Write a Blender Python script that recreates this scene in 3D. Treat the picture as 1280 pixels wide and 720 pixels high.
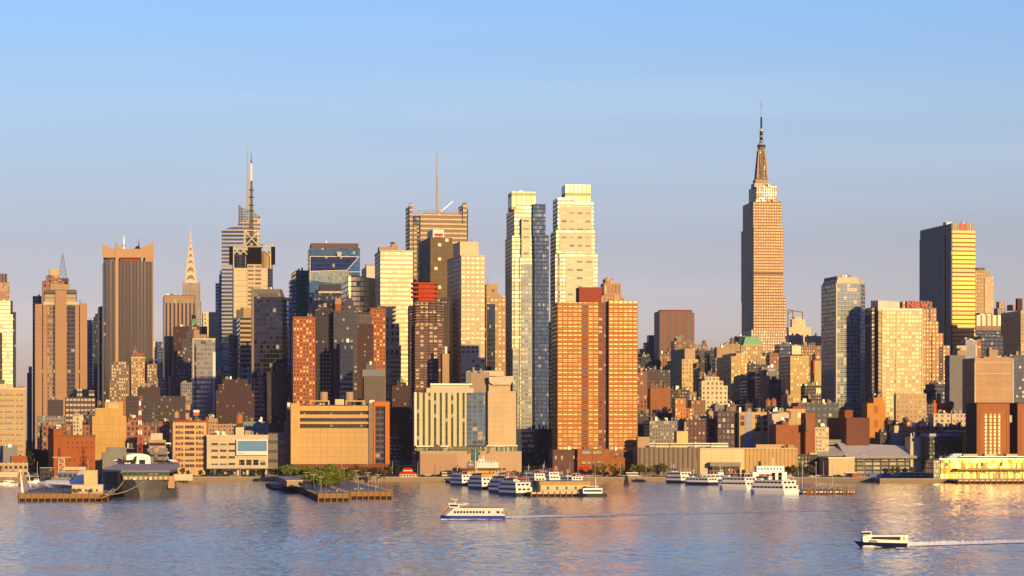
import bpy, math, random
from math import sin, cos, tan, radians as R, pi, hypot, atan2
for o in list(bpy.data.objects): bpy.data.objects.remove(o)
SC = bpy.context.scene
COL = SC.collection
# ---------------------------------------------------------------- camera
CZ, FP, HY = 27.0, 3300.0, 549.0          # camera height, focal length in photo pixels, horizon row
cam = bpy.data.cameras.new('camera'); camo = bpy.data.objects.new('camera', cam); COL.objects.link(camo)
camo.location = (0, 0, CZ); camo.rotation_euler = (pi/2, 0, 0)
cam.sensor_width = 36; cam.lens = 36*FP/1280; cam.shift_y = (HY-360)/1280
cam.clip_start = 1; cam.clip_end = 60000
SC.camera = camo
# ---------------------------------------------------------------- sky and sun
SUN_AZ, SUN_EL = 22.0, 8.0                 # azimuth from straight behind the camera towards the right
w = bpy.data.worlds.new('World'); SC.world = w; w.use_nodes = True
nt = w.node_tree; nt.nodes.clear()
sky = nt.nodes.new('ShaderNodeTexSky'); sky.sky_type = 'NISHITA'; sky.sun_disc = False
sky.sun_elevation = R(SUN_EL); sky.sun_rotation = R(180-SUN_AZ)
sky.altitude = 0; sky.air_density = 1.2; sky.dust_density = 0.8; sky.ozone_density = 3.0
bg = nt.nodes.new('ShaderNodeBackground'); bg.inputs[1].default_value = 0.15
wo = nt.nodes.new('ShaderNodeOutputWorld')
gm = nt.nodes.new('ShaderNodeNewGeometry'); sx_ = nt.nodes.new('ShaderNodeSeparateXYZ'); nt.links.new(gm.outputs['Incoming'], sx_.inputs[0])
mr = nt.nodes.new('ShaderNodeMapRange'); mr.inputs[1].default_value = 0; mr.inputs[2].default_value = -.5; nt.links.new(sx_.outputs[2], mr.inputs[0])
cr = nt.nodes.new('ShaderNodeValToRGB'); nt.links.new(mr.outputs[0], cr.inputs[0])
SKYT = [(0, (1.18, 1.0, 1.85)), (.08, (1.1, .93, 1.64)), (.15, (.98, .82, 1.28)), (.24, (1.05, .98, 1.36)), (.33, (.92, 1.02, 1.5)), (.6, (.86, .94, 1.25)), (1, (.62, .72, 1.05))]
while len(cr.color_ramp.elements) < len(SKYT): cr.color_ramp.elements.new(.5)
for e_, (p_, c_) in zip(cr.color_ramp.elements, SKYT): e_.position = p_
for e_, (p_, c_) in zip(cr.color_ramp.elements, SKYT): e_.color = tuple(c_)+(1,)
tm = nt.nodes.new('ShaderNodeMix'); tm.data_type = 'RGBA'; tm.blend_type = 'MULTIPLY'; tm.inputs[0].default_value = 1
nt.links.new(sky.outputs[0], tm.inputs[6]); nt.links.new(cr.outputs[0], tm.inputs[7]); bg.inputs[1].default_value = .15
az = nt.nodes.new('ShaderNodeMapRange'); az.interpolation_type = 'SMOOTHSTEP'; az.inputs[1].default_value = -.75; az.inputs[2].default_value = .1; nt.links.new(sx_.outputs[1], az.inputs[0])
a2 = nt.nodes.new('ShaderNodeMix'); a2.data_type = 'RGBA'; a2.inputs[6].default_value = (1, 1, 1, 1); a2.inputs[7].default_value = (.31, .42, .84, 1); nt.links.new(az.outputs[0], a2.inputs[0])  # unseen sky behind the camera is tinted darker and bluer to deepen shade
cn = nt.nodes.new('ShaderNodeTexNoise'); cn.inputs['Scale'].default_value = 2.2; cn.inputs['Detail'].default_value = 7; cm = nt.nodes.new('ShaderNodeMapping'); cm.inputs['Scale'].default_value = (1, 1, 16); nt.links.new(gm.outputs['Incoming'], cm.inputs[0]); nt.links.new(cm.outputs[0], cn.inputs[0])
cf = nt.nodes.new('ShaderNodeMapRange'); cf.inputs[1].default_value = .5; cf.inputs[2].default_value = .8; cf.inputs[3].default_value = 0; cf.inputs[4].default_value = .11; nt.links.new(cn.outputs[0], cf.inputs[0])
c3 = nt.nodes.new('ShaderNodeMix'); c3.data_type = 'RGBA'; c3.inputs[7].default_value = (6.9, 6.7, 6.9, 1)
t2 = nt.nodes.new('ShaderNodeMix'); t2.data_type = 'RGBA'; t2.blend_type = 'MULTIPLY'; t2.inputs[0].default_value = 1
nt.links.new(cf.outputs[0], c3.inputs[0]); nt.links.new(tm.outputs[2], c3.inputs[6]); nt.links.new(c3.outputs[2], t2.inputs[6]); nt.links.new(a2.outputs[2], t2.inputs[7]); nt.links.new(t2.outputs[2], bg.inputs[0]); nt.links.new(bg.outputs[0], wo.inputs[0])
sl = bpy.data.lights.new('sun', 'SUN'); sl.energy = 5.0; sl.angle = R(0.5); sl.color = (1.0, 0.67, 0.25)
so = bpy.data.objects.new('sun', sl); COL.objects.link(so)
so.rotation_euler = (pi/2-R(SUN_EL), 0, R(SUN_AZ))
SC.view_settings.view_transform = 'Standard'; SC.view_settings.look = 'None'
SC.view_settings.exposure = 0.16; SC.view_settings.gamma = 1
try:
    SC.cycles.max_bounces = 6; SC.cycles.glossy_bounces = 4; SC.cycles.diffuse_bounces = 1
    SC.cycles.sample_clamp_indirect = 6
except Exception: pass

# ---------------------------------------------------------------- node helpers
def math_(nt, op, a, b=None, c=None, clamp=False):
    n = nt.nodes.new('ShaderNodeMath'); n.operation = op; n.use_clamp = clamp
    for i, v in enumerate((a, b, c)):
        if v is None: continue
        if isinstance(v, (int, float)): n.inputs[i].default_value = v
        else: nt.links.new(v, n.inputs[i])
    return n.outputs[0]
def mixc(nt, f, a, b, mode='MIX'):
    n = nt.nodes.new('ShaderNodeMix'); n.data_type = 'RGBA'; n.blend_type = mode
    for s, v in ((n.inputs[0], f), (n.inputs[6], a), (n.inputs[7], b)):
        if isinstance(v, (int, float)): s.default_value = v
        elif isinstance(v, tuple): s.default_value = v if len(v) == 4 else (*v, 1)
        else: nt.links.new(v, s)
    return n.outputs[2]
def mixf(nt, f, a, b):
    n = nt.nodes.new('ShaderNodeMix'); n.data_type = 'FLOAT'
    for s, v in ((n.inputs[0], f), (n.inputs[2], a), (n.inputs[3], b)):
        if isinstance(v, (int, float)): s.default_value = v
        else: nt.links.new(v, s)
    return n.outputs[0]
def make_facade_group():
    g = bpy.data.node_groups.new('facade', 'ShaderNodeTree'); I = g.interface
    def si(n, t, d):
        s = I.new_socket(n, in_out='INPUT', socket_type=t); s.default_value = d
    C4 = 'NodeSocketColor'; Fl = 'NodeSocketFloat'
    si('Wall', C4, (.5, .5, .5, 1)); si('Spandrel', C4, (.5, .5, .5, 1)); si('Glass', C4, (.03, .04, .05, 1)); si('Blind', C4, (.4, .35, .3, 1))
    si('Bay', Fl, 3); si('Floor', Fl, 3.3); si('WF', Fl, .5); si('HF', Fl, .5)
    si('Rough', Fl, .1); si('Metal', Fl, 0); si('BlindFrac', Fl, .2); si('Tilt', Fl, .02); si('Seed', Fl, 0); si('Dirt', Fl, .25); si('WRough', Fl, .75); si('GlassDirt', Fl, 0)
    I.new_socket('Shader', in_out='OUTPUT', socket_type='NodeSocketShader')
    gi = g.nodes.new('NodeGroupInput'); go = g.nodes.new('NodeGroupOutput'); i = gi.outputs
    uv = g.nodes.new('ShaderNodeUVMap'); uv.uv_map = 'UVMap'
    sp = g.nodes.new('ShaderNodeSeparateXYZ'); g.links.new(uv.outputs[0], sp.inputs[0])
    cu = math_(g, 'DIVIDE', sp.outputs[0], i['Bay']); cv = math_(g, 'DIVIDE', sp.outputs[1], i['Floor'])
    fu = math_(g, 'FRACT', cu); fv = math_(g, 'FRACT', cv)
    wm = math_(g, 'LESS_THAN', math_(g, 'ABSOLUTE', math_(g, 'SUBTRACT', fu, .5)), math_(g, 'MULTIPLY', i['WF'], .5))
    hm = math_(g, 'LESS_THAN', math_(g, 'ABSOLUTE', math_(g, 'SUBTRACT', fv, .5)), math_(g, 'MULTIPLY', i['HF'], .5))
    gl = math_(g, 'MULTIPLY', wm, hm)
    cb = g.nodes.new('ShaderNodeCombineXYZ'); g.links.new(math_(g, 'FLOOR', cu), cb.inputs[0]); g.links.new(math_(g, 'FLOOR', cv), cb.inputs[1]); g.links.new(i['Seed'], cb.inputs[2])
    wn = g.nodes.new('ShaderNodeTexWhiteNoise'); wn.noise_dimensions = '3D'; g.links.new(cb.outputs[0], wn.inputs[0])
    bl = math_(g, 'LESS_THAN', wn.outputs[0], i['BlindFrac'])
    # slow variation over groups of floors
    tc = g.nodes.new('ShaderNodeTexCoord')
    n1 = g.nodes.new('ShaderNodeTexNoise'); n1.inputs['Scale'].default_value = .06; n1.inputs['Detail'].default_value = 5
    mp = g.nodes.new('ShaderNodeMapping'); mp.inputs['Scale'].default_value = (1, 1, .35)
    g.links.new(tc.outputs['Object'], mp.inputs[0]); g.links.new(mp.outputs[0], n1.inputs[0])
    n2 = g.nodes.new('ShaderNodeTexNoise'); n2.inputs['Scale'].default_value = .9; n2.inputs['Detail'].default_value = 3
    g.links.new(mp.outputs[0], n2.inputs[0])
    nn = math_(g, 'ADD', math_(g, 'MULTIPLY', math_(g, 'SUBTRACT', n1.outputs[0], .5), 2.2), math_(g, 'MULTIPLY', math_(g, 'SUBTRACT', n2.outputs[0], .5), 1.2))
    # faint coursing: alternate floor tint
    wf1 = g.nodes.new('ShaderNodeTexWhiteNoise'); wf1.noise_dimensions = '1D'; g.links.new(math_(g, 'FLOOR', cv), wf1.inputs['W'])
    nn = math_(g, 'ADD', nn, math_(g, 'MULTIPLY', math_(g, 'SUBTRACT', wf1.outputs[0], .5), .35))
    k = math_(g, 'ADD', 1, math_(g, 'MULTIPLY', nn, i['Dirt']))
    gv = math_(g, 'SUBTRACT', .5, math_(g, 'MULTIPLY', math_(g, 'GREATER_THAN', i['GlassDirt'], .01), .42)); gk = math_(g, 'ADD', 1, math_(g, 'MULTIPLY', math_(g, 'SUBTRACT', wn.outputs[0], .5), gv))
    wall = mixc(g, wm, i['Wall'], i['Spandrel'])
    ck = g.nodes.new('ShaderNodeCombineColor')
    for q in range(3): g.links.new(k, ck.inputs[q])
    wall = mixc(g, 1.0, wall, ck.outputs[0], 'MULTIPLY')
    cg = g.nodes.new('ShaderNodeCombineColor')
    for q in range(3): g.links.new(gk, cg.inputs[q])
    gdk = math_(g, 'ADD', 1, math_(g, 'MULTIPLY', nn, i['GlassDirt'])); cgd = g.nodes.new('ShaderNodeCombineColor')
    for q in range(3): g.links.new(gdk, cgd.inputs[q])
    glass = mixc(g, bl, mixc(g, 1.0, i['Glass'], cg.outputs[0], 'MULTIPLY'), i['Blind'])
    glass = mixc(g, 1.0, glass, cgd.outputs[0], 'MULTIPLY'); col = mixc(g, gl, wall, glass)
    rough = mixf(g, gl, i['WRough'], mixf(g, bl, i['Rough'], .35))
    metal = mixf(g, math_(g, 'MULTIPLY', gl, math_(g, 'SUBTRACT', 1, bl)), 0, i['Metal'])
    vs = g.nodes.new('ShaderNodeVectorMath'); vs.operation = 'SUBTRACT'; g.links.new(wn.outputs[1], vs.inputs[0]); vs.inputs[1].default_value = (.5, .5, .5)
    vm = g.nodes.new('ShaderNodeVectorMath'); vm.operation = 'SCALE'; g.links.new(vs.outputs[0], vm.inputs[0]); g.links.new(math_(g, 'MULTIPLY', gl, i['Tilt']), vm.inputs['Scale'])
    geo = g.nodes.new('ShaderNodeNewGeometry')
    va = g.nodes.new('ShaderNodeVectorMath'); va.operation = 'ADD'; g.links.new(geo.outputs['Normal'], va.inputs[0]); g.links.new(vm.outputs[0], va.inputs[1])
    vn = g.nodes.new('ShaderNodeVectorMath'); vn.operation = 'NORMALIZE'; g.links.new(va.outputs[0], vn.inputs[0])
    p = g.nodes.new('ShaderNodeBsdfPrincipled')
    g.links.new(col, p.inputs['Base Color']); g.links.new(rough, p.inputs['Roughness']); g.links.new(metal, p.inputs['Metallic']); g.links.new(vn.outputs[0], p.inputs['Normal'])
    g.links.new(p.outputs[0], go.inputs[0])
    return g
FG = make_facade_group()
MATS = {}
def tone(c): return tuple(.92*v**1.16 for v in c)
def F(name, wall, glass=(.03, .04, .06), bay=3.0, fl=3.3, wf=.46, hf=.46, rough=.12, metal=0, blind=.14, bc=(.24, .2, .16), tilt=.02, sp=None, dirt=.22, wr=.75, gd=0):
    if name in MATS: return MATS[name]
    wall, glass, bc = tone(wall), tone(glass), tone(bc); sp = tone(sp) if sp else None
    m = bpy.data.materials.new(name); m.use_nodes = True; t = m.node_tree; t.nodes.clear()
    n = t.nodes.new('ShaderNodeGroup'); n.node_tree = FG
    v = n.inputs
    v['Wall'].default_value = (*wall, 1); v['Spandrel'].default_value = (*(sp or wall), 1); v['Glass'].default_value = (*glass, 1); v['Blind'].default_value = (*bc, 1)
    for k, x in (('Bay', bay), ('Floor', fl), ('WF', wf), ('HF', hf), ('Rough', rough), ('Metal', metal), ('BlindFrac', blind), ('Tilt', tilt), ('Dirt', dirt), ('WRough', wr), ('GlassDirt', gd), ('Seed', len(MATS)*7.3)): v[k].default_value = x
    o = t.nodes.new('ShaderNodeOutputMaterial'); t.links.new(n.outputs[0], o.inputs[0])
    m['bay'] = bay; MATS[name] = m
    return m
def M(name, col, rough=.7, metal=0, dirt=.2, scale=.25, emit=None):
    """plain surface with blotchy wear"""
    if name in MATS: return MATS[name]
    col = tone(col)
    m = bpy.data.materials.new(name); m.use_nodes = True; t = m.node_tree; p = t.nodes['Principled BSDF']
    tc = t.nodes.new('ShaderNodeTexCoord'); n = t.nodes.new('ShaderNodeTexNoise'); n.inputs['Scale'].default_value = scale; n.inputs['Detail'].default_value = 6
    t.links.new(tc.outputs['Object'], n.inputs[0])
    k = math_(t, 'ADD', 1-dirt, math_(t, 'MULTIPLY', n.outputs[0], 2*dirt))
    c = t.nodes.new('ShaderNodeCombineColor')
    for q in range(3): t.links.new(k, c.inputs[q])
    t.links.new(mixc(t, 1.0, (*col, 1), c.outputs[0], 'MULTIPLY'), p.inputs['Base Color'])
    p.inputs['Roughness'].default_value = rough; p.inputs['Metallic'].default_value = metal
    if rough >= .65: p.inputs['Specular IOR Level'].default_value = .12
    if emit: p.inputs['Emission Color'].default_value = (*emit[0], 1); p.inputs['Emission Strength'].default_value = emit[1]
    m['bay'] = 3.0; MATS[name] = m
    return m

def panel(name, c, bay=6, fl=3.4, dirt=.25, j=.72):
    '''flat wall of large panels with thin darker joints'''
    return F(name, tuple(v*j for v in c), tuple(v for v in c), bay, fl, 1-.16/bay*1.4, 1-.16/fl*1.4, .8, 0, 0, tilt=0, dirt=dirt, gd=dirt)
# ---------------------------------------------------------------- mesh helper
class MB:
    def __init__(s): s.v = []; s.f = []; s.uv = []; s.mi = []; s.mats = []
    def mat(s, m):
        if m not in s.mats: s.mats.append(m)
        return s.mats.index(m)
    def face(s, pts, m, uv=None):
        i = len(s.v); s.v += [tuple(p) for p in pts]; s.f.append(tuple(range(i, i+len(pts))))
        if uv is None: uv = [(p[0]+p[1]*.37, p[2]) for p in pts]
        s.uv += uv; s.mi.append(s.mat(m))
    def prism(s, poly, z0, z1, m, top=None, bottom=False, taper=None, zt=None):
        """poly counter-clockwise seen from above; taper = polygon of the top; zt = list of top heights"""
        n = len(poly); tp = taper or poly; zt = zt or [z1]*n
        bay = m['bay'] if 'bay' in m else 3.0
        for k in range(n):
            a, b = poly[k], poly[(k+1) % n]; c, d = tp[(k+1) % n], tp[k]
            L = hypot(b[0]-a[0], b[1]-a[1]); nb = max(1, round(L/bay))*bay
            s.face([(a[0], a[1], z0), (b[0], b[1], z0), (c[0], c[1], zt[(k+1) % n]), (d[0], d[1], zt[k])], m, [(0, z0), (nb, z0), (nb, zt[(k+1) % n]), (0, zt[k])])
        s.face([(p[0], p[1], zt[k]) for k, p in enumerate(tp)], top or m)
        if bottom: s.face([(p[0], p[1], z0) for p in reversed(poly)], m)
    def box(s, x0, x1, y0, y1, z0, z1, m, top=None, bottom=True):
        s.prism([(x0, y0), (x1, y0), (x1, y1), (x0, y1)], z0, z1, m, top, bottom)
    def cyl(s, x, y, z0, z1, r0, m, r1=None, n=12, top=None):
        r1 = r0 if r1 is None else r1
        P = [(x+r0*cos(2*pi*k/n), y+r0*sin(2*pi*k/n)) for k in range(n)]
        Q = [(x+r1*cos(2*pi*k/n), y+r1*sin(2*pi*k/n)) for k in range(n)]
        s.prism(P, z0, z1, m, top, True, taper=Q)
    def bar(s, a, b, r, m, r1=None):
        """square bar from a to b"""
        r1 = r if r1 is None else r1
        d = [b[i]-a[i] for i in range(3)]; L = math.sqrt(sum(q*q for q in d)) or 1; d = [q/L for q in d]
        up = (0, 0, 1) if abs(d[2]) < .9 else (1, 0, 0)
        u = [d[1]*up[2]-d[2]*up[1], d[2]*up[0]-d[0]*up[2], d[0]*up[1]-d[1]*up[0]]; l = math.sqrt(sum(q*q for q in u)); u = [q/l for q in u]
        v = [d[1]*u[2]-d[2]*u[1], d[2]*u[0]-d[0]*u[2], d[0]*u[1]-d[1]*u[0]]
        A = [[a[i]+r*(su*u[i]+sv*v[i]) for i in range(3)] for su, sv in ((-1, -1), (1, -1), (1, 1), (-1, 1))]
        B = [[b[i]+r1*(su*u[i]+sv*v[i]) for i in range(3)] for su, sv in ((-1, -1), (1, -1), (1, 1), (-1, 1))]
        for k in range(4): s.face([A[k], B[k], B[(k+1) % 4], A[(k+1) % 4]], m)
        s.face(A, m); s.face(B[::-1], m)
    def build(s, name, parent=None, smooth=False):
        me = bpy.data.meshes.new(name); me.from_pydata(s.v, [], s.f)
        for m in s.mats: me.materials.append(m)
        me.polygons.foreach_set('material_index', s.mi)
        u = me.uv_layers.new(name='UVMap'); u.data.foreach_set('uv', [q for t in s.uv for q in t])
        if smooth: me.polygons.foreach_set('use_smooth', [True]*len(s.f))
        me.update()
        o = bpy.data.objects.new(name, me); COL.objects.link(o)
        if parent: o.parent = parent
        return o
def tag(o, label=None, cat=None, group=None, kind=None):
    if label: o['label'] = label
    if cat: o['category'] = cat
    if group: o['group'] = group
    if kind: o['kind'] = kind
    return o
def empty(name, loc, rz=0, label=None, cat=None, group=None):
    o = bpy.data.objects.new(name, None); COL.objects.link(o); o.empty_display_size = 1
    o.location = loc; o.rotation_euler = (0, 0, rz); return tag(o, label, cat, group)
def copy_tree(o, parent=None):
    kids = KIDS.get(o.name) or list(o.children)
    KIDS[o.name] = kids
    c = o.copy(); COL.objects.link(c)
    if parent: c.parent = parent
    for ch in kids: copy_tree(ch, c)
    return c
KIDS = {}
def put(src, used, loc, rz=0, label=None, scale=1, sx=1):
    """first use takes the source itself, later uses take a copy"""
    if src.name in used: o = copy_tree(src)
    else:
        o = src; KIDS[src.name] = list(src.children); used.add(src.name)
    o.location = loc; o.rotation_euler = (0, 0, rz); o.scale = (scale*sx, scale, scale)
    if label: o['label'] = label
    return o
USED = set()
def GX(px, Y): return (px-640)/FP*Y
def GZ(py, Y): return CZ+(HY-py)/FP*Y
def YW(py, z=0): return (CZ-z)*FP/(py-HY)      # distance of a point of known height from its row

# ---------------------------------------------------------------- shared materials
roofm = M('roof_gravel', (.16, .15, .14), .9); concrete = M('concrete', (.42, .39, .35), .8)
darkmetal = M('dark_metal', (.05, .05, .055), .5, .3); palemetal = M('pale_metal', (.6, .6, .58), .45, .3)
white = M('white_paint', (.78, .76, .72), .55, dirt=.1); cream = M('cream_stone', (.66, .58, .44), .75)
tan = M('tan_stone', (.5, .37, .24), .8); wood = M('weathered_wood', (.33, .2, .11), .85, scale=2)
brick = M('red_brick', (.42, .15, .055), .85); dbrick = M('dark_brick', (.17, .075, .06), .85); gray = M('gray_render', (.3, .3, .31), .85)
redm = M('red_paint', (.6, .05, .03), .5); bluem = M('blue_paint', (.03, .09, .35), .4); teal = M('teal_copper', (.2, .42, .33), .7)
glassd = F('dark_glass', (.04, .05, .07), (.02, .03, .05), 1.5, 3.5, .95, .9, .08, .3, .05)

SPLIT = {'billboard_screen', 'corner_turret', 'fin', 'shaft', 'shop_pier', 'lobby_column', 'parapet_post', 'slit_window', 'dark_bay', 'mural', 'bright_band', 'edge_pier', 'pillar', 'window_strip', 'antenna', 'terrace', 'roof_wall', 'wing', 'roof_unit', 'canopy', 'string_course', 'flagpole', 'post'}
class Bd:
    """a building whose footprint is laid out on a street grid turned th degrees; pixel columns and rows of the photograph are turned into metres at its own distance"""
    def __init__(s, name, label, cat, Y, xc, xr, xl=None, th=None, group=None, dmax=60, base=2.4):
        ph = math.degrees(math.atan2(xc-640, FP))
        if th is None:
            th = max(7.0, 1.0-ph)
            if xl is not None:
                while th < 20:
                    d = s._d(xl, xc, Y, th)
                    if 0 < d <= dmax: break
                    th += .5
        s.th = R(th); s.Y = Y; s.o = (GX(xc, Y), Y); s.base = base
        s.root = None; s.nm = name; s.w = s.lx(xr)
        s.dep = s._d(xl, xc, Y, th) if xl is not None else max(14, min(38, s.w))
        cx = s.w/2
        s.c = cx
        s.root = empty(name, (s.o[0]+cx*cos(s.th), s.o[1]+cx*sin(s.th), base), s.th, label, cat, group)
        s.parts = {}; s.subs = []
    @staticmethod
    def _d(xl, xc, Y, th):
        t = R(th); tl = (xl-640)/FP; q = sin(t)+tl*cos(t)
        return (GX(xc, Y)-tl*Y)/q if abs(q) > 1e-4 else -1
    def lx(s, px, y=0):
        t = (px-640)/FP; ox = s.o[0]-y*sin(s.th); oy = s.o[1]+y*cos(s.th)
        return (t*oy-ox)/(cos(s.th)-t*sin(s.th))
    def yw(s, x, y): return s.o[1]+x*sin(s.th)+y*cos(s.th)
    def z(s, py, x=0, y=0): return GZ(py, s.yw(x, y))-s.base
    def mb(s, part):
        if part in SPLIT: part = part+'#%d' % len(s.parts)
        if part not in s.parts: s.parts[part] = MB()
        return s.parts[part]
    def box(s, part, m, x0, x1, yt, yb=None, y0=0, d=None, top=None, xl=None, para=None, over=0, zb=None):
        a = s.lx(x0, y0)-over; b = s.lx(x1, y0)+over; zm = s.z(yt, (a+b)/2, y0)
        z0 = zb if zb is not None else (0 if yb is None else s.z(yb, (a+b)/2, y0))
        d = s.dep if d is None else d
        if xl is not None:
            for q in range(400):
                if s.px(a, y0+q*.3) <= xl: break
            d = max(4, q*.3)
        mb = s.mb(part); mb.box(a-s.c, b-s.c, y0, y0+d, z0, zm, m, top or roofm)
        if para and zm-z0 > 2:
            p = s.mb('parapet'); t = .35
            A, B, C0, D0 = a-s.c-t, b-s.c+t, y0-t, y0+d+t
            p.box(A, B, C0, C0+.7, zm-.5, zm+.8, para); p.box(A, B, D0-.7, D0, zm-.5, zm+.8, para)
            p.box(A, A+.7, C0+.7, D0-.7, zm-.5, zm+.8, para); p.box(B-.7, B, C0+.7, D0-.7, zm-.5, zm+.8, para)
        return a, b, zm
    def px(s, x, y):
        X = s.o[0]+x*cos(s.th)-y*sin(s.th); return 640+FP*X/s.yw(x, y)
    def poly(s, part, m, pts, d, y0=0, top=None):
        """a slab whose front outline is given in photo pixels (px,py), thickness d"""
        q = [(s.lx(px, y0)-s.c, s.z(py, s.lx(px, y0), y0)) for px, py in pts]
        mb = s.mb(part)
        if sum(q[i][0]*q[(i+1) % len(q)][1]-q[(i+1) % len(q)][0]*q[i][1] for i in range(len(q))) < 0: q = q[::-1]
        mb.face([(x, y0, z) for x, z in q], m, [(x, z) for x, z in q]); mb.face([(x, y0+d, z) for x, z in q[::-1]], m, [(x, z) for x, z in q[::-1]])
        n = len(q)
        for i in range(n):
            a, b = q[i], q[(i+1) % n]
            mb.face([(a[0], y0, a[1]), (a[0], y0+d, a[1]), (b[0], y0+d, b[1]), (b[0], y0, b[1])], top or m, [(0, a[1]), (d, a[1]), (d, b[1]), (0, b[1])])
    def mast(s, part, m, px, yt, yb, r=.5, r1=.15, y0=10):
        x = s.lx(px, y0); s.mb(part).bar((x-s.c, y0, s.z(yb, x, y0)), (x-s.c, y0, s.z(yt, x, y0)), r, m, r1)
    def tank(s, px, yt, yb, wpx, y0=6, m=None, legs=2.5):
        """round wooden roof tank on legs with a conical lid; each one is its own part"""
        m = m or wood; x = s.lx(px, y0); r = wpx/2/FP*s.yw(x, y0); zt = s.z(yt, x, y0); zb = s.z(yb, x, y0); x -= s.c
        h = zt-zb; b = MB()
        b.cyl(x, y0, zb+h*.28, zb+h*.8, r*.93, m, r, n=14); b.cyl(x, y0, zb+h*.8, zt, r*1.08, m, .1, n=14)
        o = b.build('water_tank', s.root)
        l = MB()
        for sx, sy in ((-1, -1), (1, -1), (1, 1), (-1, 1)):
            l.bar((x+sx*r*.65, y0+sy*r*.65, zb-.5), (x+sx*r*.65, y0+sy*r*.65, zb+h*.28), .14, darkmetal)
        l.bar((x-r*.65, y0-r*.65, zb), (x+r*.65, y0-r*.65, zb+h*.28), .08, darkmetal); l.bar((x+r*.65, y0-r*.65, zb), (x-r*.65, y0-r*.65, zb+h*.28), .08, darkmetal)
        l.box(x-r*.9, x+r*.9, y0-r*.9, y0+r*.9, zb+h*.24, zb+h*.28, darkmetal)
        l.build('tank_legs', o)
    def clutter(s, n, x0, x1, yt, seed=0, y0=4, d=14, m=None, hmax=3.5):
        rr = random.Random(seed*13+n); a = s.lx(x0, y0); b = s.lx(x1, y0); z = s.z(yt, (a+b)/2, 0)
        for k in range(n):
            u = s.mb('roof_unit')
            X = rr.uniform(a+1, b-1)-s.c; Yy = y0+rr.random()*d; W = rr.uniform(.8, 2.6); H = rr.uniform(.8, hmax)
            u.box(X-W/2, X+W/2, Yy, Yy+rr.uniform(1, 3), z-.2, z+H, m or rr.choice([palemetal, gray, tan, darkmetal, concrete]))
            if rr.random() < .4: u.bar((X, Yy, z), (X, Yy, z+H+rr.uniform(1.5, 5)), .09, darkmetal, .04)
    def wins(s, m, fm, x0, x1, yt, yb, nc, nr, wf=.6, hf=.55, y0=0, groups=None, kind=0):
        """single windows (frame and panes in one mesh), one object each, sharing mesh data"""
        a = s.lx(x0, y0); b = s.lx(x1, y0); zt = s.z(yt, (a+b)/2, y0); zb = s.z(yb, (a+b)/2, y0)
        bw = (b-a)/nc; bh = (zt-zb)/nr; W = bw*wf; H = bh*hf
        meshes = []
        for v in range(3):
            q = MB(); q.box(-W/2, W/2, -.06, .02, 0, H, fm)
            g = [glz, glz2, glz3][v] if m is None else m
            for j in range(2 if kind == 0 else 1):
                ww = W/(2 if kind == 0 else 1); xa = -W/2+j*ww+.12; q.box(xa, xa+ww-.24, -.09, -.05, .14, H*(.5), g); q.box(xa, xa+ww-.24, -.09, -.05, H*.5+.08, H-.14, [g, blindm][v == 1])
            q.box(-W/2-.15, W/2+.15, -.25, .02, -.25, 0, fm)
            me = q.build('window'); meshes.append(me.data); bpy.data.objects.remove(me)
        rr = random.Random(int(x0*7+yt))
        for i in range(nc):
            for j in range(nr):
                o = bpy.data.objects.new('window', meshes[rr.choice([0, 0, 1, 2])]); COL.objects.link(o); o.parent = s.root
                o.location = (a-s.c+bw*(i+.5), y0, zb+bh*j+(bh-H)/2)
    def done(s):
        for k, m in s.parts.items(): m.build(k.split('#')[0], s.root)
        return s.root
glz = M('window_glass', (.03, .035, .05), .08, .1, dirt=.5, scale=.7); glz2 = M('window_glass_pale', (.10, .11, .12), .1, .2, dirt=.5, scale=.7); glz3 = M('window_glass_bronze', (.06, .04, .03), .12, .2, dirt=.4, scale=.7)
blindm = M('window_blind', (.5, .45, .36), .7)
def B(name, label, Y, xc, xr, yt, m, xl=None, cat='building', tiers=(), para=None, clut=0, tanks=(), masts=(), boxes=(), th=None, dmax=60, group=None, keep=False, pm=None):
    """a building in one go. tiers: (x0,x1,ytop[,mat]) standing on the body; boxes: (part,mat,x0,x1,yt,yb)"""
    b = Bd(name, label, cat, Y, xc, xr, xl, th, group, dmax)
    b.box('wall', m, xc, xr, yt, para=para)
    last = yt; k = 0; dd = b.dep
    for t in tiers:
        k += 1; off = min(1.5*k, dd*.35)
        b.box('wall' if len(t) < 4 else (t[4] if len(t) > 4 else 'penthouse'), t[3] if len(t) > 3 else m, t[0], t[1], t[2], last+2, y0=off, d=max(3, dd-2*off), para=para)
        last = t[2]
    for q in boxes: b.box(q[0], q[1], q[2], q[3], q[4], q[5], y0=q[6] if len(q) > 6 else 4, d=q[7] if len(q) > 7 else 8)
    for q in tanks: b.tank(*q)
    for q in masts: b.mast('antenna', darkmetal, *q)
    if clut: b.clutter(clut, (tiers[-1][0] if tiers else xc)+1, (tiers[-1][1] if tiers else xr)-1, last, seed=int(xc+yt))
    if not keep: b.done()
    return b
# ================================================================ THE SETTING
SHORE = 1688
def sheet(name, pts, z, m, kind='structure'):
    q = MB(); q.face([(x, y, z) for x, y in pts], m); o = q.build(name); return tag(o, kind=kind)
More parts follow.
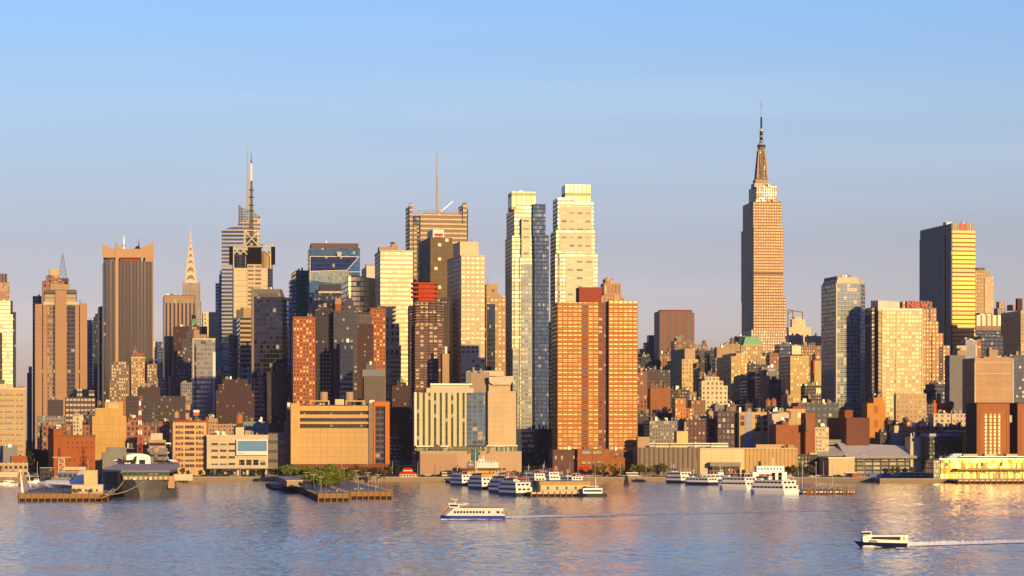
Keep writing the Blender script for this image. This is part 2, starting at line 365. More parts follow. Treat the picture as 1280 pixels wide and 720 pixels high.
# water
wm_ = bpy.data.materials.new('river_water'); wm_.use_nodes = True; t = wm_.node_tree; p = t.nodes['Principled BSDF']
p.inputs['Base Color'].default_value = (.28, .35, .37, 1); p.inputs['Roughness'].default_value = .08; p.inputs['IOR'].default_value = 1.45
tc = t.nodes.new('ShaderNodeTexCoord')
def wnoise(scale, sx, sy, det, rot=0, dist=0):
    mp = t.nodes.new('ShaderNodeMapping'); mp.inputs['Scale'].default_value = (sx, sy, 1); mp.inputs['Rotation'].default_value = (0, 0, rot)
    n = t.nodes.new('ShaderNodeTexNoise'); n.inputs['Scale'].default_value = scale; n.inputs['Detail'].default_value = det; n.inputs['Distortion'].default_value = dist
    t.links.new(tc.outputs['Object'], mp.inputs[0]); t.links.new(mp.outputs[0], n.inputs[0]); return n.outputs[0]
patch = wnoise(.006, 1, 2.5, 3, .2)
h = math_(t, 'ADD', math_(t, 'MULTIPLY', wnoise(.9, .8, 1, 4, .3), .30), math_(t, 'MULTIPLY', wnoise(.22, .7, 1, 4, -.2, .5), 1.0))
h = math_(t, 'ADD', h, math_(t, 'MULTIPLY', wnoise(.045, .5, 1, 3, .1), 1.6))
h = math_(t, 'MULTIPLY', h, math_(t, 'ADD', .55, math_(t, 'MULTIPLY', patch, .9)))
bp = t.nodes.new('ShaderNodeBump'); bp.inputs['Strength'].default_value = 1.0; bp.inputs['Distance'].default_value = .5
t.links.new(h, bp.inputs['Height']); t.links.new(bp.outputs[0], p.inputs['Normal'])
import numpy as np
def water_mesh():
    # rows get wider apart with distance, so that every wave that can be seen is real geometry
    ys = [-2000.0, 0.0, 300.0, 400.0]; y = 440.0
    while y < 1720: ys.append(y); y += max(.75, y*y*2.6e-6)
    ys = np.array(ys); NC = 1100; u = np.linspace(-1, 1, NC); u = np.concatenate([[-9000], u, [9000]])
    Yg = np.repeat(ys[:, None], NC+2, 1); half = np.maximum(ys, 440)*.222+12; Xg = np.where(np.abs(u)[None, :] > 2, u[None, :], u[None, :]*half[:, None])
    rs = np.random.RandomState(11); H = np.zeros_like(Yg)
    for k in range(56):
        lam = 1.5*(7.5/1.5)**rs.rand(); th_ = rs.normal(1.25, .75); kx, ky = 2*pi/lam*cos(th_), 2*pi/lam*sin(th_); H += lam**.9*WAVE*np.sin(kx*Xg+ky*Yg+rs.rand()*6.28+.6*np.sin(Xg*.021+Yg*.013+k))
    patchy = .75+.35*np.sin(Xg*.011+1.7*np.sin(Yg*.006))*np.sin(Yg*.017+.9*np.sin(Xg*.008)); H *= patchy; H[:4] = 0; H[:, :1] = 0; H[:, -1:] = 0
    nr, nc = Yg.shape; co = np.stack([Xg, Yg, H], -1).reshape(-1, 3).astype('f')
    i = np.arange(nr*nc).reshape(nr, nc); F_ = np.stack([i[:-1, :-1], i[:-1, 1:], i[1:, 1:], i[1:, :-1]], -1).reshape(-1, 4)
    me = bpy.data.meshes.new('water'); me.vertices.add(nr*nc); me.vertices.foreach_set('co', co.ravel()); n = len(F_)
    me.loops.add(n*4); me.loops.foreach_set('vertex_index', F_.ravel().astype('i')); me.polygons.add(n); me.polygons.foreach_set('loop_start', np.arange(0, n*4, 4, dtype='i')); me.polygons.foreach_set('loop_total', np.full(n, 4, 'i')); me.polygons.foreach_set('use_smooth', np.ones(n, bool))
    me.update(calc_edges=True); me.materials.append(wm_); o = bpy.data.objects.new('water', me); COL.objects.link(o); tag(o, kind='structure'); print('WATER', nr, nc)
WAVE = .0036
water_mesh()
# land: one sheet to the horizon, edge along the shore
landm = M('city_ground', (.09, .085, .08), .9, scale=.05); asphalt = M('asphalt', (.05, .05, .053), .9, scale=.3); walkm = M('pavement', (.3, .28, .25), .85, scale=.4)
shore = [(-9000, 1705), (GX(140, 1705), 1705), (GX(335, 1702), 1702), (GX(420, 1680), 1680), (GX(560, 1690), 1690), (GX(1000, 1675), 1675), (GX(1090, 1660), 1660), (GX(1100, 1625), 1625), (GX(1290, 1625), 1625), (9000, 1600)]
q = MB(); q.face([(x, y, 2.4) for x, y in shore]+[(30000, 45000, 2.4), (-30000, 45000, 2.4)], landm)
tag(q.build('ground'), kind='structure')
seawall = M('seawall_stone', (.36, .27, .17), .9, scale=.5)
q = MB()
for a, b in zip(shore[:-1], shore[1:]):
    q.face([(a[0], a[1], -3), (b[0], b[1], -3), (b[0], b[1], 2.4), (a[0], a[1], 2.4)], seawall)
    d = hypot(b[0]-a[0], b[1]-a[1]); n = (-(b[1]-a[1])/d, (b[0]-a[0])/d)
    P = [(a[0]-n[0]*.3, a[1]-n[1]*.3), (b[0]-n[0]*.3, b[1]-n[1]*.3), (b[0]+n[0], b[1]+n[1]), (a[0]+n[0], a[1]+n[1])]
    q.prism(P, 2.2, 2.9, concrete, bottom=True)
tag(q.build('seawall'), kind='structure')
def strip(name, y0, y1, z, m):
    q = MB(); s_ = [(x, y-1650) for x, y in [(GX(-60, 1700), 1725), (GX(1090, 1700), 1706)]]
    (xa, ya), (xb, yb) = s_; ya += 1650; yb += 1650
    q.face([(xa, ya+y0, z), (xb, yb+y0, z), (xb, yb+y1, z), (xa, ya+y1, z)], m); return tag(q.build(name), kind='structure')
strip('pavement', -14, -1, 2.408, walkm); strip('road', 1, 34, 2.404, asphalt)
q = MB()
for yy, zz in ((-1.0, 2.4), (34.0, 2.4)):
    xa, ya, xb, yb = GX(-60, 1700), 1725, GX(1090, 1700), 1706
    q.prism([(xa, ya+yy), (xb, yb+yy), (xb, yb+yy+.4), (xa, ya+yy+.4)], 2.4, 2.54, concrete)
tag(q.build('kerb'), kind='structure')
linem = M('road_paint', (.75, .73, .65), .7)
q = MB(); xa, ya, xb, yb = GX(-60, 1700), 1725, GX(1090, 1700), 1706
for lane in (8, 12, 16.8, 17.4, 23, 27):
    k = 0
    while k < 1:
        f = k+ (.004 if lane not in (16.8, 17.4) else .0105)
        X0, Y0, X1, Y1 = xa+(xb-xa)*k, ya+(yb-ya)*k+lane, xa+(xb-xa)*min(f, 1), ya+(yb-ya)*min(f, 1)+lane
        q.face([(X0, Y0, 2.409), (X1, Y1, 2.409), (X1, Y1+.18, 2.409), (X0, Y0+.18, 2.409)], linem); k += .0105
tag(q.build('road_markings'), kind='structure')
# ================================================================ FACADES
spirem = M('spire_grey', (.42, .38, .33), .6)
f_cream = F('facade_cream', (.62, .52, .36), (.05, .05, .05), 2.2, 2.7, .5, .45, blind=.35, bc=(.5, .45, .35))
f_gold = F('facade_pale_panel', (.66, .6, .45), (.5, .44, .32), 3.2, 3.6, .86, .62, .35, .4, .12, (.55, .5, .36), .03)
f_tan = F('facade_tan', (.48, .33, .2), (.05, .045, .04), 2.0, 2.7, .45, .5, blind=.3)
f_peach = F('facade_peach', (.55, .34, .22), (.05, .045, .04), 2.0, 2.8, .5, .5, blind=.3)
f_brown = F('facade_brown', (.32, .18, .11), (.03, .03, .035), 2.2, 2.7, .5, .5, blind=.25, bc=(.4, .3, .2))
f_brick = F('facade_orange_brick', (.46, .16, .045), (.07, .045, .04), 2.3, 2.8, .48, .5, blind=.28, bc=(.75, .55, .28))
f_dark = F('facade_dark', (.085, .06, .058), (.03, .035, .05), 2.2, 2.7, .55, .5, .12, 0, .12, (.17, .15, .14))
f_maroon = F('facade_shade_maroon', (.085, .035, .04), (.04, .03, .04), 2.5, 2.7, .4, .4, blind=.1)  # maroon darkened so that tower shade is put into the colour
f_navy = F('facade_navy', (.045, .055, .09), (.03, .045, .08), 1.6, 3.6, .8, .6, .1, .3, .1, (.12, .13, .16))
f_blueglass = F('glass_blue', (.14, .17, .22), (.16, .24, .36), 1.6, 3.9, .9, .62, .08, .7, .08, (.2, .24, .3), .02)
f_greyw = F('facade_grey', (.3, .28, .27), (.04, .045, .05), 2.0, 2.7, .45, .5, blind=.25, bc=(.4, .36, .3))
f_lowb = F('facade_low_brick', (.36, .16, .09), (.04, .035, .035), 3.2, 3.8, .5, .55, blind=.25)
f_vent = F('facade_striped', (.32, .2, .13), (.03, .03, .04), 3.4, 400, .55, 1.0, .12, .2, 0)
parapet_c = M('limestone_coping', (.6, .5, .38), .8); parapet_b = M('brick_coping', (.28, .15, .1), .85)
G1 = 'office towers of the midtown skyline'

# ---------------------------------------------------------------- far left
b = B('office_block', 'yellow masonry block with bands of grouped windows at the left edge of the waterfront', 1770, -30, 32, 486, F('yellow_masonry', (.56, .40, .2), wf=0), para=cream, keep=True,
      boxes=[('penthouse', cream, -8, 6, 479, 486), ('penthouse', cream, 8, 15, 479, 486), ('stair_bulkhead', brick, 22, 31, 483, 486)])
for gx in (-28, -14, 0, 9, 20): b.wins(None, cream, gx, gx+9 if gx > 0 else gx+9, 490, 590, 3, 14, .8, .5)
b.mb('roof_sign_frame').box(b.lx(0)-b.c, b.lx(6)-b.c, 2, 3, b.z(479), b.z(474), darkmetal); b.done()
B('office_tower', 'pale cream slab tower with a dark window strip behind the yellow block at left', 2500, -12, 16, 393, f_gold, tiers=[(-12, 13, 376)], boxes=[('window_strip', f_dark, -6, 3, 416, 520, -.5, 3), ('glass_flank', f_navy, 16, 20, 390, 540, 3, 25), ('glass_flank', f_navy, 13.2, 16, 376, 392, 3, 20)], clut=2)
B('apartment_tower', 'far brown tower with a ribbed crown peeking over the cream slab at the left edge', 2950, -14, 12, 353, f_peach, tiers=[(-10, 9, 342, f_vent)])
B('office_tower', 'dark narrow tower with orange cap at the end of the street canyon', 2700, 34, 40, 466, f_navy, tiers=[(36, 40, 458, f_peach)])
B('office_tower', 'dark blue glass tower edging out left of the brown shafted tower', 2900, 41, 52, 370, f_navy, clut=2)
# Brown tower with four plain shafts
st = F('brown_shaft', (.47, .29, .17), wf=0, dirt=.14)
b = Bd('office_tower', 'brown stone tower with plain vertical shafts, a dark capped top and a terraced crown', 'building', 2450, 44, 109)
f_ws = F('brown_windows', (.4, .25, .15), (.06, .05, .045), 2.2, 3.9, .5, .55, blind=.2); f_dk = F('dark_window_strip', (.12, .1, .12), (.03, .035, .05), 4, 3.9, .85, .6, .1, .3, .1)
b.box('wall', f_ws, 44, 109, 381, d=34, y0=1.5)
for x0, x1, yt in ((44, 52.5, 380), (54, 58, 381), (69, 83, 363), (94, 98.5, 380), (100, 109, 379)): b.box('shaft', st, x0, x1, yt, d=6)
for x0, x1 in ((52.5, 54), (66.5, 69), (84, 93.5), (98.5, 100)): b.box('window_strip', f_dk, x0, x1, 382, y0=.8, d=4)
b.box('upper_storeys', f_dk, 55.5, 96, 367, 381, y0=3, d=28); b.box('upper_storeys', F('tan_band', (.45, .3, .18), (.05, .05, .05), 60, 4, 1, .45), 56, 69, 368, 381, y0=2.2, d=1); b.box('upper_storeys', MATS['tan_band'], 83, 95, 368, 381, y0=2.2, d=1)
b.box('crown', darkmetal, 55.5, 96, 362, 366.5, y0=2, d=30); b.box('terrace', cream, 54.5, 67, 377, 381, y0=-.5, d=3); b.box('terrace', cream, 83, 96.5, 377, 381, y0=-.5, d=3)
b.box('penthouse', tan, 63, 87, 355, 362, y0=5, d=16); b.clutter(4, 62, 95, 362, 3, d=8); b.mast('antenna', darkmetal, 100, 374, 379); b.done()
b = B('office_tower', 'red and gold stepped tower top with a lattice radio mast behind the brown shafted tower', 2800, 53, 86, 351, F('redgold', (.42, .2, .1), (.05, .04, .05), 6, 5, .5, .6, blind=.3), tiers=[(58, 74, 344), (62, 74, 336, F('pale_top', (.7, .5, .3), wf=0))], boxes=[('mast_base', f_dk, 73, 86, 347.5, 352, 3, 10)], keep=True)
latm = M('lattice_steel', (.2, .2, .22), .8); mb = b.mb('lattice_mast'); r0 = 4.2; zb, zt = b.z(347), b.z(315); X = b.lx(78.5)-b.c; Yy = 8
for sx, sy in ((-1, -1), (1, -1), (1, 1), (-1, 1)):
    mb.bar((X+sx*r0, Yy+sy*r0, zb), (X+sx*1.9, Yy+sy*1.9, zb+(zt-zb)*.62), .2, latm); mb.bar((X+sx*1.9, Yy+sy*1.9, zb+(zt-zb)*.62), (X, Yy, zt), .16, latm)
for k in range(6):
    f0, f1 = k/6, (k+1)/6; ra = 4.2+(.6-4.2)*f0**.8; rb = 4.2+(.6-4.2)*f1**.8; za, zc = zb+(zt-zb)*.9*f0, zb+(zt-zb)*.9*f1; y_ = -1
    mb.bar((X-ra, Yy+y_*ra, za), (X+rb, Yy+y_*rb, zc), .17, latm); mb.bar((X+ra, Yy+y_*ra, za), (X-rb, Yy+y_*rb, zc), .17, latm); mb.bar((X-ra, Yy+y_*ra, za), (X+ra, Yy+y_*ra, za), .17, latm)
b.done()
B('office_tower', 'far hazy blue tower just right of the brown shafted tower', 3300, 109, 118, 400, f_blueglass, clut=1)
B('office_tower', 'far hazy blue tower with a notched top left of the horned tower', 3250, 117, 125, 396, f_navy, tiers=[(119, 124, 392)])
B('apartment_tower', 'thin brick tower with lit orange edge hugging the left side of the horned tower', 2750, 124, 130, 386, f_brick, tiers=[(124, 128.5, 383, f_dark)], xl=122)
# Horned tower
hs_ = F('bronze_stripes', (.12, .08, .065), (.055, .045, .05), 3.4, 400, .55, 1, .12, .4, 0, (.12, .09, .07), .015)
gst = M('gold_granite', (.50, .31, .16), .6, dirt=.1)
b = Bd('office_tower', 'dark bronze striped tower crowned by horned golden corner walls', 'building', 2600, 132, 192, xl=128)
b.box('wall', hs_, 132, 192, 326, y0=.5, xl=128, d=36); D = b.dep
b.box('pillar', gst, 144, 148, 306, d=4, y0=-.8)
b.box('pillar', gst, 190.6, 192, 326, d=4, y0=-.3); b.box('pillar', f_navy, 129.5, 132, 324, d=4, y0=-.2)
b.box('crown', M('red_lit_recess', (.35, .1, .05), .8), 150, 176, 322, 327, y0=3, d=20); b.box('crown', f_dark, 133, 144, 322, 327, y0=4, d=20)  # red light in the crown openings is put into the recess colour
for x0, x1 in ((176, 177), (181.5, 192)): b.box('crown', gst, x0, x1, 321, 327, y0=0, d=30)
b.poly('horned_crown', gst, [(128, 305), (128, 322), (144, 322), (144, 311.5), (139, 311)], 2, y0=.2); b.poly('horned_crown', gst, [(144, 302), (144, 322), (192, 322), (192, 302), (176, 311), (152, 311)], 2.2, y0=-.9)
b.poly('horned_crown', gst, [(131, 306), (131, 322), (186, 322), (186, 306), (176, 311), (139, 311)], 2, y0=33)
x = b.lx(132)-b.c; b.mb('horned_crown').box(x-.2, x+2, 2.4, 32, b.z(322), b.z(311.5), gst)
x = b.lx(191.2)-b.c; b.mb('horned_crown').box(x-2, x, 2.4, 32, b.z(322), b.z(309), gst)
b.mast('antenna', palemetal, 155, 294, 311, .7, .1); b.mast('antenna', darkmetal, 173.5, 298, 311, 1, .1); b.mb('antenna').cyl(b.lx(155)-b.c, 10, b.z(307), b.z(304), 1.8, palemetal); b.mb('antenna').cyl(b.lx(173)-b.c, 10, b.z(311), b.z(306), 4.5, darkmetal, 1)
b.done()
# low rows on the left
B('office_building', 'grey-brown loft building with rows of pale lit windows below the brown shafted tower', 2150, 82, 119, 497, F('lit_lofts', (.13, .085, .08), (.3, .27, .26), 3.0, 4.2, .75, .42, .3, 0, .4, (.5, .38, .33)), tiers=[(96, 103, 486), (111, 118, 495)], clut=6)
B('office_building', 'low slate grey building with rooftop units at the foot of the brown shafted tower', 2060, 47, 82, 520, f_greyw, tiers=[(60, 79, 500, f_dark)], clut=7)
B('warehouse', 'long low grey block with a row of roof vents left of the orange brick building', 1960, 50, 84, 532, f_dark, clut=8)
B('apartment_building', 'small orange and cream rooftop block standing behind the orange brick building', 1900, 91, 103, 519, f_cream, tiers=[(93, 100, 517)], clut=3)
b = B('warehouse', 'orange brick warehouse with few small windows facing the museum pier', 1775, 67, 119, 545, brick, xl=60, para=parapet_b, keep=True, clut=9, tiers=[(67, 79, 537)], boxes=[('vent_shaft', wood, 83, 89, 539, 545)], tanks=[(80, 529, 537, 5)])
b.wins(None, dbrick, 82, 117, 550, 562, 6, 2, .25, .3); b.wins(None, dbrick, 70, 117, 570, 590, 7, 2, .2, .25); b.done()
B('apartment_building', 'low brick row with mixed chimneys above the orange warehouse', 1900, 53, 112, 531, f_lowb, clut=14, tiers=[(60, 66, 527), (98, 107, 525)])
b = B('hotel_building', 'mustard yellow blank walled building stepping up at its centre', 1900, 115, 158, 520, panel('mustard_stucco', (.60, .40, .15), 5, 5), tiers=[(119, 154, 510), (131, 154, 502)], keep=True, boxes=[('sign_panel', M('pale_sign', (.7, .55, .3), .7), 135, 147.5, 505, 510.5, 2, .4)], clut=4)
b.tank(124, 500, 508, 6); b.done()
B('garage', 'grey rendered garage block with stepped parapet in front of the mustard building', 1815, 128, 169, 566, gray, tiers=[(134, 158, 559), (158, 168, 560)], clut=3)
b = Bd('hotel', 'old three winged masonry hotel with a tall central gold lit tower', 'building', 2300, 137, 208)
fh = F('hotel_masonry', (.32, .23, .17), (.05, .045, .04), 2.1, 2.8, .45, .5, blind=.5, bc=(.75, .65, .5))
b.box('wall', fh, 137, 208, 476, y0=6, d=20)
b.box('wing', fh, 139, 161, 456, y0=2, d=26); b.box('wing', fh, 141.5, 158, 452, 457, y0=4, d=14); b.box('wing', fh, 184, 204, 455, y0=2, d=26); b.box('wing', fh, 184, 208, 472, y0=0, d=20); b.box('wing', fh, 137, 160, 473, y0=0, d=20)
b.box('wing', F('hotel_gold', (.5, .34, .2), (.06, .05, .05), 2.1, 2.8, .4, .5, blind=.5, bc=(.75, .65, .5)), 164, 181, 446, y0=0, d=24); b.box('crown', M('rust_crown', (.35, .16, .1)), 165, 179.5, 441, 446, y0=2, d=18)
b.mb('cornice').box(b.lx(163.4)-b.c, b.lx(181.8)-b.c, -.6, 24.5, b.z(447.5), b.z(446.3), cream)
b.mast('flagpole', redm, 169, 431, 441, .3, .1); b.mast('flagpole', darkmetal, 172, 434, 441, .3, .1); b.clutter(6, 165, 180, 441, 5, d=8); b.done()
B('office_building', 'wide dark brown loft building filling the block left of the tank topped offices', 2050, 158, 232, 495, f_dark, tiers=[(173, 200, 484, M('brown_cap', (.12, .08, .08))), ], clut=12, boxes=[('stair_bulkhead', M('orange_bulkhead', (.4, .2, .1)), 152, 160, 495, 530, 1, 10)])
B('apartment_building', 'brown low building with small windows under the wide dark loft building', 1930, 158, 200, 528, f_lowb, clut=10, tiers=[(160, 172, 522)])
B('apartment_building', 'narrow dark brick tenement just left of the tank topped offices', 1830, 197, 212, 528, f_lowb, para=parapet_b, clut=2)
B('office_tower', 'slim blue glass tower seen between the horned tower and the pinkish striped tower', 3000, 193, 204, 434, f_blueglass, tiers=[(194, 203, 427)])
B('office_tower', 'far pale yellow topped building between the horned tower and the striped tower', 3500, 192, 205, 427, f_gold)
fst = F('pink_piers', (.46, .29, .2), (.04, .04, .055), 4.4, 400, .45, 1, .12, .3, 0)
b = B('office_tower', 'pinkish tower with strong vertical piers and a dark slotted top', 2800, 205.5, 245, 369, fst, xl=203.5, boxes=[('crown_band', F('crown_slots', (.46, .29, .2), (.02, .02, .03), 4.4, 22, .55, .75, .3), 205.5, 243, 370, 379, -.4, 3)], clut=2)
b = Bd('office_tower', 'grey stepped art deco tower topped by a small glass globe', 'building', 2600, 212, 270)
fpg = F('deco_grey', (.12, .1, .11), (.04, .045, .06), 2.4, 3.5, .45, .5, blind=.25, bc=(.6, .55, .5))
for k, (x0, x1, yt) in enumerate(((212, 262, 470), (216, 260, 452), (222, 257, 438), (227, 254, 424), (232, 250, 414), (236, 249, 405))): b.box('wall', fpg, x0, x1, yt, (490, 472, 454, 440, 426, 416)[k] if k else None, y0=2*k, d=34-4*k)
x = b.lx(242.8)-b.c; mb = b.mb('clock_lantern'); mb.cyl(x, 17, b.z(405), b.z(400), 3.6, teal, 3); mb.cyl(x, 17, b.z(400), b.z(397.5), 2.6, teal, 2)
gb = b.mb('globe')
for k in range(6):
    a0, a1 = -pi/2+k*pi/6, -pi/2+(k+1)*pi/6; gb.cyl(x, 17, b.z(394.8)+2.4*sin(a0), b.z(394.8)+2.4*sin(a1), max(.05, 2.4*cos(a0)), darkmetal, max(.05, 2.4*cos(a1)), 12)
b.done()
B('office_tower', 'dark maroon slab behind the stepped globe topped tower', 2720, 217, 259, 408, f_maroon, clut=3)
b = Bd('office_tower', 'grey gridded office slab with pale bright edges in front of the globe topped tower', 'building', 2200, 241, 269, xl=239)
fgo = F('grey_grid', (.36, .34, .31), (.22, .22, .21), 3.1, 3.9, .88, .62, .15, .6, .1, (.4, .38, .33), .012)
b.box('wall', fgo, 241, 269, 424, para=cream); b.box('edge_pier', cream, 240.7, 242, 424, d=2, y0=-.6); b.box('edge_pier', white, 266, 269.3, 440, d=2, y0=-.7)
b.box('louvre', darkmetal, 251, 258, 426.5, 430, y0=-.4, d=1); b.box('window_strip', f_dk, 243, 245.5, 432, 500, y0=-.5, d=1); b.box('penthouse', st, 242, 249, 412, 424, y0=3, d=12); b.box('penthouse', f_tan, 249, 258, 418, 424, y0=4, d=12); b.clutter(3, 250, 266, 424, 4); b.done()
B('apartment_building', 'grey masonry shoulder building left of the gridded grey slab', 2150, 226, 240, 478, f_greyw, clut=3)
B('office_tower', 'pale yellow tower with three columns of small windows right of the crystal-steeple skyscraper', 3050, 254, 274, 390, F('yellow_three', (.74, .66, .44), (.08, .08, .07), 5, 4.6, .3, .5, blind=.1), xl=252.5)
b = Bd('apartment_tower', 'gold masonry tower with a green pyramid roof beside the grey gridded slab', 'building', 2450, 270, 280)
b.box('wall', f_tan, 268.5, 280, 455, d=12); A, Bx = b.lx(269)-b.c, b.lx(279.3)-b.c
b.mb('roof').prism([(A, 0), (Bx, 0), (Bx, 11), (A, 11)], b.z(455), b.z(437), teal, taper=[(A+2.8, 4), (Bx-2.8, 4), (Bx-2.8, 7), (A+2.8, 7)]); b.clutter(1, 271, 277, 437); b.done()
B('apartment_building', 'narrow brown tenement tower below the green pyramid roof', 2150, 268.5, 282, 474, f_dark, clut=3, tiers=[(270, 276, 468)])

# ---------------------------------------------------------------- Chrysler-like steeple tower
b = Bd('skyscraper', 'art deco skyscraper with a tiered arched steel crown tapering to a needle', 'building', 3900, 228, 251)
ch = F('deco_white', (.45, .4, .36), (.06, .055, .06), 3.2, 4, .4, .5, blind=.2); steel = M('crown_steel', (.5, .43, .34), .45, .15, dirt=.25, scale=.4); cd = M('crown_window', (.16, .1, .06), .4)
b.box('wall', ch, 228.5, 252, 376, d=26); b.box('wall', ch, 230.5, 250, 354, 377, y0=2, d=23)
cx = b.lx(238.3, 3)-b.c
def hw(yt): return {358: 8.6, 348: 7.3, 338: 6.3, 328: 5.1, 320: 3.9, 312: 2.7, 304: 1.7, 297: 1}[yt]
prev = None
for k, yt in enumerate((358, 348, 338, 328, 320, 312, 304, 297)):
    wd = hw(yt)*3900/FP; nx = (348, 338, 328, 320, 312, 304, 297, 291)[k]; z0, z1 = b.z(yt+8), b.z(nx); mb = b.mb('crown'); hd = wd
    # arched gable plate on front, box core
    prof = [(-wd, z0)]+[(wd*-cos(a*pi/8), z0+(z1-z0)*(.35+.65*sin(a*pi/8))) for a in range(9)]+[(wd, z0)]
    inn = [(x_*.74, z0+(z_-z0)*.72) for x_, z_ in prof]
    for i in range(len(prof)-1): mb.face([(cx+prof[i][0], 13-hd, prof[i][1]), (cx+inn[i][0], 13-hd, inn[i][1]), (cx+inn[i+1][0], 13-hd, inn[i+1][1]), (cx+prof[i+1][0], 13-hd, prof[i+1][1])], steel)
    b.mb('crown_recess').face([(cx+x_, 13-hd+.02, z_) for x_, z_ in reversed(inn)], cd)
    mb.face([(cx+x_, 13+hd, z_) for x_, z_ in prof], steel)
    for i in range(len(prof)-1):
        (xa, za), (xb, zb_) = prof[i], prof[i+1]; mb.face([(cx+xa, 13-hd, za), (cx+xb, 13-hd, zb_), (cx+xb, 13+hd, zb_), (cx+xa, 13+hd, za)], steel)
    if k < 6:
        wb = b.mb('crown_windows')
        for a in range(1, 6):
            an = a*pi/6; xx, zz = -wd*.72*cos(an), z0+(z1-z0)*(.3+.5*sin(an)); sz = wd*.13
            wb.face([(cx+xx+sz, 13-hd-.25, zz), (cx+xx, 13-hd-.25, zz+sz*2.6), (cx+xx-sz, 13-hd-.25, zz)], steel)
b.mb('arched_bay').box(cx-5.5, cx+5.5, 1.2, 3, b.z(376), b.z(356), ch); mb = b.mb('spire'); mb.bar((cx, 13, b.z(300)), (cx, 13, b.z(288)), 1.3, steel, .15)
mb.bar((cx, 13, b.z(312)), (cx, 13, b.z(298)), 2, steel, 1.1); b.mb('spire').bar((cx, 13, b.z(290)), (cx, 13, b.z(282)), .18, steel, .08)
for px_ in (229, 249.5): b.box('corner_turret', ch, px_-1, px_+1, 352, 376, y0=1, d=4)
b.done()

# ---------------------------------------------------------------- crystal skyscraper and sign crowned tower
bg_ = F('crystal_glass', (.5, .5, .52), (.2, .25, .34), 40, 4.3, 1, .58, .12, .7, .05, (.4, .42, .45), .012)
b = Bd('skyscraper', 'faceted glass skyscraper with slanted crystal top and tall white spire', 'building', 3000, 277, 325, xl=276)
X = lambda px, y=0: b.lx(px, y)-b.c
mb = b.mb('wall'); P = [(X(277), 0), (X(304), -3), (X(304), 34), (X(279), 34)]
mb.prism(P, 0, 0, bg_, zt=[b.z(288), b.z(279), b.z(282), b.z(290)])
P = [(X(297.5), 1), (X(312), -2), (X(325.3), 2), (X(325.3), 36), (X(299), 36)]
mb.prism(P, 0, 0, F('crystal_glass_warm', (.62, .52, .36), (.34, .33, .32), 3, 4.3, .9, .6, .12, .6, .15, (.6, .5, .35), .012), zt=[b.z(279), b.z(274), b.z(268), b.z(266), b.z(272)])
P = [(X(298), 1.5), (X(303.5), 0), (X(311), 0), (X(324), 2.5), (X(324), 30), (X(300), 30)]
b.mb('crystal_top').prism(P, b.z(282), 0, F('crystal_screen', (.45, .47, .5), (.25, .3, .38), 3, 3, .85, .85, .1, .5, .1, (.4, .4, .4), .03), zt=[b.z(255), b.z(260), b.z(262), b.z(268), b.z(268), b.z(258)])
b.mast('spire', spirem, 309.7, 212, 262, 1.8, .9, y0=8); b.mast('spire', spirem, 309.6, 175, 212, .9, .25, y0=8)
b.clutter(3, 300, 322, 268, 8, m=palemetal); b.done()
B('office_tower', 'slim pale glass tower stepping down left of the faceted glass skyscraper', 3100, 269.5, 279, 354, f_blueglass, tiers=[(274, 279, 343), (275.5, 278, 338, f_tan)])
b = Bd('office_tower', 'cream clad tower with a framed screen crown and a dark banded mast', 'building', 2750, 292, 335, xl=290)
cr4 = F('cream_clad', (.7, .6, .4), (.35, .3, .22), 60, 5.5, 1, .12, .4, .0, .0, dirt=.1)
b.box('wall', cr4, 292, 334.5, 335, d=34); b.box('window_bays', F('brown_bays', (.65, .55, .36), (.18, .13, .08), 9, 4.4, .8, .45, .15, .3, .2), 309, 327, 330, d=1.5, y0=-1)
b.box('glass_flank', f_navy, 334.5, 341, 336, d=26, y0=5)
b.box('crown', M('drum_gold', (.42, .3, .17), .6), 294, 340, 314, 336, y0=5, d=24); b.mb('crown').cyl(X(299, 4), 8, b.z(335), b.z(315), 7, f_navy, n=16); b.mb('crown').cyl(X(333, 4), 8, b.z(335), b.z(315), 7, M('drum_gold', (.5, .4, .2)), n=16)
scr = M('dark_screen', (.022, .015, .02), .9, dirt=.4, scale=.5)
b.box('billboard_screen', scr, 310, 327, 309, 330, y0=-2.5, d=2); b.box('billboard_screen', scr, 287, 291.5, 308, 330, y0=2, d=14); b.box('billboard_screen', scr, 339.5, 344, 307, 330, y0=2, d=14)
fr = M('pale_frame', (.62, .56, .42), .6); fb = b.mb('steel_frame')
def frame(mb, b, m, segs, r, y): 
    for (x0, y0_), (x1, y1_) in segs: mb.bar((b.lx(x0, y)-b.c, y, b.z(y0_)), (b.lx(x1, y)-b.c, y, b.z(y1_)), r, m)
frame(fb, b, fr, [((292, 308), (292, 336)), ((338, 307), (338, 336)), ((292, 309), (344, 307)), ((292, 309), (300, 318)), ((300, 309), (292, 318)), ((300, 309), (309, 318)), ((309, 309), (300, 318)), ((330, 311), (338, 320)), ((306, 288), (306, 309)), ((323, 288), (323, 309)), ((306, 288), (323, 288)), ((306, 308), (323, 308)), ((306, 289), (323, 307)), ((323, 289), (306, 307))], .55, -.5)
frame(fb, b, fr, [((306, 288), (306, 309)), ((323, 288), (323, 309)), ((306, 288), (323, 288)), ((306, 289), (323, 307))], .5, 13)
for px_ in (306, 323): fb.bar((X(px_), -.5, b.z(288)), (X(px_), 13, b.z(288)), .5, fr)
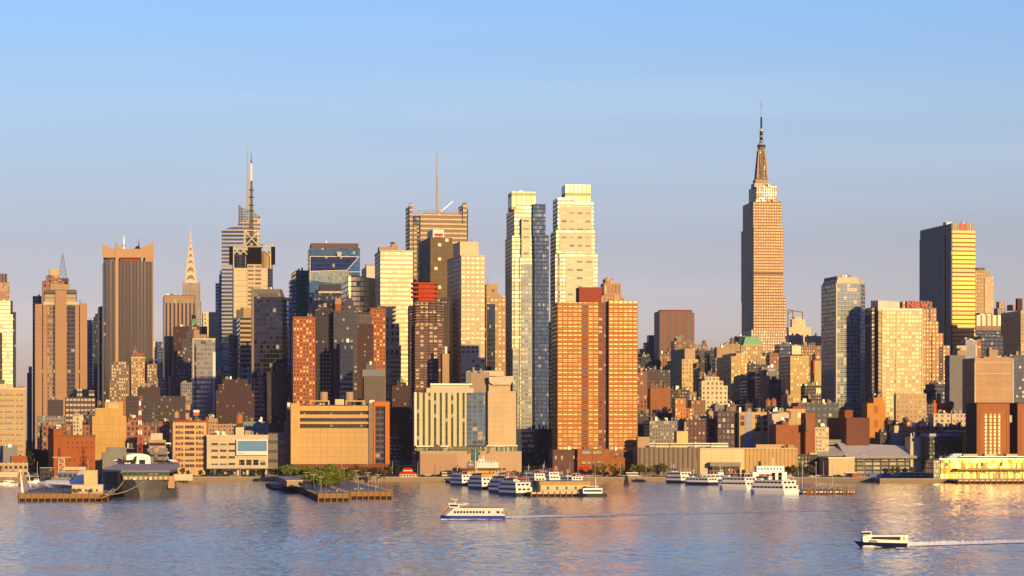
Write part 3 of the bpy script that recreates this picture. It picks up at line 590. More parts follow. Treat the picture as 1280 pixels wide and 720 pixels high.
b.box('mast_base', f_dk, 308, 321, 297, 309, y0=3, d=8); b.mast('mast', darkmetal, 314.3, 268, 300, 2.4, 1.6, y0=6); b.mast('mast', darkmetal, 314.3, 226, 268, 1.6, 1.1, y0=6); b.mast('mast', white, 314.2, 204, 226, 1.0, .9, y0=6); b.mast('mast', darkmetal, 314.1, 200, 204, 1, .6, y0=6); b.mast('mast', darkmetal, 314, 188, 200, .4, .15, y0=6)
for q_ in (236, 245, 255, 262, 275, 283): b.mb('mast').cyl(X(314.3, 6), 6, b.z(q_+1.2), b.z(q_), 2.6, darkmetal)
b.clutter(5, 300, 335, 308, 12, m=darkmetal); b.done()

# ---------------------------------------------------------------- left centre; shade of the towers is partly put into darker facade colours
b = Bd('office_tower', 'black glass tower with a slanted right shoulder and patchy gold reflections', 'building', 2250, 317, 359, xl=314)
bk = F('black_glass', (.03, .03, .04), (.05, .055, .08), 2.6, 3.9, .93, .82, .05, .75, .03, (.2, .2, .24), .05)
X = lambda px, y=0: b.lx(px, y)-b.c
D = b.dep; b.mb('wall').prism([(X(317), 0), (X(353), 0), (X(359), 8), (X(359), D), (X(317), D)], 0, b.z(371), bk)
b.mb('top_storeys').prism([(X(317.3), .3), (X(352), .3), (X(357), 8), (X(357), D-1), (X(317.3), D-1)], b.z(371), b.z(361), F('grey_top', (.2, .19, .2), (.03, .03, .04), 4, 8, .5, .3, .3), taper=[(X(317.3), .3), (X(350), .3), (X(353), 8), (X(353), D-1), (X(317.3), D-1)])
b.box('edge_pier', M('brown_granite', (.2, .12, .1), .5), 314.5, 317.6, 360, y0=-.8, d=6); b.box('screen_wall', darkmetal, 324, 348, 366.5, 370, y0=-.6, d=.6)
b.clutter(5, 322, 348, 361, 3, hmax=2); b.done()
B('office_tower', 'white gridded blue glass wing against the right side of the black glass tower', 2300, 353, 362, 408, F('white_grid_l', (.5, .5, .55), (.04, .06, .12), 7, 4.6, .62, .6, .1, .3, .1), tiers=[(354, 361, 376, f_blueglass)])
b = B('office_tower', 'beige banded office tower with a gridded lower half left of the black glass tower', 2500, 300, 318, 397, F('beige_bands', (.52, .42, .3), (.07, .06, .06), 60, 4.4, 1, .48, .12, .3, .1), xl=296, keep=True, tiers=[(304, 318, 385, tan)])
b.box('lower_grid', F('white_grid', (.62, .56, .46), (.05, .07, .12), 5.2, 4.8, .62, .6, .1, .3, .1), 302, 318.4, 458, y0=-.8, d=2); b.box('roof_unit', darkmetal, 296, 309, 387, 397, y0=3, d=9); b.clutter(4, 299, 308, 387); b.done()
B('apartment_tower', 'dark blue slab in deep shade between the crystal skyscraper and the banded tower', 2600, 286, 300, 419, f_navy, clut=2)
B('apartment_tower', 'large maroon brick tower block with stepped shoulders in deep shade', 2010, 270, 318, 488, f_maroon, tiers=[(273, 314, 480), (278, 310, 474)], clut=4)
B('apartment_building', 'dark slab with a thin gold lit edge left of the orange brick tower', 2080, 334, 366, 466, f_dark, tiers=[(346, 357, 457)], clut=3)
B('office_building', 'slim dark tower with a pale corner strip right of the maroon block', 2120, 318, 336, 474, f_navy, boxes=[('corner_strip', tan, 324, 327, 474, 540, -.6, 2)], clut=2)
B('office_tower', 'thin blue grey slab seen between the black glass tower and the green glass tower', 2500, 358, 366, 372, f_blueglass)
B('office_tower', 'green glass office tower with a stepped left side', 2480, 370, 386, 338, F('green_glass', (.06, .2, .15), (.05, .2, .15), 3.2, 3.9, .9, .6, .1, .5, .1, (.1, .35, .2), .03), xl=364, boxes=[('lower_wing', f_blueglass, 362.5, 370, 350, 560, 3, 14)], clut=2)
# blue glass tower with angular screen
b = Bd('office_tower', 'blue glass tower with a slanted dark parallelogram panel on its face', 'building', 2380, 387, 450, xl=384)
bt = F('teal_blue_glass', (.08, .14, .18), (.1, .2, .28), 2.2, 3.9, .92, .7, .08, .7, .05, (.2, .3, .33), .015)
b.box('wall', bt, 387, 450, 310, d=36); b.box('top_storeys', M('brown_louvres', (.22, .13, .12), .7), 389, 448, 304, 310, y0=2, d=30)
b.poly('dark_panel', F('panel_glass', (.03, .05, .1), (.025, .05, .13), 2.2, 3.9, .92, .8, .08, .6, .03), [(388, 321), (447, 321), (433, 337), (388, 339)], 1.2, y0=-1.3)
fb = b.mb('panel_frame'); frame(fb, b, palemetal, [((387.6, 320.6), (448.5, 320.6)), ((448.5, 321), (434, 337.5)), ((434, 337.5), (388, 339.3)), ((387.6, 321), (387.6, 353)), ((388, 340.3), (450.5, 339.5))], .18, -1.7)
b.poly('lower_panel', F('pale_green_glass', (.3, .36, .3), (.3, .36, .3), 2.2, 3.9, .9, .7, .12, .6, .05, tilt=.01), [(386.5, 341), (436, 341), (436, 354), (414, 354), (386.5, 350)], 1.5, y0=-1)
b.mast('roof_crane', palemetal, 408, 301, 305, .5, .3); b.mast('roof_crane', palemetal, 424, 315, 321, 1.5, 2.5, y0=-2); b.done()
B('office_building', 'dark podium wing with a slanting light ledge under the blue glass tower', 2330, 392, 428, 366, f_navy, tiers=[(400, 428, 356, f_dark)], boxes=[('ledge', cream, 398, 428, 364, 366.3, -1.2, 1)])
b = Bd('office_tower', 'yellow glass wedge shaped tower with a sloping roofline', 'building', 2130, 436, 470, xl=426.5)
yg = F('yellow_glass', (.72, .55, .24), (.75, .58, .25), 3, 4, .92, .75, .18, .7, .1, (.7, .55, .3), .012); X = lambda px, y=0: b.lx(px, y)-b.c
b.mb('wall').prism([(X(436), 0), (X(470), 0), (X(470), b.dep), (X(436), b.dep)], 0, 0, yg, zt=[b.z(344), b.z(348.5), b.z(352), b.z(349)]); b.mb('parapet').bar((X(436), -.2, b.z(344)), (X(470), -.2, b.z(348.5)), .4, cream); b.clutter(2, 440, 465, 349); b.done()
B('office_tower', 'white tower with a small roof crane behind the yellow wedge tower', 2750, 458, 472, 333, F('white_slats', (.75, .66, .5), wf=0), xl=452, masts=[(457, 330, 334, .5, .5)], boxes=[('roof_crane', M('orange_paint', (.6, .3, .08)), 454, 469, 330.5, 331.5, 6, 1)])
b = Bd('apartment_tower', 'tall cream tower with a gridded glass lower centre and a dish on the roof', 'building', 2062, 475.5, 516, xl=468.5)
ct = F('cream_panels', (.68, .58, .4), (.5, .42, .28), 3.0, 3.5, .9, .5, .3, .3, .2, (.7, .6, .38), .01, dirt=.1)
b.box('wall', ct, 475.5, 516, 314, para=cream); X = lambda px, y=0: b.lx(px, y)-b.c
b.box('window_grid', F('grid_dark', (.7, .6, .38), (.06, .06, .06), 4, 5, .55, .6, blind=.05), 481, 494, 396, 430, y0=-.5, d=1); b.box('window_grid', MATS['grid_dark'], 494.02, 500, 409, 430, y0=-.5, d=1)
b.box('window_grid', F('grid_tall', (.7, .6, .38), (.06, .06, .06), 4, 12, .6, .75), 481, 499, 436, 444, y0=-.5, d=1); b.box('balconies', F('band_cream', (.74, .62, .4), (.2, .15, .1), 60, 3.6, 1, .4), 479, 500, 446, 500, y0=-1.2, d=1.5); b.box('string_course', tan, 499, 516, 443, 444.5, y0=-.5, d=1)
b.box('penthouse', M('peach_top', (.5, .33, .2)), 474, 491, 308.5, 314, y0=4, d=14); b.box('penthouse', M('peach_top', (.5, .33, .2)), 489, 497, 305, 314, y0=6, d=10)
b.mb('dish').cyl(X(491, 5), 8, b.z(305), b.z(302), .4, darkmetal, 2.2); b.clutter(4, 476, 510, 314, 6); b.done()
ob = f_brick
B('apartment_tower', 'orange brick apartment slab full of lit windows right of the black glass tower', 1925, 366.5, 394, 397, ob, xl=364.5, clut=4, para=parapet_b)
B('apartment_tower', 'tall navy brick apartment slab in shade beside the lit orange slab', 1975, 394, 418, 387, F('facade_shade_navy', (.045, .035, .05), (.04, .045, .06), 2.6, 3.0, .4, .45, blind=.12, bc=(.35, .32, .35)), clut=4, tiers=[(397, 416, 384)])  # shade on this slab is put into its dark navy colour
B('office_building', 'peach block with tiny roof letters showing above the navy slab', 2280, 387, 412, 379, M('peach_wall', (.5, .32, .22)), tiers=[(392, 406, 376)], clut=3)
B('office_building', 'orange cube topped building between the navy slab and the stepped grey tower', 2290, 417, 432, 373, M('peach_wall', (.5, .32, .22)), boxes=[('orange_band', brick, 417, 432, 380, 400, -.4, 2)])
b = B('apartment_tower', 'grey stepped apartment tower with setback ziggurat top', 1965, 417, 447, 389, F('facade_shade_slate', (.085, .075, .085), (.06, .07, .1), 2.8, 3.2, .5, .5, blind=.22, bc=(.27, .26, .28)), tiers=[(425, 446, 388), (429, 445, 382), (431, 442, 376), (433, 440, 372)], clut=2)  # shade on this tower is put into its dark slate tone
B('apartment_tower', 'dark blue balcony tower low in front of the ziggurat topped tower', 1930, 425, 441, 428, f_navy, clut=2)
B('apartment_tower', 'purple brown tower with gridded upper storeys right of the ziggurat topped tower', 1985, 441, 467, 405, f_maroon, tiers=[(443, 465, 393, F('grid_top', (.13, .1, .12), (.12, .13, .15), 3.4, 4, .6, .6), 'upper_storeys'), (446, 462, 390)], boxes=[('shaft', M('mauve_brick', (.12, .065, .065)), 446, 452, 420, 520, -1, 3)], clut=3)
B('apartment_tower', 'orange brick slab with dotted windows between the ziggurat tower and the cream tower', 2012, 463, 482, 386, ob, xl=458, clut=3, para=parapet_b)
B('office_building', 'grey white office with slit windows standing before the orange slab', 1880, 455, 481, 470, M('beige_wall', (.2, .17, .15)), tiers=[(453, 481, 462, F('white_slit', (.25, .26, .3), (.06, .07, .09), 4, 9, .5, .3)), (457, 470, 456)], clut=5)
B('apartment_building', 'small maroon block with roof bulkheads left of the red capped tower', 1890, 490, 513, 482, f_maroon, xl=488, tiers=[(496, 508, 478)], clut=3)
b = Bd('apartment_tower', 'brown balcony tower with a bright red stepped cap', 'building', 1960, 519, 553, xl=511)
bb = F('brown_balconies', (.15, .075, .05), (.09, .08, .09), 3.2, 3.1, .7, .6, .12, .2, .4, (.42, .32, .22))
b.box('wall', bb, 519, 553, 405, d=22); b.box('upper_storeys', bb, 520, 551, 376, 405, y0=2, d=18); b.box('cap', M('red_cap', (.5, .09, .03), .7), 523, 543, 353, 377, y0=3, d=14)
for k in range(4): b.box('cap', MATS['red_cap'], 516, 548, 353+k*5.6, 355+k*5.6, y0=1.5, d=17)
bl_ = b.mb('balcony_slabs')
for k in range(36):
    yt = 378+k*3.3
    for x0, x1 in ((519, 527), (530, 534), (538, 542), (546, 555)):
        if yt > 405 or x0 != 999: bl_.box(b.lx(x0-1)-b.c, b.lx(x1)-b.c, -1.2, 3.0, b.z(yt+.7), b.z(yt), M('slab_edge', (.4, .25, .16)))
b.box('left_wing', f_dark, 512, 519, 382, y0=8, d=16); b.done()
# NY times like tower with screen fins
b = Bd('skyscraper', 'grey brown skyscraper with ceramic screen walls overtopping the roof and a thin mast', 'building', 2400, 522, 584, xl=511)
rg = F('rod_screen', (.33, .25, .18), (.3, .22, .15), 1.4, 4.2, .8, .3, .4, .2, .0, tilt=.0, dirt=.15)
b.box('wall', f_navy, 517, 583, 270, y0=1, d=40); b.box('screen_wall', rg, 525.5, 577, 268, y0=-1.2, d=1.2); b.box('screen_wall', rg, 517, 521, 281, y0=-1.5, d=2); b.box('screen_wall', rg, 577, 583.5, 280, y0=-1, d=2)
for x0, x1, yt in ((512, 516, 254), (578.5, 583.5, 253)): b.box('fin', rg, x0, x1, yt, y0=-.5, d=3); b.box('fin', f_navy, x0-1.4, x0, yt+4, y0=2, d=20)
b.box('fin', M('fin_dark', (.16, .12, .1)), 583.5, 585, yt+8, y0=3, d=12)
rr = random.Random(5); mb = b.mb('roof_screen_posts')
for k in range(20):
    px_ = 520+k*3.0; mb.bar((b.lx(px_)-b.c, 0, b.z(270)), (b.lx(px_)-b.c, 0, b.z(260+rr.random()*3)), .22, tan)
for q_ in (264, 266.5): mb.bar((b.lx(519)-b.c, 0, b.z(q_)), (b.lx(577)-b.c, 0, b.z(q_)), .14, tan)
b.box('roof_screen', rg, 530, 574, 266.5, 270, y0=6, d=20); b.mast('mast', spirem, 546.8, 222, 267, 1.2, .9, y0=18); b.mast('mast', spirem, 546.2, 187, 222, .7, .3, y0=18)
mb = b.mb('roof_crane'); mb.bar((b.lx(548)-b.c, 5, b.z(267)), (b.lx(567)-b.c, 5, b.z(250.5)), .3, palemetal); b.done()
b = Bd('office_tower', 'brown glass office tower with a white and red penthouse, grey flank at left', 'building', 2180, 538, 565.5, xl=523)
b.box('wall', F('brown_glass', (.2, .13, .07), (.13, .085, .045), 3, 3.9, .86, .66, .6, 0, .08, (.4, .28, .12), .02), 538, 565.5, 297); b.box('penthouse', white, 541, 555, 287, 297, y0=3, d=12, xl=534); b.box('penthouse_panel', M('red_panel', (.55, .1, .02)), 543, 553.5, 292, 295, y0=2.6, d=1); b.box('penthouse_panel', MATS['red_panel'], 543, 553.5, 296, 297, y0=2.6, d=1); b.clutter(2, 557, 564, 297); b.done()
b = Bd('apartment_tower', 'cream tower with paired dark windows and two bright bands', 'building', 2030, 576.5, 606, xl=559)
b.box('wall', F('cream_paired', (.64, .52, .34), (.1, .09, .08), 3.4, 3.6, .6, .42, .15, .2, .45, (.6, .48, .3), dirt=.12), 576.5, 606, 320, para=cream); b.box('penthouse', M('cream_flat', (.75, .64, .42), dirt=.1), 575, 598, 302, 320, y0=2, d=14, xl=566)
for q_ in (411, 423):
    b.box('bright_band', white, 576, 587, q_, q_+1.6, y0=-1.2, d=2); b.box('bright_band', white, 598, 607, q_, q_+1.6, y0=-1.2, d=2)
sl_ = b.mb('string_courses')
for k in range(20): sl_.box(b.lx(576.5)-b.c-.2, b.lx(606)-b.c+.2, -.3, .2, b.z(326+k*11.2), b.z(325+k*11.2), cream)
b.clutter(5, 578, 604, 320, 2, hmax=2); b.mast('antenna', darkmetal, 590, 297, 302, .15, .08); b.done()
b = Bd('apartment_tower', 'slim tan tower with a stepped head right of the cream banded tower', 'building', 2080, 609, 632)
b.box('wall', F('tan_dots', (.5, .33, .18), (.3, .22, .13), 2.8, 3.4, .5, .5, .15, .1, .5, (.72, .55, .32)), 608, 632, 370); b.box('window_strip', f_navy, 609, 619, 380, y0=-.6, d=1); b.box('head', tan, 608, 622, 355, 370, y0=2, d=10); b.box('head_window', darkmetal, 615, 618, 361.5, 364.5, y0=1.6, d=1); b.mast('antenna', darkmetal, 610, 346, 355, .2, .1); b.clutter(2, 623, 631, 370); b.done()
B('apartment_building', 'thin tan service tower between the red capped tower and the cream tower', 1930, 553, 561.5, 442, F('tan_flat', (.5, .34, .2), wf=0), boxes=[('vent', white, 556, 559, 433, 442, 3, 2)])
B('apartment_tower', 'dark slab between the red capped tower and the cream banded tower', 2050, 552, 562, 372, f_dark)
# twin silver towers
sa = F('silver_panels', (.62, .57, .42), (.42, .38, .26), 2.6, 3.25, .78, .5, .18, .55, .22, (.72, .68, .5), .03, dirt=.1)
sb_ = F('silver_flank', (.2, .2, .24), (.08, .11, .18), 2.6, 3.25, .8, .6, .08, .6, .15, (.3, .33, .4), .03)
sc_ = F('crown_panels', (.62, .55, .3), (.35, .3, .13), 3.6, 11, .75, .75, .25, .3, .0, dirt=.15)
swb = F('slot_windows', (.72, .66, .48), (.08, .08, .09), 6.5, 6.5, .62, .24, .15, .2, .15, (.5, .45, .3))
b = Bd('apartment_tower', 'left twin of two stepped silver glass towers, with a deep blue shaded right half', 'building', 2100, 643, 670, xl=631)
b.box('crown', sc_, 639.5, 670, 240, 262, y0=6, d=16, xl=635); b.box('wall', sa, 643, 664, 261, y0=3, xl=633); b.box('wall', sa, 645, 665, 255, y0=5, d=14)
b.box('wall', sa, 640, 664.5, 295, y0=1.5, xl=631.5); b.box('wall', sa, 643, 657, 322, y0=0, d=30); b.box('wall', sa, 650, 665, 322, y0=-1.5, d=20)
b.box('window_bays', swb, 652, 663, 272, 322, y0=-1.9, d=1); shade_bay = F('silver_shade_glass', (.42, .42, .4), (.05, .085, .14), 2.6, 3.25, .78, .56, .2, .25, .12, (.4, .38, .3), .02); b.box('shade_glass_bay', shade_bay, 651.5, 664.6, 330, y0=-2.1, d=.7); b.box('lower_shade_panel', shade_bay, 641, 651.2, 436, y0=-.6, d=.6)  # shadow and reflections on the lower front are put into these dark panes
b.box('shade_wing', F('deep_blue_shade', (.04, .07, .12), (.035, .075, .16), 1.6, 3.25, .8, .7, .12, .45, .05, (.08, .12, .25), .02), 666, 682, 255, y0=1.5, d=20); b.box('shade_wing', MATS['deep_blue_shade'], 668, 686, 294, y0=-1, d=16); b.clutter(3, 645, 666, 240, 4, m=palemetal, hmax=2); b.done()  # shadow on the recessed right half is put into this deep blue
b = Bd('apartment_tower', 'right twin of two stepped silver glass towers, brighter and slightly taller', 'building', 2100, 698, 743, xl=688)
b.box('crown', sc_, 706.5, 738.5, 231, 253, y0=6, d=18, xl=702); b.box('wall', sa, 697, 720, 247, y0=3, xl=691); b.box('wall', sa, 718, 742, 253, y0=4, d=26); b.box('wall', sa, 695, 743.5, 288, y0=1.5, xl=688); b.box('wall', sa, 703, 747, 316, y0=-.5, d=26); b.box('wall', sa, 694, 704, 318, y0=0, xl=688)
b.box('window_bays', swb, 707, 742, 320, y0=-1, d=.6); b.box('window_bays', swb, 700, 740, 292, 315, y0=1, d=.6); b.box('window_bays', swb, 700, 740, 258, 287, y0=2.6, d=.6); b.box('window_bays', F('flank_line', (.5, .45, .3), (.08, .1, .15), 2.4, 3.25, .6, .6, .1), 697, 700, 316, y0=-.8, d=1)
b.clutter(3, 706, 736, 231, 8, m=palemetal, hmax=2); b.done()
B('office_tower', 'far thin glass strip seen between the two silver towers', 2300, 676, 690, 402, f_blueglass)
B('office_building', 'dark gridded podium filling the gap between the glass hotel and the orange brick tower', 1860, 646, 693, 536, f_navy, clut=5)
# orange brick tower on the water
b = Bd('apartment_tower', 'broad orange brick apartment tower of two bays split by a dark slot, nearest the water', 'building', 1800, 697, 797, xl=693)
rb = F('river_brick', (.50, .22, .065), (.34, .22, .08), 3.4, 2.85, .76, .5, .16, .4, .5, (.8, .56, .2), .02, dirt=.12)
b.box('wall', F('river_brick_dark', (.3, .1, .04), (.05, .04, .04), 4, 2.85, .6, .55, blind=.1), 747, 761, 378, y0=5, d=22); b.box('wall', rb, 697, 748, 378, d=30); b.box('wall', rb, 761, 797, 376, d=30)
b.box('balcony_strip', F('balcony_strip', (.3, .12, .04), (.04, .03, .03), 30, 2.85, 1, .5, blind=0), 727, 735, 381, y0=-.3, d=1)
bl_ = b.mb('floor_bands')
for k in range(66):
    yt = 381.2+k*2.755
    if yt > 560: break
    for x0, x1 in ((697, 748), (761, 797)): bl_.box(b.lx(x0)-b.c-.1, b.lx(x1)-b.c+.1, -.35, 0, b.z(yt+.9), b.z(yt), M('brick_band', (.48, .19, .05), dirt=.15))
b.box('mechanical_room', M('red_mech', (.36, .1, .06), dirt=.1), 724, 752, 359, 378, y0=4, d=16); b.done()
b = B('apartment_tower', 'tan masonry tower top with slotted crown behind the orange brick tower', 2150, 748, 780, 369, f_peach, tiers=[(755, 776, 354, F('peach_slots', (.52, .3, .16), (.1, .06, .04), 3, 14, .4, .45)), (757, 766, 348)], clut=2)
# ---------------------------------------------------------------- waterfront row, centre
# tank topped offices
pm_ = F('pier_masonry', (.64, .47, .25), wf=0)
b = Bd('office_building', 'nine storey cream and brick office with three bays of windows and roof tanks', 'building', 1770, 216, 258, xl=213.5)
b.box('wall', pm_, 216, 258, 527, para=M('rust_cornice', (.35, .12, .06))); 
for gx, n in ((219, 3), (231, 2), (244.5, 3)): b.wins(None, M('rust_spandrel', (.42, .17, .08)), gx, gx+(10.5 if n == 3 else 12), 530, 585.5, n, 8, .82 if n == 3 else .98, .5)
b.box('penthouse', dbrick, 218, 235, 524, 527, y0=4, d=10); b.tank(220.5, 513, 526, 7, 7, M('tan_tank', (.55, .36, .2))); b.tank(234.5, 503, 516, 8, 6, MATS['tan_tank']); b.box('tank_tower', M('tan_tank', (.55, .36, .2)), 232, 236.5, 516, 527, y0=4, d=5); b.box('chimney', brick, 257.2, 260.5, 521, 545, y0=4, d=4)
b.box('roof_mast_base', darkmetal, 243.5, 246.5, 519, 527, y0=4, d=3); b.box('roof_sign', white, 241.8, 249.2, 512.5, 515.5, y0=1, d=.8); b.box('roof_sign', M('red_sign', (.7, .02, .02), .5), 242.2, 248.8, 515.6, 519.5, y0=1, d=.8)
b.clutter(8, 218, 256, 527, 7); b.done()
b = Bd('office_building', 'white low office with a large blue billboard and arched shop front', 'building', 1765, 258.5, 335)
b.box('wall', panel('white_masonry', (.68, .57, .38), 7, 4, .3, .75), 258.5, 335, 545, 586, para=cream); b.box('shop_front', M('navy_fascia', (.05, .05, .12), .6), 261, 335, 585.5, 587.5, y0=-1.2, d=3)
b.box('shop_wall', f_dark, 260, 335, 587, y0=3, d=25); 
for px_ in (261, 272.8, 284.5, 296, 307.8, 319.6, 331): b.box('shop_pier', cream, px_, px_+3, 587.5, y0=-.3, d=3)
for px_ in (265, 277, 288.7, 300.2, 312): b.wins(None, darkmetal, px_-.6, px_+6.6, 589, 597, 2, 1, .85, .85, y0=1, kind=1)
b.wins(None, cream, 263, 295, 551, 584, 3, 4, .8, .4, y0=-.1, kind=1); b.wins(None, cream, 298, 333, 572, 584, 4, 1, .8, .6, y0=-.1, kind=1)
b.box('billboard', white, 295.5, 334.8, 549.5, 569, y0=-3.2, d=1.2); b.box('billboard_face', M('billboard_blue', (.12, .29, .5), .6, dirt=.06), 297, 333.6, 551, 564, y0=-3.32, d=.12)
b.box('billboard_text', M('grey_print', (.4, .36, .3)), 297.5, 303.5, 566.3, 567.1, y0=-3.3, d=.1); b.box('billboard_text', MATS['grey_print'], 304.3, 305.2, 566.3, 567.1, y0=-3.3, d=.1)
b.box('stair_bulkhead', cream, 294.5, 305, 534, 545, y0=5, d=9); b.tank(299.2, 515, 534.2, 9.5, 10, M('copper_tank', (.45, .22, .11))); b.clutter(14, 261, 330, 545, 9, d=18); b.box('roof_shed', tan, 306, 314, 538, 545, y0=8, d=8); b.done()
B('office_building', 'low pale green building with small windows behind the white office roof', 1880, 304, 336, 527, F('pale_green', (.25, .3, .27), (.04, .05, .05), 3, 4.5, .4, .4), clut=4)
B('office_building', 'low brown and cream rooftop block right behind the tank topped offices', 1900, 258, 296, 530, f_tan, tiers=[(259, 272, 523)], clut=10)
b = Bd('depot', 'low dark shed with a pitched end wall and blue awning behind the green building', 'building', 1990, 321, 366)
b.box('wall', f_dark, 324, 366, 537, d=30); b.poly('gable', M('brown_gable', (.28, .15, .1)), [(321, 545), (333, 529), (362, 529), (362, 560), (321, 560)], 2, y0=-.5); b.box('awning', M('blue_awning', (.03, .06, .25), .6), 322, 362, 541, 545, y0=-2, d=2); b.clutter(6, 335, 360, 529); b.done()
# golden blank walled building
b = Bd('parcel_depot', 'golden blank concave walled building with horizontal bands and an orange framed end', 'building', 1775, 363.5, 487)
gw = panel('gold_concrete', (.62, .42, .19), 4.2, 3.2, .12); gw2 = M('gold_trim', (.66, .45, .2), .8); X = lambda px, y=0: b.lx(px, y)-b.c
b.box('wall', f_dark, 374.5, 462, 506, y0=3.5, d=40); b.box('fin', gw2, 363.5, 375, 504, y0=-2, d=10)
n = 10; P = [(X(375+(461-375)*k/n), .6+2.4*math.sin(pi*k/n)) for k in range(n+1)]
b.mb('blank_wall').prism(P+[(X(461), 6), (X(375), 6)], 0, b.z(535), gw)
for y0_, y1_ in ((507, 513.5), (518, 522.5), (527, 530)): b.mb('band').prism(P+[(X(461), 6), (X(375), 6)], b.z(y1_), b.z(y0_), gw2, bottom=True)
b.box('pier', M('mauve_wall', (.32, .24, .2)), 461, 468, 504, y0=-.5, d=20); b.box('orange_frame', M('orange_frame', (.62, .22, .05), dirt=.1), 467.5, 487, 502, 508, y0=-1.5, d=20); b.box('orange_frame', MATS['orange_frame'], 481.5, 487, 508, y0=-1.5, d=20); b.box('orange_frame', MATS['orange_frame'], 467.3, 469, 508, y0=-1.4, d=6)
b.box('stair_glass', f_dk, 469, 481.5, 508, y0=1, d=6)
b.box('plinth', M('rust_plinth', (.28, .1, .06)), 366, 487, 580, y0=-3, d=6)
for x0, x1 in ((387, 412), (432, 456)):
    b.box('roof_frame', gw2, x0, x1, 500.5, 502, y0=5, d=6); b.box('roof_frame', gw2, x0, x0+2, 502, 506, y0=5, d=6); b.box('roof_frame', gw2, x1-2, x1, 502, 506, y0=5, d=6)
for px_ in (405, 437): b.mb('vent_drum').cyl(X(px_, 9), 11, b.z(501), b.z(489.5), 2.7, tan, n=12)
b.box('roof_cabin', M('cream_cabin', (.72, .62, .36)), 419, 430, 499, 506, y0=4, d=8); b.clutter(6, 378, 460, 506, 3); b.box('roof_cap', white, 462, 468, 500, 504, y0=3, d=4)
b.done()
b = B('parcel_depot', 'long shaded wing with stacked grey bands left of the golden blank walled building', 1800, 335, 364, 541, F('grey_bands', (.25, .21, .2), (.06, .06, .07), 60, 6.5, 1, .35, .2), tiers=[(357, 364, 526), (359, 364, 508)], clut=3)
B('office_building', 'low dark block with a teal shop front right of the golden depot', 1850, 487, 520, 545, f_dark, tiers=[(487, 497, 530, brick), (497, 507, 536)], clut=4, boxes=[('shop_front', M('teal_glass', (.04, .16, .2), .2), 487, 516, 575, 581, -.5, 1)])
B('office_building', 'dark low tower block behind the teal shop front', 1900, 488, 513, 512, f_dark, tiers=[(495, 504, 503)], clut=3)
# consulate like glass hotel block
b = Bd('consulate', 'cream and green striped slab hotel with a windowless block at right on a stone podium', 'building', 1775, 518, 652)
vg = F('green_stripes', (.74, .6, .34), (.05, .09, .06), 3.85, 3.0, .42, .8, .12, .3, .1, (.2, .25, .15), .01, (.1, .14, .09), dirt=.08)
X = lambda px, y=0: b.lx(px, y)-b.c
b.box('wall', vg, 519, 583, 491, 563, y0=5, d=20); b.box('edge_pier', white, 518, 520.5, 490, 557, y0=4.6, d=6); b.box('attic', cream, 533, 592, 485, 491, y0=7, d=16); b.box('roof_screen', palemetal, 538, 590, 479.5, 481, y0=8, d=1); b.box('roof_screen', cream, 538, 590, 481, 485, y0=10, d=12)
b.box('glass_link', F('link_glass', (.2, .24, .28), (.1, .15, .2), 4, 3, .8, .8, .1, .5, .1), 583, 611, 490.5, 557, y0=8, d=14)
b.box('blank_block', panel('cream_block', (.64, .49, .3), 4.5, 3.3, .15, .85), 610, 645, 489, 557, y0=3, d=26); b.box('blank_block', MATS['cream_block'], 611, 638, 478, 489, y0=4, d=22)
b.poly('flared_cornice', cream, [(611, 471), (642, 470), (641.5, 476), (638, 481), (616, 481), (612, 478)], 5, y0=1); b.box('mechanical_room', M('taupe_wall', (.42, .33, .24)), 588, 612, 465, 491, y0=9, d=14); b.box('mechanical_room', cream, 584, 630, 463.5, 470, y0=12, d=12); b.box('flue', gray, 582.5, 587.5, 464, 480, y0=8, d=4)
b.box('corner_strip', f_dk, 644.5, 646, 489, 557, y0=3.6, d=6)
b.box('canopy', white, 520, 560, 557, 558.6, y0=-1, d=12); b.box('canopy', white, 608, 647, 556.5, 558, y0=-1, d=12); b.box('lobby', F('lobby_glass', (.5, .45, .25), (.2, .26, .16), 3, 5, .8, .7, .1, .3), 521, 646, 558.5, 564, y0=3, d=12)
b.mb('atrium_roof').prism([(X(560), -1), (X(608), -1), (X(608), 8), (X(560), 8)], b.z(562), b.z(558), F('atrium', (.4, .42, .25), (.25, .32, .2), 2, 2, .8, .8, .1, .3), taper=[(X(568), 2), (X(602), 2), (X(602), 6), (X(568), 6)])
b.mb('entrance_gable').prism([(X(536), -1.5), (X(556), -1.5), (X(556), 4), (X(536), 4)], b.z(562), b.z(555.5), darkmetal, taper=[(X(545), -1), (X(547), -1), (X(547), 4), (X(545), 4)])
pd = F('podium_stone', (.56, .4, .27), (.5, .35, .23), 60, 1.1, 1, .15, .8, 0, 0, dirt=.1)
b.box('podium', pd, 525, 652, 564, y0=-4, d=40); b.box('podium_panel', M('dusk_panel', (.5, .34, .23), dirt=.06), 526, 571, 567, 592, y0=-4.4, d=.4)
b.box('podium_window', F('green_window', (.1, .14, .12), (.06, .16, .13), 1.5, 2, .85, .85, .1, .3), 589, 600.5, 563, 576, y0=-4.5, d=.5); b.box('shaded_side', f_dark, 517, 525, 563, y0=8, d=20)
for px_ in (533, 547, 563, 600, 606, 622, 634, 641): b.box('lobby_column', cream, px_, px_+.8, 558, 563.5, y0=0, d=.8)
for k, px_ in enumerate((585, 609)):
    f_ = MB(); x = X(px_+1.2, -4); z_ = b.z(566); f_.box(x-1.1, x+.9, -4.7, -4.62, z_, z_+.9, M('flag_red', (.6, .05, .03))); f_.bar((x-1.4, -4.6, z_-1.4), (x+1.2, -5.2, z_+1.4), .07, darkmetal); f_.build('flag', b.root)
b.clutter(4, 590, 608, 465, 5); b.done()
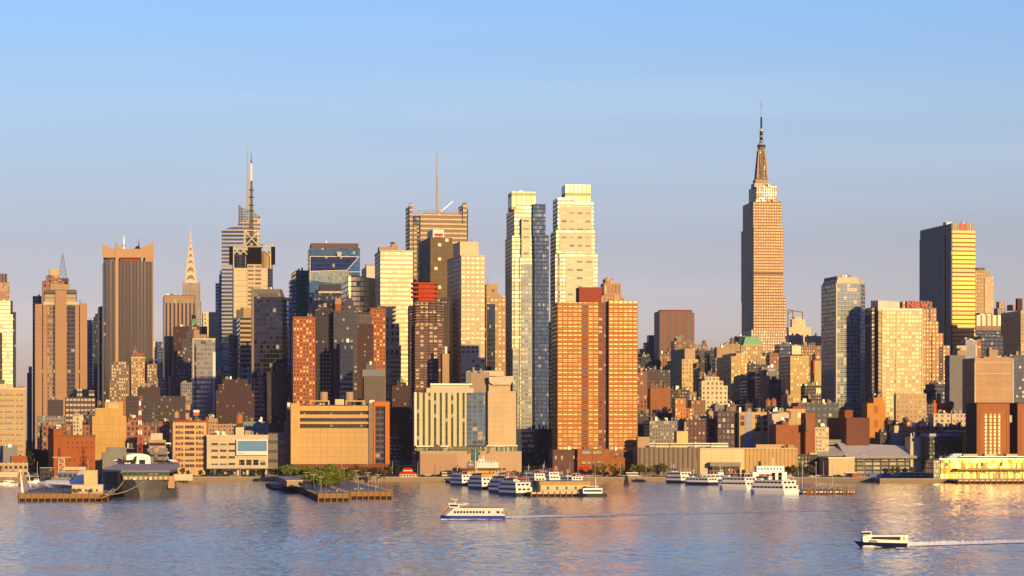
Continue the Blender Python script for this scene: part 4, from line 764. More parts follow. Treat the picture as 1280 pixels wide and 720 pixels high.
# pavilion and cruise terminal
b = Bd('ticket_hall', 'low yellow ticket hall with a brown overhanging roof on the cruise pier', 'building', 1705, 583, 630)
b.box('wall', M('yellow_render', (.66, .45, .16)), 584, 631, 586, y0=0, d=10); b.wins(None, darkmetal, 610, 628, 588, 591.5, 4, 1, .35, .6, kind=1); b.box('roof', M('brown_roof', (.22, .11, .06)), 575, 632.5, 585.3, 587.5, y0=-2.5, d=14); b.box('side_hall', f_dark, 576, 584, 587.5, y0=2, d=8)
b.mast('flagpole', white, 594.3, 562, 586, .2, .1, y0=-3); b.box('tower', tan, 592.8, 596, 576, y0=-1, d=4); b.done()
b = Bd('ferry_boat', 'white stepped superstructure of a ship moored behind the ticket hall', 'boat', 1725, 584, 623)
b.box('superstructure', white, 585, 623, 578, 588, y0=2, d=8); b.box('superstructure', F('white_slot_cabin', (.5, .5, .5), (.1, .12, .15), 1.6, 4, .6, .7), 584.5, 592, 577, 586, y0=-.5, d=3); b.box('upper_deck', white, 598, 606, 573.5, 578, y0=3, d=5); b.mast('mast', white, 604, 569.5, 576, .5, .3, y0=4)
for k in range(9): b.mast('lifeboat_davit', white, 589+k*3.8, 575.8, 578.5, .3, .2, y0=2)
b.box('hull', darkmetal, 584, 624, 588, y0=0, d=12); b.done()
# brick podium
b = Bd('podium_building', 'long orange brick podium with parapet posts at the foot of the broad brick tower', 'building', 1768, 722, 838, xl=690, dmax=90)
ob_ = M('podium_brick', (.40, .16, .06), dirt=.2); b.box('wall', ob_, 722, 838, 574, para=MATS['podium_brick'], d=34)
b.box('wall', ob_, 722, 788, 563, y0=2, d=22); b.box('wall', ob_, 722, 760, 561, y0=1, d=20); b.wins(None, dbrick, 726, 753, 562.8, 569, 2, 1, .85, .7, y0=.9, kind=1); b.wins(None, dbrick, 762, 786, 565.5, 571, 4, 1, .8, .6, y0=1.9, kind=1); b.box('awning', M('red_awning', (.6, .02, .02)), 725, 737, 583, 586, y0=-1, d=2)
b.wins(None, dbrick, 742, 836, 579, 583, 12, 1, .3, .6, kind=1); b.wins(None, dbrick, 726, 752, 575.5, 581, 4, 1, .8, .7, kind=1)
for px_ in (741, 770, 786, 806, 822, 834): b.box('parapet_post', ob_, px_, px_+2.4, 571, 575, y0=-.4, d=1)
b.clutter(6, 725, 785, 563, 8); b.done()
B('garage', 'dark brown shaded garage wall left of the orange brick podium', 1772, 691, 721.5, 562, F('dark_brown_piers', (.17, .075, .06), (.08, .04, .04), 4, 3.5, .3, .7), clut=2)

# ---------------------------------------------------------------- right of centre: low city
B('office_tower', 'red brown tower with flared top and vertical dark window bands', 3000, 824.5, 863, 389, F('redbrown_bands', (.34, .11, .08), (.045, .03, .05), 3.6, 400, .6, 1, .5, 0, 0), boxes=[('flared_top', M('redbrown_top', (.3, .1, .07)), 827, 865, 387.2, 392, 1, 24)], keep=True).done()
B('office_tower', 'redder right bay of the flared red brown tower', 3020, 862, 868, 391, MATS['redbrown_bands'])
B('apartment_tower', 'hazy purple stepped tower left of the flared red brown tower', 3100, 807, 824, 428, F('purple_far', (.17, .12, .15), (.08, .07, .1), 3, 3.5, .5, .5), tiers=[(811, 819, 419)])
B('apartment_building', 'small orange far block at the skyline right of the broad brick tower', 3050, 798, 807, 436, f_brick)
for i, q in enumerate([
    ('brown far roofline block below the purple stepped tower', 2800, 796, 812, 443, f_brown, 5), ('dark long block below the orange far block', 2500, 799, 826, 450, f_navy, 6), ('brown tank topped block before the flared tower base', 2650, 825, 842, 442, f_brown, 7),
    ('tall brown block directly below the flared tower', 2700, 843, 868, 426, f_brown, 9), ('pale brown roof with bulkheads right of the flared tower', 2750, 868, 886, 433, f_peach, 6), ('dark block left of the small cream capped slab', 2600, 870, 895, 441, f_dark, 6), ('low dark block with thin chimneys in the centre of the low city', 2550, 884, 900, 438, f_navy, 5)]):
    B('apartment_building', q[0], q[1], q[2], q[3], q[4], q[5], clut=q[6], tiers=[(q[2]+3, q[2]+(q[3]-q[2])*.55, q[4]-4)] if i % 2 else (), tanks=[((q[2]+q[3])/2+3, q[4]-8, q[4], 5, 6)] if i in (2, 4) else ())
b = B('office_building', 'cream fronted slab with a taller square head and grey shaded left flank', 2420, 852.5, 873, 449, F('cream_front', (.66, .5, .26), (.07, .06, .06), 3, 3.5, .42, .45, blind=.3), xl=834, tiers=[(856, 869, 436, M('cream_head', (.55, .42, .27)))], clut=3, tanks=[(872, 452, 461, 5, -6)])
B('apartment_building', 'dark red brick walkup with white windows beside the broad brick tower', 2150, 795, 809, 465, f_lowb, tiers=[(800, 804, 460)], clut=3)
B('apartment_building', 'dark shaded block right of the red walkup', 2250, 806, 838, 462, f_dark, clut=7)
B('apartment_building', 'rust brown blank walled block under two roof tanks', 2080, 813, 838, 485, M('rust_wall', (.38, .17, .08), dirt=.25), xl=810, clut=6, tanks=[(815, 477, 486, 6, 8), (825, 475, 486, 5.5, 8), (831, 480, 486, 4, 8)])
B('apartment_building', 'shaded block behind the narrow orange tenement', 2200, 836, 862, 487, f_dark, clut=5)
B('apartment_building', 'narrow bright orange tenement stepping down to the right', 1960, 844, 857, 498, F('orange_tenement', (.6, .27, .08), (.12, .07, .05), 2.2, 3, .4, .5, blind=.3, bc=(.8, .6, .3)), boxes=[('lower_wing', MATS['facade_orange_brick'], 857, 866, 510, 545, 2, 12)], tanks=[(848.5, 485, 494, 5, 8)])
B('apartment_building', 'dark low block to the left of the narrow orange tenement', 1990, 795, 846, 516, f_dark, clut=16)
B('apartment_building', 'brown low block right of the narrow orange tenement', 2020, 864, 882, 500, f_brown, clut=5)
b = B('apartment_building', 'white stepped building with black windows and a gold left edge', 2080, 877, 904, 476, F('white_black', (.74, .62, .42), (.04, .04, .04), 3.2, 3.7, .4, .5, blind=.05), xl=873.5, tiers=[(881, 899, 471)], boxes=[('right_wing', MATS['white_black'], 904, 909.5, 482, 560, 1, 14)], clut=4, tanks=[(876, 463, 473, 6, 14), (887, 463, 472, 6, 14), (893, 465, 473, 6, 14)])
B('apartment_building', 'dark tall slab behind the white stepped building', 2500, 894, 914, 447, F('grey_slab', (.17, .15, .17), (.05, .06, .08), 2.8, 3.3, .5, .5, blind=.2), tiers=[(896, 912, 434, tan)], clut=3)
b = B('apartment_tower', 'gold tower with a wide lower storey and a cluttered setback roof', 2350, 914, 934, 445, F('gold_dots', (.62, .44, .2), (.2, .16, .09), 2.8, 3.2, .42, .5, blind=.4, bc=(.75, .62, .35)), xl=896, tiers=[(920, 930, 441)], clut=4, boxes=[('lower_storeys', tan, 916, 938, 494, 540, -4, 6)])
b = Bd('billboard', 'navy and mustard rooftop billboard below the gold tower', 'billboard', 2200, 918, 944)
b.box('panel', M('navy_panel', (.03, .04, .14), .6), 918.5, 925.5, 500, 509.5, d=.6); b.box('panel', M('mustard_panel', (.42, .27, .03), .6), 925.5, 943.5, 500, 509.5, y0=-.1, d=.6)
for px_ in (920, 928, 936, 942): b.mast('post', darkmetal, px_, 509, 520, .25, .25, y0=.5)
b.done()
B('apartment_building', 'tan roof terrace building carrying the navy and mustard billboard', 2190, 905, 948, 514, f_tan, clut=9)
b = Bd('office_building', 'ornate tan building with a pale green mansard roof and stepped right wing', 'building', 2750, 931, 953)
fo = F('ornate_tan', (.52, .36, .2), (.2, .12, .08), 2.6, 4.5, .45, .6, blind=.4, bc=(.75, .6, .35)); X = lambda px, y=0: b.lx(px, y)-b.c
b.box('wall', fo, 926, 953, 431.5, d=26); b.box('wing', fo, 926, 957, 445, y0=-2, d=24); b.box('wing', fo, 926, 960, 454, y0=-4, d=22)
b.mb('mansard_roof').prism([(X(929), 0), (X(953), 0), (X(953), 24), (X(929), 24)], b.z(431.5), b.z(420.5), M('pale_copper', (.3, .55, .32), .6), taper=[(X(933), 4), (X(950), 4), (X(950), 20), (X(933), 20)]); b.box('cornice', cream, 928.5, 954, 431, 432.3, y0=-1, d=27)
b.box('teal_flank', M('dark_teal', (.03, .12, .14)), 923.5, 930, 421, 445, y0=6, d=14); b.done()
for i, q in enumerate([('brown roof with a thin chimney left of the green mansard', 2680, 905, 925, 430, f_tan, 7), ('brown far block behind the green mansard', 2850, 921, 932, 420, f_brown, 3), ('dark busy tenement roofs below the green mansard', 2420, 936, 958, 455, f_dark, 14),
     ('rusty block under the foot of the tallest spired skyscraper', 2600, 962, 975, 441, f_lowb, 5), ('pale grey glass fronted low block among the dark tenements', 2300, 952, 972, 459, f_greyw, 4), ('black shaded tenement row behind the twin roof tanks', 2150, 934, 976, 474, f_dark, 18), ('rusty rooftop tank group in the dark tenement rows', 2120, 948, 962, 470, f_brown, 10)]):
    B('apartment_building', q[0], q[1], q[2], q[3], q[4], q[5], clut=q[6], tanks=[((q[2]+q[3])/2, q[4]-8, q[4], 6, 6)] if i in (0, 6) else ())
# small rooftops wedged between the rows
rr = random.Random(77); LOWG = [(f_lowb, 'small rusty brick tenement wedged among the low rooftops', 'rusty brick tenements among the low rooftops'), (f_dark, 'small dark tenement wedged among the low rooftops', 'dark tenements among the low rooftops'), (f_tan, 'small tan walled tenement wedged among the low rooftops', 'tan tenements among the low rooftops'), (f_greyw, 'small grey tenement wedged among the low rooftops', 'grey tenements among the low rooftops')]
for k in range(64):
    if k < 44: Yk = rr.uniform(1960, 2600); px_ = rr.uniform(800, 1020); top = 521-(Yk-1960)/640*58+rr.uniform(-5, 9)
    else: Yk = rr.uniform(1900, 2300); px_ = rr.choice([rr.uniform(60, 200), rr.uniform(1095, 1200)]); top = 531-(Yk-1900)/400*22+rr.uniform(-5, 6)
    wpx = rr.uniform(7, 15); m_, l_, g_ = rr.choice(LOWG); B('tenement', l_, Yk, px_, px_+wpx, top, m_, clut=rr.choice([2, 3, 4]), group=g_, tiers=[(px_+1, px_+wpx*.5, top-2.2)] if rr.random() < .5 else (), tanks=[(px_+wpx*.7, top-7, top, 4.5, 6)] if rr.random() < .25 else ())
# ---------------------------------------------------------------- the tallest spired skyscraper
b = Bd('skyscraper', 'tallest limestone skyscraper with stepped crown, dark mast and needle spire', 'building', 3350, 942, 981, xl=927, dmax=75)
es = F('limestone_piers', (.44, .27, .165), (.42, .28, .17), 3.3, 3.7, .56, .5, .45, .4, .08, (.4, .3, .2), .02, (.28, .17, .12), dirt=.08)
es2 = F('limestone_shade', (.46, .3, .2), (.1, .1, .12), 3.1, 3.7, .5, .55, .2, .1, .3, (.4, .36, .3), .02, dirt=.08)
D = b.dep
def cap(x0, x1, yt, yb, y0, xl): b.box('wall', es, x0, x1, yt, yb, y0=y0, xl=xl)
cap(942, 982.5, 372, None, 0, 927); cap(942, 979, 284, 374, 1.5, 926.5); b.box('wall', es, 941.5, 977.5, 252, 286, y0=3, xl=928.5); b.box('wall', es2, 945.5, 971, 233, 253, y0=6, xl=936)
b.box('base_wing', es2, 936, 986, 424, y0=-6, d=50); b.box('base_wing', es2, 939, 984, 412, y0=-3, d=50)
for q_ in (341, 374): b.box('dark_band', M('dark_band', (.25, .15, .11)), 942, 978.8, q_, q_+1.6, y0=1, d=.6)
X = lambda px, y=0: b.lx(px, y)-b.c
b.box('attic', cream, 943, 964, 229, 234, y0=9, d=20); b.box('attic', tan, 944.5, 960, 224, 229.5, y0=11, d=16)
cx = X(951.8, 18)
def fru(part, m, w0, w1, yb, yt, n=8): b.mb(part).cyl(cx-.0, 19, b.z(yb, 0, 19), b.z(yt, 0, 19), w0/2*3350/FP, m, w1/2*3350/FP, n)
mg = M('mast_stone', (.3, .22, .17), .6); fru('mast_base', mg, 15, 10.5, 224, 206); fru('mast_base', mg, 10.3, 9, 206, 184)
for sx in (-1, 1):
    for sy in (-1, 1): b.mb('buttress').bar((cx+sx*6.4, 19+sy*6.4, b.z(222)), (cx+sx*3.9, 19+sy*3.9, b.z(186)), 1.3, gst, .7)
for sx in (-.35, .35): b.mb('buttress').bar((cx+sx*9, 12.5, b.z(222)), (cx+sx*7, 14.2, b.z(186)), .7, f_dark, .6)
fru('observation_drum', darkmetal, 10.5, 10.5, 184, 181, 12); fru('observation_drum', palemetal, 8, 6, 181, 178.5, 12); fru('spire', darkmetal, 4.4, 3.8, 178.5, 164); fru('spire', palemetal, 3.0, 2.6, 168, 160); fru('spire', darkmetal, 2.6, 2.2, 160, 146); fru('spire', palemetal, 1.5, 1.2, 146, 133); fru('spire', darkmetal, .9, .2, 133, 124)
for q_ in (176, 170, 163): fru('spire', palemetal, 5.6, 5.6, q_+.6, q_, 10)
b.clutter(10, 943, 976, 252, 3, d=4); b.clutter(5, 947, 968, 233, 3, d=4); b.done()
# right of it
b = B('office_building', 'pale yellow stepped block with a dark roof gantry right of the tallest skyscraper', 3100, 986, 1014, 409, F('pale_yellow_w', (.74, .62, .38), (.35, .28, .2), 4, 4.2, .45, .5, blind=.4), xl=983, tiers=[(990, 1007, 399), (993, 1003, 396)], keep=True)
frame(b.mb('roof_gantry'), b, wood, [((985, 387), (985, 409)), ((985, 387), (1003, 390)), ((991, 388), (991, 400)), ((1003, 390), (1003, 400)), ((985, 392), (991, 388))], .5, 3); b.done()
for i, q in enumerate([('peach low block below the pale yellow stepped block', 2850, 986, 1004, 419, f_peach, 4), ('tan block with slotted windows left of the striped glass tower', 2800, 1010, 1027, 420, f_tan, 5), ('navy block behind the gold slab with white roof box', 2600, 974, 1000, 430, f_navy, 4), ('dark jumble of roofs left of the striped glass tower', 2450, 1002, 1027, 432, f_brown, 10)]):
    B('apartment_building', q[0], q[1], q[2], q[3], q[4], q[5], clut=q[6])
b = B('apartment_tower', 'gold slab with a bright white roof box and dark left flank', 2300, 988, 1011, 445, F('gold_slab', (.62, .46, .2), (.3, .24, .13), 2.6, 3.2, .4, .5, blind=.4, bc=(.78, .66, .4)), xl=973.5, boxes=[('roof_box', M('bright_box', (.85, .78, .55)), 990, 1001.5, 432, 443, 2, 8), ('roof_legs', darkmetal, 991, 1001, 443, 445, 3, 6)], clut=3)
B('apartment_building', 'small yellow and red walled building squeezed left of the striped glass tower', 2200, 1018, 1028, 451, M('yellow_wall', (.6, .45, .22)), tiers=[(1019, 1026, 443, f_lowb)], boxes=[('red_edge', M('red_edge', (.6, .1, .04)), 1016.5, 1018.5, 450, 468, 0, 6)], clut=4)
B('apartment_building', 'dark tenement left of the glass tower base with a bright lit panel', 2150, 1006, 1028, 482, f_dark, boxes=[('bright_panel', M('bright_box', (.8, .7, .5)), 1020, 1026, 485, 492, -1, 2)], clut=8)
# striped glass tower
b = Bd('apartment_tower', 'pale glass apartment tower with white floor lines and a chamfered top', 'building', 2000, 1046, 1076, xl=1026.5, dmax=40)
sg = F('striped_glass', (.42, .42, .4), (.13, .17, .21), 2.6, 3.1, .82, .76, .12, .5, .12, (.3, .28, .22), .02, dirt=.1)
X = lambda px, y=0: b.lx(px, y)-b.c; D = b.dep
b.mb('wall').prism([(X(1046), 0), (X(1075.5), 0), (X(1082, 8), 9), (X(1082, 8), D), (X(1046), D)], 0, b.z(354), sg); b.box('edge_pier', cream, 1045, 1046.5, 354, y0=-.5, d=2)
b.mb('chamfered_top').prism([(X(1046), 1), (X(1075), 1), (X(1081, 8), 9), (X(1081, 8), D-1), (X(1046), D-1)], b.z(354), b.z(346), M('pale_top2', (.7, .62, .45)), taper=[(X(1049), 3), (X(1072), 3), (X(1076, 8), 10), (X(1076, 8), D-3), (X(1049), D-3)])
b.box('left_parapet', tan, 1046, 1052, 345, 354, y0=4, d=D-6, xl=1030); lb = b.mb('floor_lines')
for k in range(58):
    z_ = b.z(356)-k*3.1
    if z_ > 2: lb.box(X(1046)-.15, X(1075.5)+.1, -.25, 0, z_-.45, z_, M('pale_line', (.6, .58, .52)))
b.clutter(4, 1050, 1072, 345, 2, hmax=1.5); b.done()
# cream gridded tower
b = Bd('apartment_tower', 'cream gridded balcony tower with a white slanted top', 'building', 1960, 1101, 1153.5, xl=1089)
cg = F('cream_grid', (.68, .56, .33), (.26, .2, .12), 2.9, 3.0, .7, .62, .12, .3, .4, (.66, .48, .24), .02, dirt=.1)
b.box('wall', cg, 1103, 1153.5, 388); b.box('side_balconies', F('side_balc', (.12, .1, .1), (.03, .03, .04), 30, 3.0, 1, .6), 1090, 1097, 384, y0=6, d=20); b.box('side_balconies', F('side_balc2', (.6, .45, .22), (.05, .04, .04), 30, 3.0, 1, .5), 1098, 1103, 388, y0=.3, d=14)
X = lambda px, y=0: b.lx(px, y)-b.c
b.mb('slanted_top').prism([(X(1098), 1), (X(1125), 1), (X(1125), 22), (X(1098), 22)], b.z(388), 0, M('white_top', (.78, .7, .55)), zt=[b.z(375.5), b.z(377), b.z(377), b.z(374)]); b.box('roof_parapet', white, 1103, 1153, 385.5, 388, y0=.5, d=1)
gb = b.mb('grid_frame')
for k in range(60):
    z_ = b.z(388)-k*3.0
    if z_ > 12: gb.box(X(1103), X(1153.5), -.35, 0, z_-.4, z_, M('grid_line', (.72, .6, .38)))
for px_ in (1103, 1120.5, 1153): gb.box(X(px_)-.5, X(px_)+.5, -.6, 0, 10, b.z(388), MATS['grid_line'])
for k in range(56):
    z_ = b.z(390)-k*3.0
    if z_ > 10: gb.box(X(1097.5), X(1102), -1.4, 1, z_-.5, z_, MATS['grid_line']); gb.box(X(1153.5), X(1155.3), -1.2, 3, z_-.5, z_, MATS['grid_line'])
b.box('lower_storeys', F('tan_lower', (.55, .4, .24), (.2, .13, .08), 3.4, 3.6, .4, .4, blind=.2), 1120, 1158, 492, y0=-3, d=20); b.clutter(4, 1128, 1150, 388, 6, hmax=2); b.done()
B('apartment_tower', 'thin yellow lit strip of a tower between the glass and the gridded towers', 2300, 1082, 1088, 443, M('yellow_wall', (.6, .45, .22)), th=8, tiers=[(1082, 1085.5, 440)])
# stepped tower with red letters
b = Bd('hotel', 'tan stepped art deco hotel tower with red letters NEW on its roof', 'building', 2500, 1130, 1187)
ny = F('deco_tan', (.52, .31, .17), (.4, .28, .16), 3.2, 3.8, .38, .48, blind=.5, bc=(.85, .65, .35))
b.box('wall', ny, 1128, 1165, 377, y0=3, d=26); b.box('wall', ny, 1150, 1170.5, 385, y0=1.5, d=24); b.box('wall', ny, 1150, 1173, 402, y0=0, d=24); b.box('wall', ny, 1165, 1179, 416.5, y0=-1.5, d=24); b.box('wall', ny, 1178.5, 1187.5, 432, y0=-3, d=24); b.box('shade_slot', f_dark, 1174.5, 1178.5, 433, y0=-2, d=3)
b.box('slot', f_dark, 1161, 1163, 380, 404, y0=1, d=1)
rl = M('red_letters', (.75, .05, .02), .5); lt = MB(); z0, z1 = b.z(384.3, 0, 1), b.z(376.5, 0, 1)
def seg(mb, x0, z0_, x1, z1_, r=.62): mb.bar((x0, .6, z0_), (x1, .6, z1_), r, rl)
wl = lambda px: b.lx(px, .6)-b.c
a, c_ = wl(1134.5), wl(1141); seg(lt, a, z0, a, z1); seg(lt, a, z1, c_, z0); seg(lt, c_, z0, c_, z1)
a, c_ = wl(1143.7), wl(1149); seg(lt, a, z0, a, z1); [seg(lt, a, q_, c_, q_) for q_ in (z0+.3, (z0+z1)/2, z1-.3)]
a, c_ = wl(1151), wl(1160); m1 = (a+c_)/2; seg(lt, a, z1, a+(c_-a)*.27, z0); seg(lt, a+(c_-a)*.27, z0, m1, z1-1); seg(lt, m1, z1-1, a+(c_-a)*.73, z0); seg(lt, a+(c_-a)*.73, z0, c_, z1)
lt.build('roof_letters', b.root); sf = b.mb('sign_frame'); sf.box(wl(1133), wl(1164), 1.3, 1.7, z0-.7, z1+.3, darkmetal); b.done()
# bronze glass slab
b = Bd('office_tower', 'tall bronze glass slab blazing gold in front with a shaded deep blue left side', 'building', 2530, 1190.5, 1219, xl=1150, th=10.5, dmax=140)
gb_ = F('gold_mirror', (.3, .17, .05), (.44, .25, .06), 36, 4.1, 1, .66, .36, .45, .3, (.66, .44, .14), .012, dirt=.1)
nv = F('shade_blue_glass', (.02, .03, .07), (.02, .035, .09), 1.5, 4.1, .92, .85, .5, 0, .02, (.05, .06, .1), .0, wr=.6)
X = lambda px, y=0: b.lx(px, y)-b.c; D = b.dep
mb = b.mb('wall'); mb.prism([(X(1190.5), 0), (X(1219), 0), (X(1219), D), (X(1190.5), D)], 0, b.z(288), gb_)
b.mb('shade_side').box(X(1190.5)-.6, X(1190.5)-.02, 8, D, 0, b.z(291), nv); b.mb('shade_side').box(X(1190.5)-1.4, X(1190.5)+.02, -.1, 7, 0, b.z(280), nv)  # shade of the bronze slab's left face, put into dark blue sheets
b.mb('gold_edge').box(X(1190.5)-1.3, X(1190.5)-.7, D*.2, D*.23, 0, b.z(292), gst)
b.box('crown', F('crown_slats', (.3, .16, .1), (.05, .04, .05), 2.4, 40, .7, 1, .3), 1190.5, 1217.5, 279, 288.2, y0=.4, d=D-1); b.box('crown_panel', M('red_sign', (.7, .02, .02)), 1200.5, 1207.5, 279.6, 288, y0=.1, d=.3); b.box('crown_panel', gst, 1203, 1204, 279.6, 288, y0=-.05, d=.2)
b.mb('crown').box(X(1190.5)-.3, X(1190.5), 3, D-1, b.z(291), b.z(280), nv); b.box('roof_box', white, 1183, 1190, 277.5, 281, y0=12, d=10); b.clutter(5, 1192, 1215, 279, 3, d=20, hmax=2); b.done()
b = B('office_tower', 'tan masonry slab with a paler right bay behind the bronze slab', 2850, 1219, 1242, 345, F('tan_slab', (.5, .34, .18), (.4, .28, .14), 3, 3.8, .3, .5, blind=.4), tiers=[(1219, 1236, 338)], boxes=[('pale_bay', F('pale_bay', (.68, .52, .3), (.3, .22, .13), 3, 3.8, .4, .5, blind=.3), 1231, 1242, 346.5, 540, -1, 3), ('roof_arch', darkmetal, 1221, 1231, 334.5, 338, 3, 8)])
B('office_building', 'block with five tall dark openings under a tan colonnade right of the bronze slab', 2650, 1220, 1253, 394, F('tall_openings', (.36, .24, .17), (.03, .03, .045), 5.4, 17, .66, .72, .2), tiers=[(1224, 1240, 391)], boxes=[('dark_storeys', f_navy, 1219, 1254, 413, 560, -1.2, 3)])
b = B('apartment_tower', 'blue grey slab tower with a gold lit right edge at the right frame edge', 2400, 1276, 1300, 388, F('gold_edge_f', (.62, .44, .2), (.15, .12, .09), 3, 3.3, .5, .5, blind=.2), xl=1251, dmax=80, keep=True)
b.box('penthouse', dbrick, 1272, 1278, 373, 388, y0=12, d=6); b.box('penthouse', tan, 1262, 1272, 381, 388, y0=30, d=8); b.done()
B('apartment_building', 'hazy stepped tower top left of the blue grey slab tower', 2900, 1247, 1257, 385, f_greyw, tiers=[(1249, 1256, 377, f_peach)])
B('office_building', 'small white slatted office with a brick end below the bronze slab', 2300, 1207, 1222, 425, F('slat_office', (.4, .38, .42), (.08, .08, .12), 2, 12, .5, .8), boxes=[('brick_end', f_brick, 1222, 1226.5, 424, 470, 0, 8)], clut=6)
B('office_building', 'dark blue shaded block in front of the five opening building', 2350, 1226, 1254, 420, f_navy, clut=3)
B('office_building', 'grey blank block with pale upper corner at the foot of the bronze slab', 2150, 1187, 1207, 444, M('grey_blank', (.25, .24, .25)), tiers=[(1197, 1208, 438, tan), ], clut=4, boxes=[('yellow_block', cream, 1196, 1208, 432, 445, 12, 8)])
B('apartment_building', 'grey shaded curtain wall block at the right edge behind the tan blank walled building', 2150, 1262, 1300, 444, F('shade_curtain', (.13, .14, .17), (.06, .08, .12), 2.6, 3.4, .7, .6, .1, .3), clut=3)
b = Bd('office_building', 'tan blank walled building with pale string courses and a small roof tower', 'building', 2000, 1218.5, 1267, xl=1203)
b.box('wall', panel('tan_blank', (.54, .36, .22), 5, 3.6, .15, .85), 1218.5, 1267, 447.5, d=26, xl=1203); b.box('roof_tower', tan, 1236.5, 1247.5, 437, 448, y0=4, d=8); b.box('roof_tower', tan, 1236.5, 1240, 434, 438, y0=4, d=4)
for q_ in (452.5, 466.5): b.box('string_course', cream, 1218, 1267.5, q_, q_+1, y0=-.5, d=1)
b.box('edge_pier', cream, 1265.5, 1267.3, 450, y0=-.5, d=2); b.box('edge_pier', cream, 1218.2, 1219.5, 452, y0=-.5, d=2); b.box('parapet', tan, 1230, 1262, 446, 448, y0=2, d=12); b.clutter(4, 1249, 1263, 447, 4); b.done()
# vent building in orange brick
b = Bd('vent_building', 'windowless orange brick ventilation tower with four tall slit windows at the right edge', 'building', 1770, 1221, 1262, xl=1207)
vb = F('vent_brick', (.42, .16, .05), (.37, .13, .04), 1.5, 60, .3, 1, .8, 0, 0, dirt=.1); vd = M('vent_shade', (.1, .06, .06), .85)  # last material: shade of the left flank put into a dark colour
b.box('wall', vb, 1221, 1262, 504, xl=1207, d=24); b.box('cornice', M('vent_cornice', (.2, .09, .05)), 1220.7, 1262.3, 503.2, 504.5, y0=-.3, d=24); b.mb('shaded_flank').box(b.lx(1221)-b.c-.15, b.lx(1221)-b.c-.01, 1, 23, 0, b.z(504.6), vd)
b.box('recessed_panel', panel('panel_brick', (.46, .18, .055), 1.4, 9, .2, .85), 1225, 1257, 514, 569, y0=-.25, d=.25)
for px_ in (1231, 1237, 1242.2, 1247.7): b.box('slit_window', F('slit_glass', (.3, .32, .16), (.28, .34, .2), 30, 2.4, 1, .7, .2, .1, .4, (.7, .6, .3)), px_, px_+2.6, 517.5, 568, y0=-.5, d=.25)
b.done()
b = Bd('vent_building', 'second orange brick ventilation tower cut off by the right edge of the photo', 'building', 1770, 1272, 1305, xl=1262)
b.box('wall', vb, 1272, 1305, 504, xl=1262, d=24); b.box('cornice', MATS['vent_cornice'], 1271.7, 1305, 503.2, 504.5, y0=-.3, d=24); b.box('recessed_panel', MATS['panel_brick'], 1276, 1303, 514, 569, y0=-.25, d=.25); b.mb('shaded_flank').box(b.lx(1272)-b.c-.15, b.lx(1272)-b.c-.01, 1, 23, 0, b.z(504.6), vd); b.box('link_window', M('teal_glass', (.04, .16, .2), .2), 1261.5, 1265, 519, 528, y0=6, d=2); b.done()
# low blocks right
B('apartment_building', 'white low building with two rows of square windows left of the vent towers', 1900, 1167, 1189, 517, F('white_square', (.66, .55, .4), (.05, .05, .05), 4.2, 3.6, .4, .5, blind=.1), clut=6)
B('apartment_building', 'cream low building with paired square windows next to the left vent tower', 1910, 1190, 1209, 517, F('cream_square', (.62, .5, .36), (.05, .05, .05), 3, 3.6, .5, .5, blind=.1), clut=5)
B('apartment_building', 'bright orange gabled roof house with stacks behind the white low building', 2050, 1165, 1190, 504, M('bright_orange', (.6, .18, .05)), clut=6, tanks=[(1189, 501, 513, 7, -3), (1173.5, 491, 502, 5, 5)], tiers=[(1167, 1176, 500)])
B('office_building', 'dark blue low blocks with railing in shade beneath the stepped hotel', 2200, 1155, 1190, 487, f_navy, clut=12, tiers=[(1165, 1184, 480)])
B('apartment_building', 'dark narrow block just left of the white low building', 2000, 1153, 1167, 505, f_dark, clut=4)
B('apartment_building', 'orange art deco apartment building with a stepped centre and faded murals', 1950, 1084, 1107, 504, M('deco_orange', (.62, .3, .08), dirt=.12), xl=1077, tiers=[(1092, 1104, 497)], boxes=[('mural', M('faded_mural', (.5, .2, .08)), 1093, 1098, 507, 516, -.3, .3), ('mural', MATS['faded_mural'], 1093, 1098, 525, 535, -.3, .3)], tanks=[(1100, 489, 497, 6, 7)], clut=3)
b = B('vent_building', 'dark maroon brick ventilation block beside the convention hall roof', 1850, 1058, 1087, 522, F('maroon_ribs', (.2, .075, .045), (.15, .05, .035), 1.6, 60, .3, 1, .8, 0, 0), xl=1034, dmax=40, boxes=[('upper_block', M('vent_rust', (.32, .12, .05)), 1056, 1066, 512.5, 523, 3, 12), ('slit_window', darkmetal, 1072, 1073, 532, 552, -.3, .3)])
B('apartment_building', 'dark grey low warehouse left of the maroon ventilation block', 1980, 1000, 1048, 503, F('dark_grey_wh', (.12, .13, .15), (.05, .06, .07), 4, 4.5, .5, .5), clut=6)
for i, q in enumerate([('cream battlement walled low building right of the orange deco building', 1900, 1112, 1148, 541, cream, 6), ('brown brick low building with ragged parapet near the gridded tower foot', 1960, 1112, 1142, 529, f_lowb, 8), ('dark chimneyed house left of the battlement walled building', 1880, 1100, 1113, 540, f_dark, 6), ('cream corner building under the gridded tower', 1930, 1118, 1130, 532, cream, 3), ('brown terrace of low roofs in front of the white square windowed building', 1850, 1145, 1208, 533, f_lowb, 20), ('white fronted low house in the terrace right of the gridded tower', 1840, 1138, 1163, 546, cream, 12)]):
    B('apartment_building', q[0], q[1], q[2], q[3], q[4], q[5], clut=q[6])
b = Bd('hangar', 'dark open hangar with blue roof edge and yellow corner post near the vent towers', 'building', 1820, 1162, 1205)
